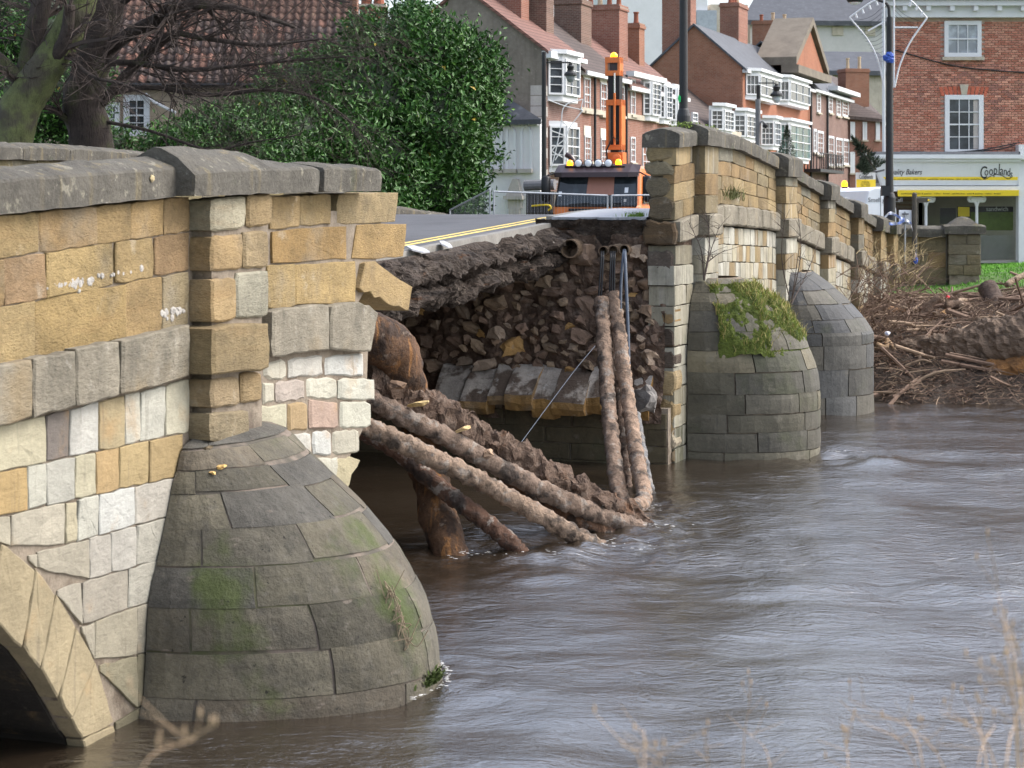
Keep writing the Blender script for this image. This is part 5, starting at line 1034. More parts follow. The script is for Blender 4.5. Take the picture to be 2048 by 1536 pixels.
def bay(parent, x0, x1, y0, y1, proj=.55, cols=2, rows=4, cornice=True, pane='glass', base=None):
    u0, u1 = TF.up(x0), TF.up(x1); z1 = tz(y0, (x0 + x1) / 2); z0 = tz(y1, (x0 + x1) / 2); c = min(proj, (u1 - u0) * .3)
    pts = [(u0, 0), (u0 + c, proj), (u1 - c, proj), (u1, 0)]
    m = MB().prism([TF.pt(u, z0 - .25, o - .06) for u, o in pts], (0, 0, z1 - z0 + .45)); b = m.build('bay_window', M['white'], parent)
    for (a, d_) in zip(pts, pts[1:]):
        A, B_ = TF.pt(a[0], 0, a[1]), TF.pt(d_[0], 0, d_[1]); u = (B_ - A); L = u.length; u.normalize(); n = Vector((u.y, -u.x, 0)); n = n if n.dot(NN) > 0 else -n
        pl = Plane(A, u, n); cc = cols if L > .9 else max(1, cols - 1); window(pl, .04, L - .04, z0, z1, b, cc, rows, .01, .08, sill=False, name='sash', pane=pane)
    if cornice:
        e = [(u - (.12 if i < 2 else -.12), o + .16) for i, (u, o) in enumerate(pts)]
        MB().prism([TF.pt(u, z1 + .2, o) for u, o in e], (0, 0, .17)).build('cornice', M['white'], b)
    return b
EV = tz(97, 1085)
h1, a1, b1, rf1 = house('grey rendered end house of the terrace with red tiled roof edge and white bays', 1085, 1160, EV, wallm='brick_dark_d', roofm='tiles_red', gable=1, gmat='render_grey')
bay(h1, 1094, 1141, 122, 193); bay(h1, 1097, 1140, 254, 333, cornice=False)
cq = MB()
for i in range(16): 
    zz = TB + 1 + i * .42
    MB().box(TF, a1 - .02, a1 + (.55 if i % 2 else .4), zz, zz + .39, -.5, .035).build('quoin', M['quoin'], h1) if zz < EV - .6 else None
MB().box(TF, a1 - .1, a1 + 3.2, EV - .38, EV - .10, .0, .4).build('cornice', M['white'], h1)
chimney(TF, (a1 + b1) / 2 + .6, EV + 1.2, EV + 4.3, 1., 1.6, h1, 'brick_n', 3, o=-2.6)
chimney(TF, b1 - .4, EV + 1.0, EV + 4.0, 1.0, 2.0, h1, 'brick_dark_n', 4, o=-2.2)
h2, a2, b2, _ = house('brick terraced house with narrow sashes left of the crane arm', 1160, 1250, EV - .45, roofm='tiles_brown', rise=2.9, u1=None)
for (x0, x1, y0, y1) in [(1167, 1179, 156, 222), (1200, 1212, 166, 230), (1168, 1180, 272, 322), (1201, 1213, 277, 328), (1236, 1247, 172, 232)]:
    winpx(TF, x0, x1, y0, y1, h2, cols=2, rows=4); u0, z1 = TF.uz(x0, y0); u1 = TF.up(x1); MB().box(TF, u0 - .05, u1 + .05, z1 + .03, z1 + .45, -.02, .03).build('lintel', M['cream'], h2)
MB().box(TF, a2, b2, tz(226, 1200) - .1, tz(226, 1200) + .12, .0, .09).build('string_course', M['pale_stone'], h2)
for x in (1190, 1253): MB().tube([TF.px(x, 150, .12), TF.px(x, 400, .12)], .06, 8).build('downpipe', M['iron'], h2)
chimney(TF, b2 - .3, EV + .6, EV + 2.9, 1.6, 1.3, h2, 'brick_dark_n', 5, o=-2.4)
h3, a3, b3, _ = house('brick terraced house with three white bow windows behind the parapet end', 1250, 1368, EV - .7, roofm='tiles_red', rise=2.9)
winpx(TF, 1260, 1269, 158, 230, h3, cols=2); winpx(TF, 1260, 1269, 274, 325, h3, cols=2)
for (x0, x1, y0, y1) in [(1284, 1310, 166, 232), (1313, 1333, 172, 238), (1336, 1358, 178, 243)]: bay(h3, x0, x1, y0, y1, .35, cols=2, rows=6, cornice=False)
winpx(TF, 1284, 1300, 278, 340, h3, cols=2)
MB().box(TF, TF.up(1252), TF.up(1318), tz(160, 1285), tz(150, 1285), .0, .40).build('cornice', M['white'], h3)
MB().box(TF, a3, b3, tz(240, 1305) - .12, tz(240, 1305) + .12, .0, .1).build('string_course', M['pale_stone'], h3)
chimney(TF, a3 + 5.5, EV + .5, EV + 3.2, 1.5, 1.9, h3, 'brick_n', 4, o=-2.6); chimney(TF, b3 - 2.2, EV + .6, EV + 2.6, 1.0, 1.2, h3, 'brick_orange_n', 2, o=-2.2)
h4, a4, b4, _ = house('low pale stone house with two white bays in the terrace', 1368, 1500, EV - 2.2, wallm='pale_stone', roofm='tiles_brown', rise=2.9)
for (x0, x1, y0, y1) in [(1420, 1450, 222, 262), (1466, 1502, 232, 276)]: bay(h4, x0, x1, y0, y1, .6, cols=3, rows=4)
winpx(TF, 1384, 1394, 225, 260, h4, cols=2)
MB().box(TF, a4, b4, EV - 2.5, EV - 2.1, 0, .4).build('cornice', M['pale_stone'], h4)
EV5 = tz(140, 1500)
h5, a5, b5, _ = house('tall orange brick house with slate roof and brick gable toward the river', 1484, 1622, EV5, wallm='brick_orange_d', roofm='slate', rise=2.6, dep=5.6, gable=1, gmat='brick_orange_n')
for (x0, x1, y0, y1) in [(1490, 1542, 156, 196), (1552, 1602, 168, 207), (1552, 1602, 252, 318), (1520, 1542, 245, 292)]: bay(h5, x0, x1, y0, y1, .7, cols=3, rows=2 if y1 < 210 else 4, pane='glass' if y1 < 300 else 'glass_green')
# stone pediment with brick tympanum
pu0, pu1 = TF.up(1572), TF.up(1634); pz0, pz1 = tz(140, 1600), tz(60, 1608)
pd = MB().prism([TF.pt(pu0, pz0, .5), TF.pt(pu1, pz0, .5), TF.pt((pu0 + pu1) / 2, pz1, .5)], -NN * 2.2).build('pediment', M['brick_orange_d'], h5)
for (p, q) in (((pu0 - .4, pz0), ((pu0 + pu1) / 2, pz1 + .25)), ((pu1 + .4, pz0), ((pu0 + pu1) / 2, pz1 + .25))):
    A, B_ = TF.pt(*p, .75), TF.pt(*q, .75); MB().prism([A, B_, B_ + Vector((0, 0, .5)), A + Vector((0, 0, .5))], -NN * 2.6).build('raking_cornice', M['old_stone'], pd)
MB().box(TF, pu0 - .5, pu1 + .5, pz0 - .5, pz0, -.2, .9).build('cornice', M['old_stone'], pd)
chimney(TF, a5 + .8, EV5 - 1, EV5 + 4.2, 1.3, 1.7, h5, 'brick_n', 2, o=-3.9)
chimney(TF, b5 - 9, EV5 + 1.5, EV5 + 4.6, 2.6, 1.2, h5, 'brick_n', 4, o=-3.2, poth=1.0)
EV6 = tz(180, 1640)
h6, a6, b6, _ = house('dark brick town house with an iron balcony behind the bakery sign', 1622, 1700, EV6, wallm='brick_dark_d', roofm='slate', rise=3.2)
for (x0, x1, y0, y1) in [(1633, 1640, 185, 225), (1656, 1664, 186, 226), (1672, 1680, 196, 232), (1684, 1696, 200, 234), (1626, 1632, 258, 305), (1634, 1646, 262, 310), (1656, 1667, 272, 332), (1671, 1684, 276, 332), (1686, 1697, 278, 330)]: winpx(TF, x0, x1, y0, y1, h6, cols=2, rows=4, fr_=.16)
MB().box(TF, TF.up(1656), TF.up(1702), tz(188, 1680), tz(180, 1680), 0, .7).build('cornice', M['white'], h6)
bl_ = MB(); u0, u1 = TF.up(1608), TF.up(1656); zb, zt = tz(340, 1632), tz(308, 1632)
bl_.box(TF, u0, u1, zb - .2, zb, 0, 1.1); bl_.box(TF, u0, u1, zt - .06, zt, 1.02, 1.1)
for i in range(15): x = u0 + (u1 - u0) * i / 14; bl_.box(TF, x - .035, x + .035, zb, zt - .06, 1.03, 1.09)
for i in range(5): bl_.box(TF, u0, u0 + .06, zb, zt, .2 * i, .2 * i + .06)
bl_.build('balcony', M['iron'], h6)
chimney(TF, a6 + 2, EV6 + 1, EV6 + 4.4, 2.2, 2.4, h6, 'brick_orange_n', 3, o=-3.)
for x in (1655, 1622): MB().tube([TF.px(x, 185, .15), TF.px(x, 400, .15)], .09, 8).build('downpipe', M['iron'], h6)
EV7 = tz(232, 1720)
h7, a7, b7, _ = house('furthest brick house of the street with three small windows in a row', 1700, 1775, EV7, wallm='brick_d', roofm='tiles_brown', rise=3.6)
BP = Plane(TF.pt(TF.up(1698), 0), Vector((1, .25, 0)), Vector((.25, -1, 0)))
for (x0, x1) in [(1697, 1706), (1722, 1730), (1748, 1756)]:
    for y0, y1 in ((244, 280), (304, 346)): winpx(BP, x0, x1, y0, y1, h7, cols=1, rows=2, off=.3, fr_=.2)
u0_, z0_ = BP.uz(1696, 420); u1_ = BP.up(1768); wall(BP, [(u0_, 1), (u1_, 1), (u1_, BP.uz(1730, 236)[1]), (u0_, BP.uz(1700, 228)[1])], h7, 'brick_n', off=.26, name='return_wall')
ra = [BP.pt(u0_ - .3, BP.uz(1700, 232)[1], .6), BP.pt(u1_ + .3, BP.uz(1760, 240)[1], .6), BP.pt(u1_ - 1., BP.uz(1745, 195)[1], -4), BP.pt(u0_ - .3, BP.uz(1700, 170)[1], -4)]
MB().prism(ra, (0, 0, -.25)).build('front_roof', M['tiles_brown'], h7)
chimney(BP, BP.up(1740), BP.uz(1740, 210)[1], BP.uz(1740, 140)[1], 1.9, 1.5, h7, 'brick_orange_n', 2, o=-3., poth=.9, potm='buffpot')
# brewery and stone building far behind
FB = Plane((P(1600, 0, 210).x, 210), (1, .1), (.1, -1))
hb = thing('brewery_building', 'big far building with grey slate roof over pale louvred cladding', 'building', FB.pt(0, 2, -10))
u0, u1 = FB.up(1500), FB.up(1800); zf = lambda y: FB.uz(1600, y)[1]
MB().box(FB, u0, u1, 2, zf(42), -20, 0).build('wall', M['cladding'], hb)
v = [FB.pt(u0 - 1, zf(42), .6), FB.pt(u1 + 1, zf(42), .6), FB.pt(u1 + 1, zf(-50), -10), FB.pt(u0 + 3.5, zf(-50), -10)]; MB().prism(v, (0, 0, -.5)).build('roof', M['slate'], hb)
for x0, x1 in ((1664, 1686), (1730, 1750)): MB().box(FB, FB.up(x0), FB.up(x1), zf(70), zf(52), 0, .15).build('louvre', M['pale_stone'], hb)
FW = Plane((P(1300, 0, 200).x, 200), (1, .1), (.1, -1))
hw = thing('white_industrial_building', 'pale hazy industrial building rising behind the chimneys', 'building', FW.pt(0, 2, -10))
MB().box(FW, FW.up(1225), FW.up(1415), 2, FW.uz(1300, -30)[1], -20, 0).build('wall', M['white_wall'], hw); MB().box(FW, FW.up(1392), FW.up(1432), 2, FW.uz(1300, 20)[1], -18, .4).build('annexe', M['lead'], hw); MB().box(FW, FW.up(1425), FW.up(1500), 2, FW.uz(1300, 5)[1], -18, -1).build('stone_wing', M['pale_stone'], hw)
FS = Plane((P(1700, 0, 175).x, 175), (1, .15), (.15, -1))
hs_ = thing('stone_building', 'stone building with grey slate roof behind the brick chimneys', 'building', FS.pt(0, 2, -6))
zs_ = lambda y: FS.uz(1700, y)[1]
MB().box(FS, FS.up(1665), FS.up(1790), 2, zs_(140), -10, 0).build('wall', M['pale_stone'], hs_)
MB().prism([FS.pt(FS.up(1640), zs_(142), .5), FS.pt(FS.up(1800), zs_(142), .5), FS.pt(FS.up(1800), zs_(92), -6), FS.pt(FS.up(1640), zs_(92), -6)], (0, 0, -.4)).build('roof', M['slate'], hs_)
winpx(FS, 1696, 1718, 155, 184, hs_, cols=3, rows=2, off=.05, fr_=.15)
# white stuccoed building by the hedge
WB = Plane((P(1079, 0, 79.3).x, 79.3), NN, -D)
hw2 = thing('white_stucco_building', 'low white stucco building with arched windows and slate roof', 'building', WB.pt(-3, 2, -3))
wu0, wu1 = WB.up(900), WB.up(1080); wz = lambda y, x=1020: WB.uz(x, y)[1]
MB().box(WB, wu0, wu1, 1.6, wz(246), -.6, 0).build('wall', M['white_wall'], hw2)
MB().prism([WB.pt(wu0 - .2, wz(240), .3), WB.pt(wu1 + .15, wz(240), .3), WB.pt(wu1 - 1.5, wz(196), -.62), WB.pt(wu0, wz(196), -.62)], (0, 0, -.2)).build('roof', M['slate'], hw2)
m = MB()
for i in range(26): x = wu0 + (wu1 - wu0) * i / 26; m.box(WB, x, x + .09, wz(252), wz(244), -.01, .14)
m.box(WB, wu0, wu1 + .05, wz(244), wz(240), -.05, .22); m.build('dentil_cornice', M['white'], hw2)
for (x0, x1) in [(986, 1001), (1017, 1028), (1046, 1060)]:
    u0, u1 = WB.up(x0), WB.up(x1); z0, z1 = wz(338), wz(262); n = 8; c = (u0 + u1) / 2; r = (u1 - u0) / 2
    poly = [(u0, z0), (u1, z0)] + [(c + r * math.cos(math.pi * k / n), z1 + r * math.sin(math.pi * k / n)) for k in range(n + 1)]
    outer = [(c + (u - c) * 1.35, z if z <= z1 else z1 + (z - z1) * 1.35) for u, z in poly[2:]]
    w_ = MB().prism([WB.pt(u, z, .02) for u, z in poly], -WB.n * .05).build('blind_window', M['white_wall'], hw2)
    ar = MB()
    for (p, q, P_, Q_) in zip(poly[2:], poly[3:], outer, outer[1:]): ar.prism([WB.pt(*p, .0), WB.pt(*P_, .0), WB.pt(*Q_, .0), WB.pt(*q, .0)], WB.n * .09)
    ar.box(WB, u0 - .10, u0, z0, z1, 0, .09); ar.box(WB, u1, u1 + .10, z0, z1, 0, .09); ar.build('surround', M['white'], w_)
    MB().box(WB, u0 - .14, u1 + .14, z0 - .16, z0, 0, .24).build('sill', M['quoin'], w_)
# stone door case with steep pediment
u0, u1 = WB.up(1016), WB.up(1048); z0, z1, z2 = wz(470), wz(392), wz(358); dc = MB()
dc.prism([WB.pt(u0, z1, .3), WB.pt(u1, z1, .3), WB.pt(u1 - .2, z2, .3), WB.pt((u0 + u1) / 2 - .05, z2, .3), ], -WB.n * .4); dc.box(WB, u0 - .06, u1 + .06, z1 - .14, z1, 0, .42); dc.box(WB, u0 + .06, u1 - .06, z1 - .5, z1 - .14, 0, .22); dc.box(WB, u0 + .12, u0 + .34, z0, z1 - .5, 0, .26); dc.box(WB, u1 - .34, u1 - .12, z0, z1 - .5, 0, .26)
dc.build('door_case', M['quoin'], hw2)
# ---------------------------------------------------------------- cottage with the pantiled roof, behind the tree
CP = Plane((P(400, 0, 63).x, 63), (1, .03), (.03, -1))
hc = thing('pantiled_cottage', 'cottage with brown pantile roof behind the bare tree', 'house', CP.pt(0, 2.4, -3))
cu0, cu1 = CP.up(60), CP.up(690); cz = CP.uz(400, 166)[1]
MB().box(CP, cu0, cu1, 2.0, cz, -6, 0).build('wall', M['cream_wall'] if 'cream_wall' in M else mk('cream_wall', col=(.40, .32, .235, 1), var=.2, scale=1, rough=.9, bump=.5, bscale=20, stains=[((.2, .16, .12, 1), .7, .55, .7, VS, .5)]), hc)
slope = math.atan2(3.6, 3.6); rl = 5.2
pb = MB().prism([CP.pt(cu0 - .2, cz - .05, .3), CP.pt(cu1 + .1, cz - .05, .3), CP.pt(cu1 + .1, cz + 3.75, -3.5), CP.pt(cu0 - .2, cz + 3.75, -3.5)], (0, 0, -.12)).build('roof', M['tiles_grey'], hc)
# one pantile, an S-shaped sheet
tm = MB(); n = 8
for j, (yy, lift) in enumerate(((0, .035), (.36, 0.0))):
    for i in range(n + 1): x = -.135 + .27 * i / n; tm.v.append((x, yy, .045 * math.sin(i / n * 2 * math.pi + .6) + lift))
for j, (yy, lift) in enumerate(((0, .015),)):
    for i in range(n + 1): x = -.135 + .27 * i / n; tm.v.append((x, yy, .045 * math.sin(i / n * 2 * math.pi + .6) + lift))
tm.f = [(i, i + 1, n + 2 + i, n + 1 + i) for i in range(n)] + [(2 * n + 2 + i, 2 * n + 3 + i, i + 1, i) for i in range(n)]
tme = bpy.data.meshes.new('pantile'); tme.from_pydata(tm.v, [], tm.f); tme.materials.append(M['pantile']); tme.polygons.foreach_set('use_smooth', [True] * len(tme.polygons))
sd_ = Vector((0, 0, 0)); up_ = (CP.pt(0, 3.8, -3.8) - CP.pt(0, 0, 0)).normalized(); nr_ = CP.u.cross(up_).normalized()
rest = MB(); cntp = 0; rows_ = 15
rot = Matrix((CP.u, up_, nr_)).transposed()
PTC = [lin(96, 80, 74), lin(88, 74, 70), lin(108, 86, 78), lin(92, 80, 76), lin(124, 92, 80)]
xa, xb = CP.up(210), CP.up(700)
tl = []
for r in range(rows_):
    u = cu0 - .1
    while u < cu1: tl.append((r, u)); u += .262
tl.sort(key=lambda t_: (0 if xa < t_[1] < xb and t_[0] < 9 else 1, t_[0]))
for q, (r, u) in enumerate(tl):
    base = CP.pt(u, cz - .05, .3) + up_ * (.34 * r) + nr_ * .06
    if q < 300:
        o = obj('pantile', tme, None, None, vary(pick(PTC), .12)); o.matrix_world = Matrix.Translation(base) @ (rot @ Matrix.Rotation(gauss(.012), 3, 'Z')).to_4x4(); o.parent = pb; o.matrix_parent_inverse = WI(pb)
    else: rest.add([base + rot @ Vector(x) for x in tm.v], tm.f)
rest.build('pantiles', M['pantile'], pb, smooth=True, color=lin(108, 84, 74), kind='stuff')
winpx(CP, 248, 300, 190, 272, hc, cols=2, rows=4, off=.05, fr_=.18)
winpx(CP, 212, 240, 205, 272, hc, cols=2, rows=4, off=.05, fr_=.15)
MB().tube(cat([CP.px(292, 188, .2), CP.px(296, 196, .3), CP.px(320, 210, .3), CP.px(352, 226, .3)], 5), .05, 8).build('drainpipe', M['white'], hc)
MB().tube([CP.pt(cu0, cz - .08, .36), CP.pt(cu1, cz - .08, .36)], .06, 8).build('gutter', M['iron'], hc)
cc = MB().box(CP, CP.up(664), CP.up(706), cz + 1, cz + 6, -3.9, -2.6).build('chimney', M['brick_orange_n'], hc)
hb2 = thing('brick_chimney_stack', 'red brick chimney stack with two pots rising behind the hedge', 'chimney', P(745, 420, 70)); CB = Plane((P(745, 0, 70).x, 70), (1, 0), (0, -1))
MB().box(CB, CB.up(719), CB.up(769), 2.4, CB.uz(745, 14)[1], -1, 0).build('stack', M['brick_orange_n'], hb2); MB().box(CB, CB.up(716), CB.up(772), CB.uz(745, 14)[1], CB.uz(745, 8)[1], -1.06, .06).build('cap', M['pale_stone'], hb2)
for x in (731, 756): MB().lathe(CB.pt(CB.up(x), CB.uz(745, 9)[1], -.5), [(.2, 0), (.17, .4), (.17, .9), (.2, 1.)], 10).build('chimney_pot', M['terracotta'], hb2)
# ---------------------------------------------------------------- the bakery
BK = Plane((P(1780, 0, 69).x, 69), (1, 0), (0, -1)); bz = lambda y: BK.uz(1900, y)[1]; bu = BK.up
bk = thing('bakery_building', 'red brick bakery with white fascia, yellow blind and big shop window', 'building', BK.pt(4, 2.5, -4))
XR = bu(2048) + 2.2
MB().prism([BK.pt(0, bz(304), -.02), BK.pt(XR, bz(304), -.02), BK.pt(XR, bz(-40), -.02), BK.pt(0, bz(-40), -.02)], D * 8).build('wall', M['brick_mortar'], bk)
bw, bh = .232, .082; wins = [(1888, 1962, 42, 114), (1889, 1966, 190, 308)]
wr = [(bu(a) - .0, bu(b) + .0, bz(d_), bz(c)) for a, b, c, d_ in wins]
bm_ = MB().hexa([Vector(p) for p in [(0, -.02, 0), (bw - .02, -.02, 0), (bw - .02, .05, 0), (0, .05, 0), (0, -.02, bh - .02), (bw - .02, -.02, bh - .02), (bw - .02, .05, bh - .02), (0, .05, bh - .02)]])
bme = bpy.data.meshes.new('brick'); bme.from_pydata(bm_.v, [], bm_.f); bme.materials.append(M['brick_obj'])
BRC = [lin(172, 116, 98), lin(180, 126, 108), lin(162, 104, 86), lin(186, 134, 114), lin(150, 104, 92)]
bws = [q for q in bk.children if q.name.startswith('wall')][0]; allb = []; r = 0; z = bz(304)
while z < bz(46):
    u = .02 - (bw / 2 if r % 2 else 0)
    while u < XR:
        if not any(a - .05 < u + bw / 2 < b + .05 and c - .06 < z + .04 < d_ + .05 for a, b, c, d_ in wr) and u >= 0: allb.append((u, z))
        u += bw
    z += bh; r += 1
cx_, cz_ = bu(1925), bz(180); allb.sort(key=lambda q: abs(q[0] - cx_) + abs(q[1] - cz_))
grp = [MB() for _ in range(4)]
for i, (u, z) in enumerate(allb):
    p = BK.pt(u, z, .0)
    if i < 300: o = obj('brick', bme, None, None, vary(pick(BRC), .12)); o.location = p + Vector((0, gauss(.003), 0)); o.parent = bws; o.matrix_parent_inverse = WI(bws)
    else: grp[random.randrange(4)].add([p + Vector(v) + Vector((0, 0, 0)) for v in bm_.v], bm_.f)
for g_, c in zip(grp, BRC): g_.build('bricks', M['brick_obj'], bws, color=c, kind='stuff')
window(BK, *wr[0], bk, 3, 2, .03, .14, pane='glass_net'); w2 = window(BK, *wr[1], bk, 3, 4, .03, .16, pane='glass')
MB().box(BK, wr[1][1] - .34, wr[1][1] - .17, wr[1][2] + .18, wr[1][3] - .18, .028, .035).build('curtain', M['curtain'], w2)
for i in range(11):                                                # flat brick arch over the sash
    t = i / 10 * 2 - 1; c = (wr[1][0] + wr[1][1]) / 2; hw_ = (wr[1][1] - wr[1][0]) / 2 + .05; u = c + t * hw_; z = wr[1][3] + .02 - .05 * abs(t); s_ = .09 * t
    if i != 5: MB().prism([BK.pt(u - .055, z, .03), BK.pt(u + .055, z, .03), BK.pt(u + .06 + s_, z + .3, .03), BK.pt(u - .06 + s_, z + .3, .03)], -BK.n * .06).build('arch_brick', M['brick_obj'], bws, color=vary(lin(176, 96, 74), .08))
c = (wr[1][0] + wr[1][1]) / 2; MB().prism([BK.pt(c - .09, wr[1][3] + .01, .08), BK.pt(c + .09, wr[1][3] + .01, .08), BK.pt(c + .15, wr[1][3] + .36, .08), BK.pt(c - .15, wr[1][3] + .36, .08)], -BK.n * .1).build('keystone', M['pale_stone'], bws)
m = MB(); m.box(BK, -.15, XR, bz(36), bz(14), -.1, .3); m.box(BK, -.25, XR, bz(14), bz(2), -.1, .55); m.build('eaves_cornice', M['white'], bk)
for x in range(1800, 2100, 47): MB().box(BK, bu(x), bu(x) + .16, bz(24), bz(14), .3, .5).build('bracket', M['white'], bk)
MB().prism([BK.pt(-.35, bz(2), .7), BK.pt(XR, bz(2), .7), BK.pt(XR + 1.4, bz(2) + 3.4, -4), BK.pt(1.1, bz(2) + 3.4, -4)], (0, 0, .14)).build('roof', M['slate'], bk)
# shop front
sf0, sf1 = bu(1762), bu(2033)
MB().box(BK, sf0, XR, bz(526), bz(304), -4.2, -4).build('shop_back_wall', M['interior'], bk)
MB().box(BK, sf0, sf1, bz(526), bz(521), -4, .05).build('shop_floor', M['interior'], bk); MB().box(BK, sf0, XR, bz(372), bz(366), -4, -.05).build('shop_ceiling', M['interior'], bk)
MB().box(BK, sf0 - .05, sf0 + .1, bz(526), bz(372), -4, .0).build('side_wall', M['cream'], bk)
fa = MB(); fa.hexa([BK.pt(sf0, bz(371), .25), BK.pt(sf1, bz(371), .25), BK.pt(sf1, bz(371), -.1), BK.pt(sf0, bz(371), -.1), BK.pt(sf0 - .3, bz(324), .42), BK.pt(sf1, bz(324), .42), BK.pt(sf1, bz(324), -.1), BK.pt(sf0 - .3, bz(324), -.1)])
fas = fa.build('fascia', M['white'], bk)
m = MB(); m.box(BK, sf0 - .36, sf1 + .02, bz(324), bz(318), -.1, .52); m.box(BK, sf0 - .44, sf1 + .05, bz(318), bz(310), -.1, .64); m.build('fascia_cornice', M['white'], fas)
MB().box(BK, sf0 - .3, sf1, bz(310), bz(304), -.1, .5).build('lead_flashing', M['greymetal'], fas)
FA = Plane(BK.o + BK.n * .27, BK.u, BK.n)
# yellow stripe on the sloping fascia
def fo(y): return .25 + .17 * (371 - y) / 47
MB().hexa([BK.pt(bu(1768), bz(360.5), fo(360.5) + .004), BK.pt(bu(2031), bz(360.5), fo(360.5) + .004), BK.pt(bu(2031), bz(360.5), .2), BK.pt(bu(1768), bz(360.5), .2), BK.pt(bu(1762), bz(354), fo(354) + .004), BK.pt(bu(2031), bz(354), fo(354) + .004), BK.pt(bu(2031), bz(354), .2), BK.pt(bu(1762), bz(354), .2)]).build('yellow_stripe', M['yellow'], fas)
def text(body, pl, x, y, off, h, mat, parent, shear=0., xs_=1., lean=0., align='LEFT', name='lettering', ext=.004, spacing=1.):
    cu = bpy.data.curves.new(name, 'FONT'); cu.body = body; cu.size = h; cu.shear = shear; cu.align_x = align; cu.extrude = ext; cu.resolution_u = 3; cu.space_character = spacing
    t_ = bpy.data.objects.new('tmp_text', cu); COL.objects.link(t_); dg = bpy.context.evaluated_depsgraph_get(); me = bpy.data.meshes.new_from_object(t_.evaluated_get(dg)); bpy.data.objects.remove(t_)
    me.materials.clear(); u, z = pl.uz(x, y, off); o_ = pl.pt(u, z, off)
    up = (Vector((0, 0, 1)) + pl.n * lean).normalized(); rt = pl.u; nm = rt.cross(up)
    for v in me.vertices: p = o_ + rt * v.co.x * xs_ + up * v.co.y + nm * v.co.z; v.co = p
    me.update(); return obj(name, me, M[mat], parent)
LN = .17 / (bz(324) - bz(371))
text('Quality Bakers', BK, 1772, 349, fo(349) + .006, .27, 'ink', fas, .3, .76, LN)
def ld(ch, x, y, h, xs_=.62): return text(ch, BK, x, y, fo(y) + .008, h, 'ink', fas, 0, xs_, LN)
ld('C', 1959, 357, .62, .60)
for ch, x, y, h in (('o', 1968.5, 351, .42), ('o', 1977.5, 350, .44), ('p', 1986.5, 348.5, .46), ('l', 1996, 348, .52), ('a', 1999.5, 349, .44), ('n', 2006.5, 350.5, .42), ('d', 2013.5, 352, .40), ('s', 2020, 355, .38)): ld(ch, x, y, h)
def arcpx(pts, r, parent, mat='ink', nm='flourish'): return MB().tube(cat([BK.px(x, y, fo(y) + .01) for x, y in pts], 5), r, 5).build(nm, M[mat], parent)
arcpx([(1966, 358), (1972, 358), (1980, 353), (1992, 349), (2004, 351), (2014, 357), (2020, 357), (2021, 353)], .012, fas)
small = 'sandwiches  ·  pies & pasties  ·  cakes  ·  bread  ·  '
text('sandwiches · pies & pasties · cakes · bread · sandwiches · pies & pasties · cakes · bread · sandwiches', BK, 1770, 359.3, fo(359) + .008, .062, 'ink', fas, 0, 1.08, LN, spacing=1.18)
m = MB(); m.box(BK, bu(1784), sf1, bz(383), bz(372.5), -.05, .36); m.build('blind_box', M['white'], bk)
bd = MB().hexa([BK.pt(bu(1791), bz(393), .46), BK.pt(bu(2031), bz(392), .46), BK.pt(bu(2031), bz(391), .40), BK.pt(bu(1791), bz(392), .40), BK.pt(bu(1791), bz(381), .50), BK.pt(bu(2031), bz(380.5), .50), BK.pt(bu(2031), bz(380), .30), BK.pt(bu(1791), bz(380), .30)]).build('blind_valance', M['yellow'], bk)
text('sandwiches · pies & pasties · cakes · bread · sandwiches · pies & pasties · cakes · bread', BK, 1802, 388.5, .495, .075, 'ink', bd, 0, 1.04, 0, spacing=1.2)
MB().box(BK, bu(1786), sf1, bz(520), bz(393), -.12, -.10).build('shop_window', M['shopglass'] if 'shopglass' in M else (lambda: (NT('shopglass'), M['shopglass'])[1])(), bk)
t = MATS['shopglass'].node_tree.nodes['Principled BSDF']; t.inputs['Transmission Weight'].default_value = 1.; t.inputs['Roughness'].default_value = .02; t.inputs['IOR'].default_value = 1.25; t.inputs['Base Color'].default_value = (.8, .82, .82, 1)
MB().box(BK, bu(1786), sf1, bz(520), bz(471), -.4, -.3).build('window_board', M['interior'], bk)
MB().box(BK, bu(1918), bu(2031), bz(461), bz(413), -.34, -.32).build('poster', M['green_ad'], bk); MB().box(BK, bu(1918), bu(2031), bz(424), bz(413), -.315, -.31).build('poster_band', M['dark_ad'], bk); MB().box(BK, bu(1918), bu(1945), bz(461), bz(413), -.31, -.305).build('poster_panel', M['dark_ad'], bk); MB().box(BK, bu(1920), bu(1943), bz(433), bz(414), -.304, -.30).build('poster_badge', M['yellow'], bk); MB().box(BK, bu(1920), bu(1943), bz(460), bz(455), -.304, -.30).build('poster_strip', M['cladding'], bk)
text('sandwich', BK, 1972, 422, -.30, .22, 'cladding', bk, 0, .95)
MB().box(BK, bu(1884), bu(1916), bz(448), bz(416), -.34, -.32).build('photo_poster', M['dark_ad'], bk)
for x in (1953.5, 1852): 
    c = MB(); c.tube([BK.px(x, 520, .02), BK.px(x, 410, .02)], .05, 8)
    for s_ in (-1, 1): c.tube(cat([BK.px(x, 412, .02), BK.px(x + 4 * s_, 403, .02), BK.px(x + 14 * s_, 402, .02), BK.px(x + 16 * s_, 396, .02), BK.px(x + 11 * s_, 395, .02)], 5), .055, 7)
    c.box(BK, bu(x) - .2, bu(x) + .2, bz(403), bz(394), -.03, .07); c.build('column', M['white'], bk)
m = MB(); m.box(BK, sf1 + .0, sf1 + .45, bz(526), bz(320), -.1, .3); m.box(BK, sf1 - .04, sf1 + .6, bz(320), bz(290), -.1, .5); m.box(BK, sf1 + .45, XR, bz(526), bz(330), -.2, .1); m.build('pilaster', M['white'], bk)
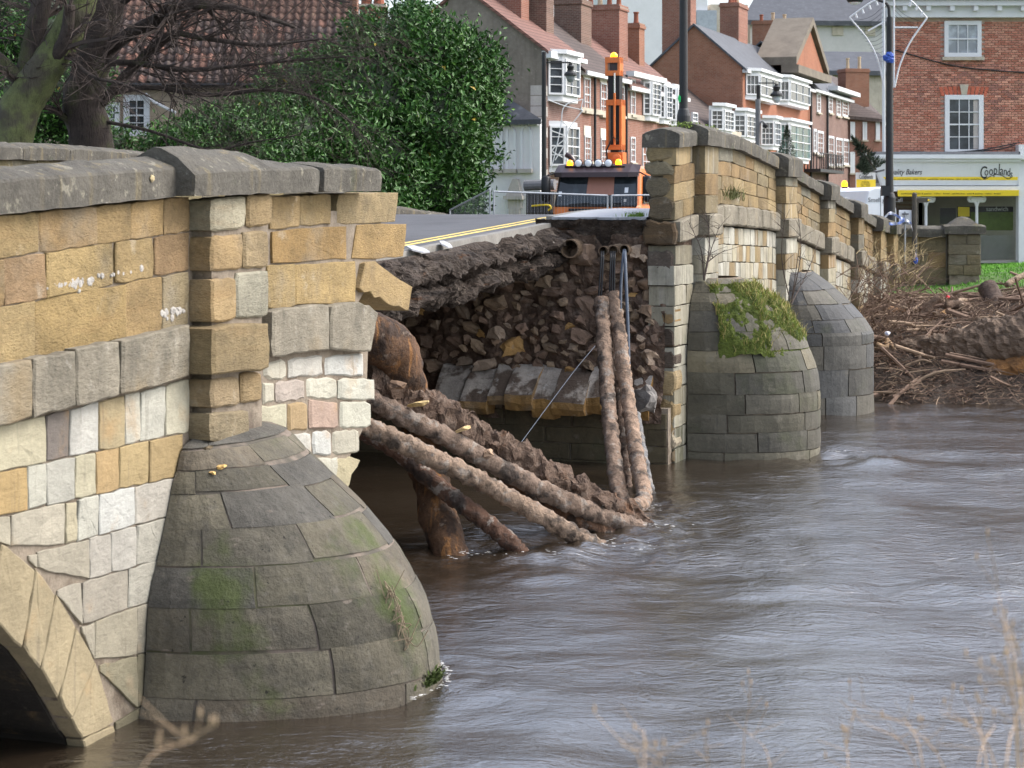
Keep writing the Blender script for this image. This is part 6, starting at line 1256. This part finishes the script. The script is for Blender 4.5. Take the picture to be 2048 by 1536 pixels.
m = MB(); m.box(BK, bu(1783), bu(1790), bz(526), bz(394), -.1, .1); m.box(BK, bu(1838), bu(1846), bz(526), bz(400), -.6, -.1); m.build('door_frame', M['cream'], bk)
for i, pts in enumerate([[(1790, 305), (1830, 303), (1890, 306), (1950, 303), (2000, 298), (2030, 290)], [(1800, 303), (1870, 306), (1960, 300), (2040, 285)], [(1790, 100), (1900, 130), (1980, 140), (2060, 146)]]): MB().tube(cat([BK.px(x, y, .3 if i < 2 else .06) for x, y in pts], 6), .022, 5).build('cable_run', M['iron'], bk)
MB().tube([BK.px(1767, 20, .1), BK.px(1768, 312, .1)], .06, 8).build('downpipe', M['white'], bk)
# side of the bakery along the street
MB().prism([BK.pt(.02, 2.4, -.3), BK.pt(.3, 2.4, -.3), BK.pt(.3, bz(306), -.3), BK.pt(.02, bz(306), -.3)], D * 8).build('street_wall', M['brick_dark_n'], bk)
# projecting sign
SG = Plane((P(1733, 0, 66.5).x, 66.5), (1, .12), (.12, -1)); sg = thing('hanging_sign', 'white and yellow hanging bakery sign beside the fascia', 'sign', SG.px(1733, 375))
MB().box(SG, SG.up(1712), SG.up(1750.5), SG.uz(1731, 375)[1], SG.uz(1731, 345)[1], -.04, .04).build('board', M['white'], sg); MB().box(SG, SG.up(1712), SG.up(1750.5), SG.uz(1731, 375)[1], SG.uz(1731, 359)[1], .041, .046).build('yellow_panel', M['yellow'], sg)
text('Cooplands', SG, 1718, 357.5, .05, .19, 'ink', sg, 0, .58); 
for i, s_ in enumerate(('sandwiches', 'pies & pasties', 'cakes · bread')): text(s_, SG, 1731, 365 + i * 4, .05, .065, 'ink', sg, 0, .9, align='CENTER')
MB().tube([SG.px(1752, 344, 0), SG.px(1768, 340, -1.5)], .03, 6).build('arm', M['iron'], sg)
# ---------------------------------------------------------------- crane lorry behind the crest
TP = Plane((P(1190, 0, 54).x, 54), NN, -D); tu = TP.up; tzz = lambda y: TP.uz(1190, y)[1]
gzr = zr(36.5)
tk = thing('crane_lorry', 'orange crane lorry facing the collapse with roof lamps and raised crane arm', 'lorry', TP.pt(0, gzr, -2))
uL, uR = tu(1104), tu(1279); zw0, zw1, zroof = tzz(414), tzz(352), tzz(331); zb = gzr + .55
def loft(name, secs, mat, parent, smooth=False):      # secs: list of closed loops of equal length
    m = MB(); n = len(secs[0])
    for s in secs: m.v += [tuple(p) for p in s]
    m.f = [(i * n + k, i * n + (k + 1) % n, (i + 1) * n + (k + 1) % n, (i + 1) * n + k) for i in range(len(secs) - 1) for k in range(n)] + [tuple(range(n))[::-1], tuple((len(secs) - 1) * n + k for k in range(n))]
    return m.build(name, M[mat], parent, smooth)
def rsec(u0, u1, o0, o1, z, r=.18):                   # rounded rectangle in plan at height z
    c = []
    for (u, o, a0) in ((u1 - r, o1 - r, 0), (u0 + r, o1 - r, 90), (u0 + r, o0 + r, 180), (u1 - r, o0 + r, 270)):
        for k in range(4): a = R(a0 + 30 * k); c.append(TP.pt(u + r * math.cos(a), z, o + r * math.sin(a)))
    return c
loft('cab', [rsec(uL, uR, -2.1, .0, zb), rsec(uL, uR, -2.1, .06, zb + .5), rsec(uL, uR, -2.1, .05, zw0 - .02), rsec(uL + .02, uR - .02, -2.1, -.02, zw0 + .05), rsec(uL + .07, uR - .07, -2.1, -.30, zw1 + .1), rsec(uL + .10, uR - .10, -2.05, -.36, zroof - .08), rsec(uL + .22, uR - .22, -1.95, -.46, zroof)], 'orange', tk)
def onf(u, t, o=.0):                                   # point on the raked front between sill and roof
    return TP.pt(u, zw0 + .03 + (zw1 + .08 - zw0 - .03) * t, -.02 - .28 * t + o)
ws_ = MB().prism([onf(uL + .12, .0, .03), onf(uR - .10, .0, .03), onf(uR - .16, 1., .03), onf(uL + .18, 1., .03)], TP.n * -.04).build('windscreen', M['screen'], tk)
MB().prism([onf(uL + .95, .33, .035), onf(uL + 1.72, .33, .035), onf(uL + 1.70, .97, .035), onf(uL + .97, .97, .035)], TP.n * .004).build('reflected_panel', M['peach'], ws_)
for (a, t0, w_, h_, mt) in ((.12, .30, .09, .14, 'lens'), (1.98, .40, .10, .16, 'lens'), (1.98, .12, .07, .09, 'cladding')): MB().prism([onf(uL + a + .04, t0, .035), onf(uL + a + .04 + w_, t0, .035), onf(uL + a + .04 + w_, t0 + h_, .035), onf(uL + a + .04, t0 + h_, .035)], TP.n * .005).build('sticker', M[mt], ws_)
fr_m = MB()
for (a, b) in (((uL + .10, 0), (uL + .16, 1.02)), ((uR - .08, 0), (uR - .14, 1.02)), ((uL + .1, -.01), (uR - .08, -.01))): fr_m.tube([onf(*a, .04), onf(*b, .04)], .022, 6)
fr_m.build('windscreen_seal', M['black'], tk)
for (a, b) in ((.55, 1.05), (1.45, 1.95)): MB().tube([onf(uL + a, .05, .07), onf(uL + b, .09, .07)], .014, 5).build('wiper', M['black'], tk)
# sun visor
loft('sun_visor', [[TP.pt(u, z, o) for u, o, z in ((uL + .06, -.38, zroof + .02), (uL + .04, -.06, zw1 + .10), (uL + .06, -.04, zw1 - .02), (uL + .08, -.2, zw1 - .02))], [TP.pt(u, z, o) for u, o, z in ((uL + .3, -.36, zroof + .05), (uL + .28, .06, zw1 + .10), (uL + .3, .08, zw1 - .03), (uL + .3, -.2, zw1 - .02))], [TP.pt(u, z, o) for u, o, z in ((uR - .3, -.36, zroof + .05), (uR - .28, .06, zw1 + .10), (uR - .3, .08, zw1 - .03), (uR - .3, -.2, zw1 - .02))], [TP.pt(u, z, o) for u, o, z in ((uR - .06, -.38, zroof + .02), (uR - .04, -.06, zw1 + .10), (uR - .06, -.04, zw1 - .02), (uR - .08, -.2, zw1 - .02))]], 'maroon', tk)
lb = MB().tube([TP.px(1130, 333, -.2), TP.px(1250, 333, -.2)], .025, 8)
for x in (1140, 1170, 1200, 1230): lb.tube([TP.px(x, 333, -.2), TP.px(x, 340, -.4)], .02, 6)
lb = lb.build('lamp_bar', M['black'], tk)
for x in (1157, 1177, 1197, 1217):
    c = TP.px(x, 326.5, -.2); o = MB().lathe(c, [(.03, -.16), (.09, -.10), (.115, -.02), (.118, .02), (.10, .025)], 18, TP.n).build('spot_lamp', M['black'], lb, smooth=False); MB().lathe(c, [(.100, .02), (.098, .035), (.06, .05), (.01, .055)], 18, TP.n).build('lens', M['lens'], o, smooth=True)
def beacon(x, y, o, r, parent):
    c = TP.px(x, y, o); b = MB().lathe(c - Vector((0, 0, r * 1.2)), [(r * 1.1, 0), (r * 1.1, r * .4), (r * .9, r * .5)], 14).build('beacon', M['black'], parent); MB().lathe(c - Vector((0, 0, r * .75)), [(r, 0), (r, r * 1.0), (r * .75, r * 1.6), (r * .2, r * 1.85)], 16).build('amber_dome', M['amber'], b, smooth=True); return b
beacon(1140, 327, -.3, .085, tk); beacon(1237, 325, -.3, .085, tk)
MB().tube(cat([TP.px(1148, 345, -.9), TP.px(1147, 325, -.9), TP.px(1142, 315, -.9), TP.px(1132, 309, -.9)], 6), .075, 10).build('exhaust', M['maroon'], tk)
for s_, x in ((-1, 1092), (1, 1296)):
    c = TP.px(x, 378, .05); mm = MB(); mm.tube([c + Vector((0, 0, -.36)), c + Vector((0, 0, -.30)), c + Vector((0, 0, .30)), c + Vector((0, 0, .36))], [.06, .13, .13, .07], 10); o = mm.build('mirror', M['black'], tk, smooth=True); MB().tube(cat([c + Vector((0, 0, .34)), TP.px(x - s_ * 6, 350, .05), TP.pt(uL + .06 if s_ < 0 else uR - .06, zw1 + .1, -.25)], 5), .022, 6).build('mirror_arm', M['black'], o)
MB().prism([TP.pt(uR + .005, zw0 + .1, -.35), TP.pt(uR + .005, zw0 + .1, -1.4), TP.pt(uR - .05, zw1, -1.4), TP.pt(uR - .05, zw1, -.55)], NN * .02).build('side_window', M['screen'], tk)
m = MB()
for i in range(4): m.box(TP, uL + .5, uR - .5, zb + .45 + i * .12, zb + .52 + i * .12, .05, .09)
m.build('grille', M['black'], tk); MB().box(TP, uL + .0, uR - .0, gzr + .35, zb + .25, -.3, .14).build('bumper', M['orange'], tk)
MB().box(TP, (uL + uR) / 2 - .55, (uL + uR) / 2 + .05, zw0 - .28, zw0 - .14, .055, .062).build('maker_badge', M['conifer'], tk)
for u in (uL + .35, uR - .35): MB().lathe(TP.pt(u, zb + .1, .14), [(.12, -.05), (.12, .01), (.05, .03)], 14, TP.n).build('headlight', M['lens'], tk)
for o_ in (-.9, -5.2):
    for u in (uL + .2, uR - .2):
        w_ = MB().lathe(TP.pt(u - .15, gzr + .5, o_), [(.30, 0), (.5, .03), (.5, .27), (.30, .3)], 20, NN).build('wheel', M['black'], tk); MB().lathe(TP.pt(u - .17, gzr + .5, o_), [(.28, 0), (.28, .34)], 16, NN).build('rim', M['greymetal'], w_)
MB().box(TP, uL + .05, uR - .05, gzr + .9, gzr + 1.2, -8.2, -2.2).build('chassis', M['black'], tk); 
for a in ((uL, uL + .06), (uR - .06, uR)): MB().box(TP, *a, gzr + 1.2, gzr + 1.8, -8.2, -3.4).build('dropside', M['orange'], tk)
# crane folded upright behind the cab
ck = MB(); CO = -2.7
ck.box(TP, tu(1212, CO), tu(1250, CO), gzr + 1.1, TP.uz(1230, 345, CO)[1], CO - .3, CO + .3); ck = ck.build('crane_base', M['orange'], tk)
def seg_(y0, y1, x0, x1, d0=.24, nm='boom', mt='orange', o=CO, xt0=None, xt1=None, rail=True):
    z0, z1 = TP.uz(1230, y1, o)[1], TP.uz(1230, y0, o)[1]; a, b = tu(x0, o), tu(x1, o); xt0 = xt0 or x0; xt1 = xt1 or x1; c, e = tu(xt0, o), tu(xt1, o); m = MB(); w_ = .065
    if rail:
        for (p, q, r_, s_) in ((a, a + w_, c, c + w_), (b - w_, b, e - w_, e)): m.hexa([TP.pt(p, z0, o + d0), TP.pt(q, z0, o + d0), TP.pt(q, z0, o - d0), TP.pt(p, z0, o - d0), TP.pt(r_, z1, o + d0), TP.pt(s_, z1, o + d0), TP.pt(s_, z1, o - d0), TP.pt(r_, z1, o - d0)])
        m.box(TP, c, e, z1 - .16, z1, o - d0, o + d0 + .02); m.box(TP, a, b, z0, z0 + .14, o - d0, o + d0 + .02)
    else: m.box(TP, a, b, z0, z1, o - d0, o + d0)
    return m.build(nm, M[mt], tk)
seg_(305, 338, 1219, 1249, .2, 'crane_knuckle', rail=False); seg_(200, 300, 1216, 1247, .2, 'lower_boom'); seg_(196, 308, 1224, 1240, .15, 'boom_core', 'black', rail=False)
seg_(150, 202, 1219, 1242, .16, 'boom_extension', 'black', rail=False); seg_(115, 152, 1214, 1243, .18, 'boom_head'); seg_(122, 142, 1222, 1236, .12, 'boom_pin', 'maroon', rail=False)
MB().tube([TP.px(1229, 146, CO + .24), TP.px(1229, 190, CO + .24)], .03, 8).build('ram_rod', M['chrome'], tk); MB().tube([TP.px(1229, 186, CO + .25), TP.px(1229, 290, CO + .25)], .035, 10).build('ram', M['orange'], tk)
MB().tube([TP.px(1216, 345, CO + .3), TP.px(1213, 300, CO + .34), TP.px(1226, 274, CO + .3), TP.px(1236, 282, CO + .3)], .025, 6).build('hose', M['black'], tk)
MB().lathe(TP.px(1234, 316, CO + .25), [(.12, -.05), (.12, .06), (.05, .08)], 12, TP.n).build('pivot', M['orange'], tk)
c = TP.px(1228, 113, CO); b_ = MB().lathe(c - Vector((0, 0, .1)), [(.12, 0), (.12, .06)], 12).build('beacon', M['black'], tk); MB().lathe(c - Vector((0, 0, .04)), [(.10, 0), (.10, .08), (.06, .14), (.01, .16)], 14).build('amber_dome', M['amber'], b_, smooth=True)
# dark tipper parked beyond it, yellow handrail
VP = Plane((P(1080, 0, 58).x, 58), NN, -D); tp2 = thing('dark_tipper', 'dark vehicle body with rolled grey cover beside the lorry cab', 'lorry', VP.pt(0, gzr, -1))
vz = lambda y: VP.uz(1080, y)[1]
MB().box(VP, VP.up(1052), VP.up(1108), gzr + .5, vz(383), -3, 0).build('body', M['brown_post'], tp2); MB().tube([VP.px(1050, 371, .05), VP.px(1110, 369, .05)], .16, 12).build('cover_roll', M['greymetal'], tp2); MB().box(VP, VP.up(1050), VP.up(1110), vz(366), vz(361), -.3, .1).build('top_rail', M['greymetal'], tp2)
m = MB()
for i in range(14): u = VP.up(1054) + i * .06; m.box(VP, u, u + .02, vz(425), vz(384), .0, .03)
m.build('ribs', M['greymetal'], tp2); MB().tube(cat([VP.px(1063, 412, .1), VP.px(1095, 410, .1), VP.px(1102, 416, .1), VP.px(1096, 421, .1)], 5), .03, 6).build('handrail', M['yellow'], tp2)
for u in (1060, 1100): MB().lathe(VP.pt(VP.up(u) - .12, gzr + .45, -.8), [(.3, 0), (.45, .03), (.45, .25), (.3, .28)], 18, NN).build('wheel', M['black'], tp2)
# ---------------------------------------------------------------- site fence panels across the road
def hpanel(label, x0, y0, Y0, x1, y1, Y1):
    A, B_ = P(x0, y0, Y0), P(x1, y1, Y1); u = (B_ - A); u.z = 0; L = u.length; u.normalize(); zt = A.z; hgt = 2.0
    t_ = thing('site_fence', label, 'fence', Vector((*((A + B_) / 2).xy, zt - hgt)), 'site fence panels'); m = MB(); b = lambda s, z: A + u * s + Vector((0, 0, (B_.z - A.z) * s / L - z))
    m.tube([b(0, hgt), b(0, 0)], .021, 8); m.tube([b(L, hgt), b(L, 0)], .021, 8); m.tube([b(0, 0), b(L, 0)], .021, 8); m.tube([b(0, hgt - .15), b(L, hgt - .15)], .019, 8); m.build('frame', M['galv'], t_)
    w_ = MB(); n = int(L / .08)
    for i in range(1, n): w_.tube([b(L * i / n, 0), b(L * i / n, hgt - .15)], .0022, 3, cap=False)
    for z in (.6, 1.2): w_.tube([b(0, z), b(L, z)], .004, 3, cap=False)
    w_.build('mesh_wires', M['galv'], t_); f = MB(); 
    for s in (0, L): f.hexa([b(s, hgt + .15) + Vector(q) for q in ((-.12, -.35, 0), (.12, -.35, 0), (.12, .35, 0), (-.12, .35, 0), (-.10, -.3, .15), (.10, -.3, .15), (.10, .3, .15), (-.10, .3, .15))])
    f.build('foot_block', M['greymetal'], t_); return t_
hpanel('mesh fence panel across the left half of the lorry front', 988, 383, 46.2, 1215, 391, 46.9); hpanel('mesh fence panel between the lorry and the parapet end', 1223, 391, 47, 1400, 389, 47.6); hpanel('short mesh fence panel end by the laurel hedge', 900, 420, 48.5, 980, 379, 46.3)
hpanel('mesh fence panel in front of the white vans', 1660, 400, 60, 1694, 396, 61.5)
# ---------------------------------------------------------------- lamp posts
def lamp(label, x, Y, zb, r, collar=None, h=8.2, mat='iron'):
    b = P(x, 420, Y); t_ = thing('street_lamp', label, 'street lamp', (b.x, b.y, zb))
    MB().lathe((b.x, b.y, zb), [(r * 1.5, 0), (r * 1.5, collar - zb), (r * 1.18, collar - zb + .12), (r, collar - zb + .14), (r * .8, h * .95), (r * .75, h)], 20).build('post', M[mat], t_, smooth=False)
    MB().tube(cat([(b.x, b.y, zb + h), (b.x - .1, b.y, zb + h + .4), (b.x - .8, b.y, zb + h + .6)], 5), r * .4, 8).build('arm', M[mat], t_); l = MB().lathe((b.x - 1.0, b.y, zb + h + .5), [(.05, .2), (.22, .1), (.25, 0), (.2, -.08)], 12).build('lantern', M[mat], t_); MB().lathe((b.x - 1.0, b.y, zb + h + .40), [(.18, .02), (.1, -.03)], 12).build('diffuser', M['lens'], l); return t_
sm_ = lamp('tall black lamp post rising behind the mossy parapet coping', 1367, 38, 4.2, .083, collar=P(0, 232, 38).z)
m = MB(); c = P(1358, 197, 37.9)
m.prism([c + Vector(q) for q in ((0, 0, -.08), (.03, -.02, -.06), (.035, -.02, .03), (.0, 0, .08), (-.02, .0, 0))], (0, .01, 0)); m.build('green_sticker', M['grass_sticker'] if 'grass_sticker' in M else mk('grass_sticker', col=(.02, .55, .12, 1), var=.05, bump=0, rough=.5), sm_)
L2 = lamp('black lamp post with fan shaped festive lights before the bakery', 1779, 58, 2.5, .115, collar=P(0, 395, 58).z, h=7.4)
MB().box(Plane(P(1779, 0, 57.8), (1, 0), (0, -1)), -.24, -.02, P(0, 392, 58).z, P(0, 372, 58).z, -.1, .14).build('control_box', M['iron'], L2)
# festive fan frame on that post
FN = Plane((P(1779, 0, 57.7).x, 57.7), (1, 0), (0, -1)); fn = thing('festive_light_fan', 'white wire fan of festive lights fixed to the lamp post', 'decoration', FN.px(1779, 175)); m = MB()
fp = lambda pts: cat([FN.px(x, y) for x, y in pts], 6)
for pts in [[(1699, 35), (1722, 18), (1752, 0), (1800, -12), (1825, 4), (1854, 36)], [(1699, 35), (1736, 80), (1757, 125), (1768, 175)], [(1854, 36), (1820, 85), (1800, 130), (1789, 175)], [(1768, -10), (1768, 175)], [(1788, -10), (1788, 175)], [(1789, 55), (1836, 55)], [(1736, 62), (1768, 44)]]: m.tube(fp(pts), .026, 6)
for (x, y) in [(1711, 28), (1724, 19), (1738, 11), (1752, 3), (1835, 12), (1822, 5), (1846, 24)]: m.tube([FN.px(x, y), FN.px(x + (3 if x < 1780 else -3), y + 8)], .035, 6)
m.build('frame', M['white'], fn); w_ = MB()
for i in range(12):
    t_ = i / 11; w_.tube(fp([(1704 + 50 * t_, 42 + 75 * t_), (1740 + 20 * t_, 34 + 88 * t_), (1768, 12 + 110 * t_)]), .006, 3, cap=False); w_.tube(fp([(1848 - 48 * t_, 46 + 75 * t_), (1810 - 10 * t_, 30 + 85 * t_), (1789, 10 + 110 * t_)]), .006, 3, cap=False)
w_.build('light_strings', M['iron'], fn)
b_ = MB()
for i in range(7): p = FN.px(1778 + gauss(3), 118 + gauss(5), .14); b_.lathe(p, [(.05, -.08), (.12, 0), (.05, .09)], 7, (gauss(1), gauss(1), 1))
tag(b_.build('blue_wrapping', M['blue'], None), 'bunch of blue plastic tied round the lamp post', 'wrapping')
def heritage(label, x, Y, ytop, ybot, xl, yl, zb=2.4):
    b = P(x, 420, Y); t_ = thing('lantern_post', label, 'street lamp', (b.x, b.y, zb)); pp = Plane((b.x, Y), (1, 0), (0, -1)); zt = P(0, ytop, Y).z
    MB().lathe((b.x, b.y, zb), [(.14, 0), (.14, 1.2), (.10, 1.3), (.085, zt - zb)], 14).build('post', M['iron'], t_); MB().tube([P(x, yl - 22, Y), P(xl, yl - 22, Y)], .03, 6).build('arm', M['iron'], t_)
    k = Y / FPX; l = MB().lathe(P(xl, yl, Y), [(4 * k, 20 * k), (4 * k, 17 * k), (7.5 * k, 14 * k), (5.5 * k, 6 * k), (12.5 * k, 0), (13 * k, -4 * k), (11 * k, -5 * k)], 16).build('hood', M['iron'], t_); MB().lathe(P(xl, yl, Y), [(9.5 * k, -4 * k), (8 * k, -12 * k), (4 * k, -18 * k)], 14).build('globe', M['glass_net'], l); return t_
heritage('black lantern on a tall post before the end house of the terrace', 1088, 76, 104, 420, 1141, 147); heritage('black lantern on a post in front of the orange brick house', 1517, 90, 170, 420, 1553, 188)
lc = Plane((P(1515, 0, 80).x, 80), (1, 0), (0, -1)); cp_ = thing('camera_pole', 'grey pole with a small dome camera before the brick bays', 'pole', lc.pt(0, 2.4, 0)); MB().tube([lc.pt(0, 2.4, 0), lc.px(1516, 198)], .11, 10).build('pole', M['greymetal'], cp_); MB().tube(cat([lc.px(1518, 250, .1), lc.px(1524, 243, .1), lc.px(1530, 248, .1)], 4), .04, 6).build('bracket', M['greymetal'], cp_); MB().lathe(lc.px(1531, 252, .1), [(.04, .1), (.10, .04), (.1, -.04), (.04, -.09)], 10).build('dome_camera', M['black'], cp_)
# second festive frame on the terrace wall
DN = Plane((P(1140, 0, 79).x, 79), (1, .3), (.3, -1)); m = MB(); dp = lambda pts: cat([DN.px(x, y) for x, y in pts], 6)
for pts in [[(1097, 200), (1130, 212), (1166, 220)], [(1166, 199), (1140, 205), (1126, 218), (1122, 250), (1112, 300), (1100, 345)], [(1166, 220), (1150, 240), (1138, 258), (1128, 290), (1110, 320)], [(1122, 240), (1136, 254)], [(1166, 199), (1162, 218)], [(1100, 260), (1130, 275), (1105, 300), (1125, 315)]]: m.tube(dp(pts), .022, 5)
tag(m.build('festive_decoration', M['white']), 'white wire festive frame hanging on the end house bay', 'decoration')
# ---------------------------------------------------------------- vans, fingerpost, sign, tape at the bridge end
def van(label, x0, x1, ytop, Y, txt=False):
    vp = Plane((P((x0 + x1) / 2, 0, Y).x, Y), (1, .12), (.12, -1)); v_ = thing('white_van', label, 'van', vp.pt(0, 2.42, -2)); a, b = vp.up(x0), vp.up(x1); zt = vp.uz((x0 + x1) / 2, ytop)[1]; m = MB()
    secs = [[vp.pt(u, z, o) for u, z in ((a, 2.75), (b, 2.75), (b, zt - .7), (b - .12, zt - .12), (b - .35, zt), (a + .35, zt), (a + .12, zt - .12), (a, zt - .7))] for o in (-4.6, .0)]; secs += [[vp.pt((a + b) / 2 + (u - (a + b) / 2) * .97, z, .06) for u, z in ((a, 2.8), (b, 2.8), (b, zt - .7), (b - .14, zt - .14), (b - .36, zt - .04), (a + .36, zt - .04), (a + .14, zt - .14), (a, zt - .7))]]
    loft('body', secs, 'van_white', v_); MB().box(vp, (a + b) / 2 - .01, (a + b) / 2 + .01, 2.8, zt - .1, .061, .066).build('door_seam', M['greymetal'], v_)
    for u in (a + .12, b - .12): MB().box(vp, u - .06, u + .06, 3.2, 3.7, .06, .1).build('tail_light', M['red'], v_); MB().lathe(vp.pt(u - .1, 2.76, -.8), [(.2, 0), (.34, .02), (.34, .2), (.2, .22)], 16, vp.u).build('wheel', M['black'], v_)
    if txt: text('Smell gas? Call', vp, x0 + 8, 404, .07, .20, 'greymetal', v_, 0, .95)
    return v_
van('white van with lettering on its doors behind the bakery lamp post', 1728, 1792, 374, 62, True); v2 = van('plain white van with amber beacon left of the lettered van', 1656, 1717, 374, 66)
c = P(1689, 369, 66); b_ = MB().lathe(c - Vector((0, 0, .12)), [(.10, 0), (.10, .05)], 10).build('beacon', M['black'], v2); MB().lathe(c - Vector((0, 0, .07)), [(.1, 0), (.1, .12), (.05, .2)], 12).build('amber_dome', M['amber'], b_)
FPp = Plane((P(1830, 0, 55).x, 55), (1, 0), (0, -1)); fpz = lambda y: FPp.uz(1830, y)[1]
t_ = thing('finger_post', 'dark wooden fingerpost with one arm at the end of the wall', 'signpost', FPp.px(1829, 525)); MB().tube([FPp.px(1829, 530), FPp.px(1829, 388), FPp.px(1829, 385)], [.075, .07, .04], 10).build('post', M['brown_post'], t_)
fg = MB().prism([FPp.pt(FPp.up(1834), fpz(405), .02), FPp.pt(FPp.up(1854), fpz(405), .02), FPp.pt(FPp.up(1861), fpz(400.5), .02), FPp.pt(FPp.up(1854), fpz(396), .02), FPp.pt(FPp.up(1834), fpz(396), .02)], FPp.n * -.04).build('finger', M['brown_post'], t_); MB().lathe(FPp.px(1857, 400.5, .03), [(.03, 0), (.02, .01)], 10, FPp.n).build('yellow_tip', M['yellow'], fg)
t_ = thing('sign_on_pole', 'back of a white rectangular sign on a thin grey pole', 'sign', FPp.px(1810, 525)); MB().box(FPp, FPp.up(1799), FPp.up(1824), fpz(449), fpz(420), -.08, -.06).build('sign_plate', M['van_white'], t_); MB().tube([FPp.px(1810, 528), FPp.px(1810, 423)], .028, 8).build('pole', M['galv'], t_)
for y in (428, 446): MB().box(FPp, FPp.up(1804), FPp.up(1817), fpz(y) - .015, fpz(y) + .015, -.03, .03).build('clamp', M['iron'], t_)
tp_ = MB()
for path in [[(1766, 441), (1776, 428), (1790, 429), (1800, 436), (1812, 440), (1822, 448), (1825, 462)], [(1764, 445), (1780, 448), (1796, 447), (1810, 441)], [(1768, 438), (1780, 426), (1797, 434)]]:
    pts = cat([P(x, y, 54.6) for x, y in path], 6); tp_.add([q + Vector((0, 0, -.03)) for q in pts] + [q + Vector((.0, .05 * math.sin(i), .04)) for i, q in enumerate(pts)], [(i, i + 1, len(pts) + i + 1, len(pts) + i) for i in range(len(pts) - 1)])
tag(tp_.build('barrier_tape', M['tape']), 'blue and white barrier tape tied along the end of the wall', 'tape')
tag(MB().lathe(P(1831, 520, 54), [(.05, -.1), (.07, 0), (.03, .12), (.01, .2)], 7).build('blue_bag', M['blue']), 'small blue plastic bag at the foot of the fingerpost', 'bag')
# little festive conifers fixed to the shop corner
def conifer(label, x, y, Y, h, tilt, n):
    root = thing('small_conifer', label, 'tree', P(x, y, Y)); rnd = random.Random(n); ax = Vector((tilt, -.1, 1)).normalized(); b = P(x, y, Y); MB().tube([b, b + ax * h], [.03, .008], 6).build('trunk', M['bark'], root); m = MB()
    for i in range(1500):
        t_ = rnd.random() ** 1.3; c = b + ax * h * t_; a = rnd.uniform(0, 6.28); e = ax.orthogonal().normalized(); f_ = ax.cross(e); d_ = (e * math.cos(a) + f_ * math.sin(a)) * (1 - t_) * h * .30 * rnd.uniform(.2, 1.1) + ax * .05; c = c + d_; s_ = Vector((rnd.gauss(0, 1), rnd.gauss(0, 1), rnd.gauss(0, 1))).normalized() * .018; L = d_.normalized() * .14 + Vector((0, 0, rnd.gauss(.0, .05)))
        m.add([c - s_, c + s_, c + L], [(0, 1, 2)])
    m.build('crown', M['conifer'], root)
conifer('dark festive conifer leaning out over the hanging sign', 1752, 340, 66, 1.25, -.75, 1); conifer('smaller dark conifer in a basket above the hanging sign', 1722, 345, 67, .6, .5, 2)
conifer('tiny conifer in front of the green glazed bay', 1573, 330, 100, 1.9, 0., 3)
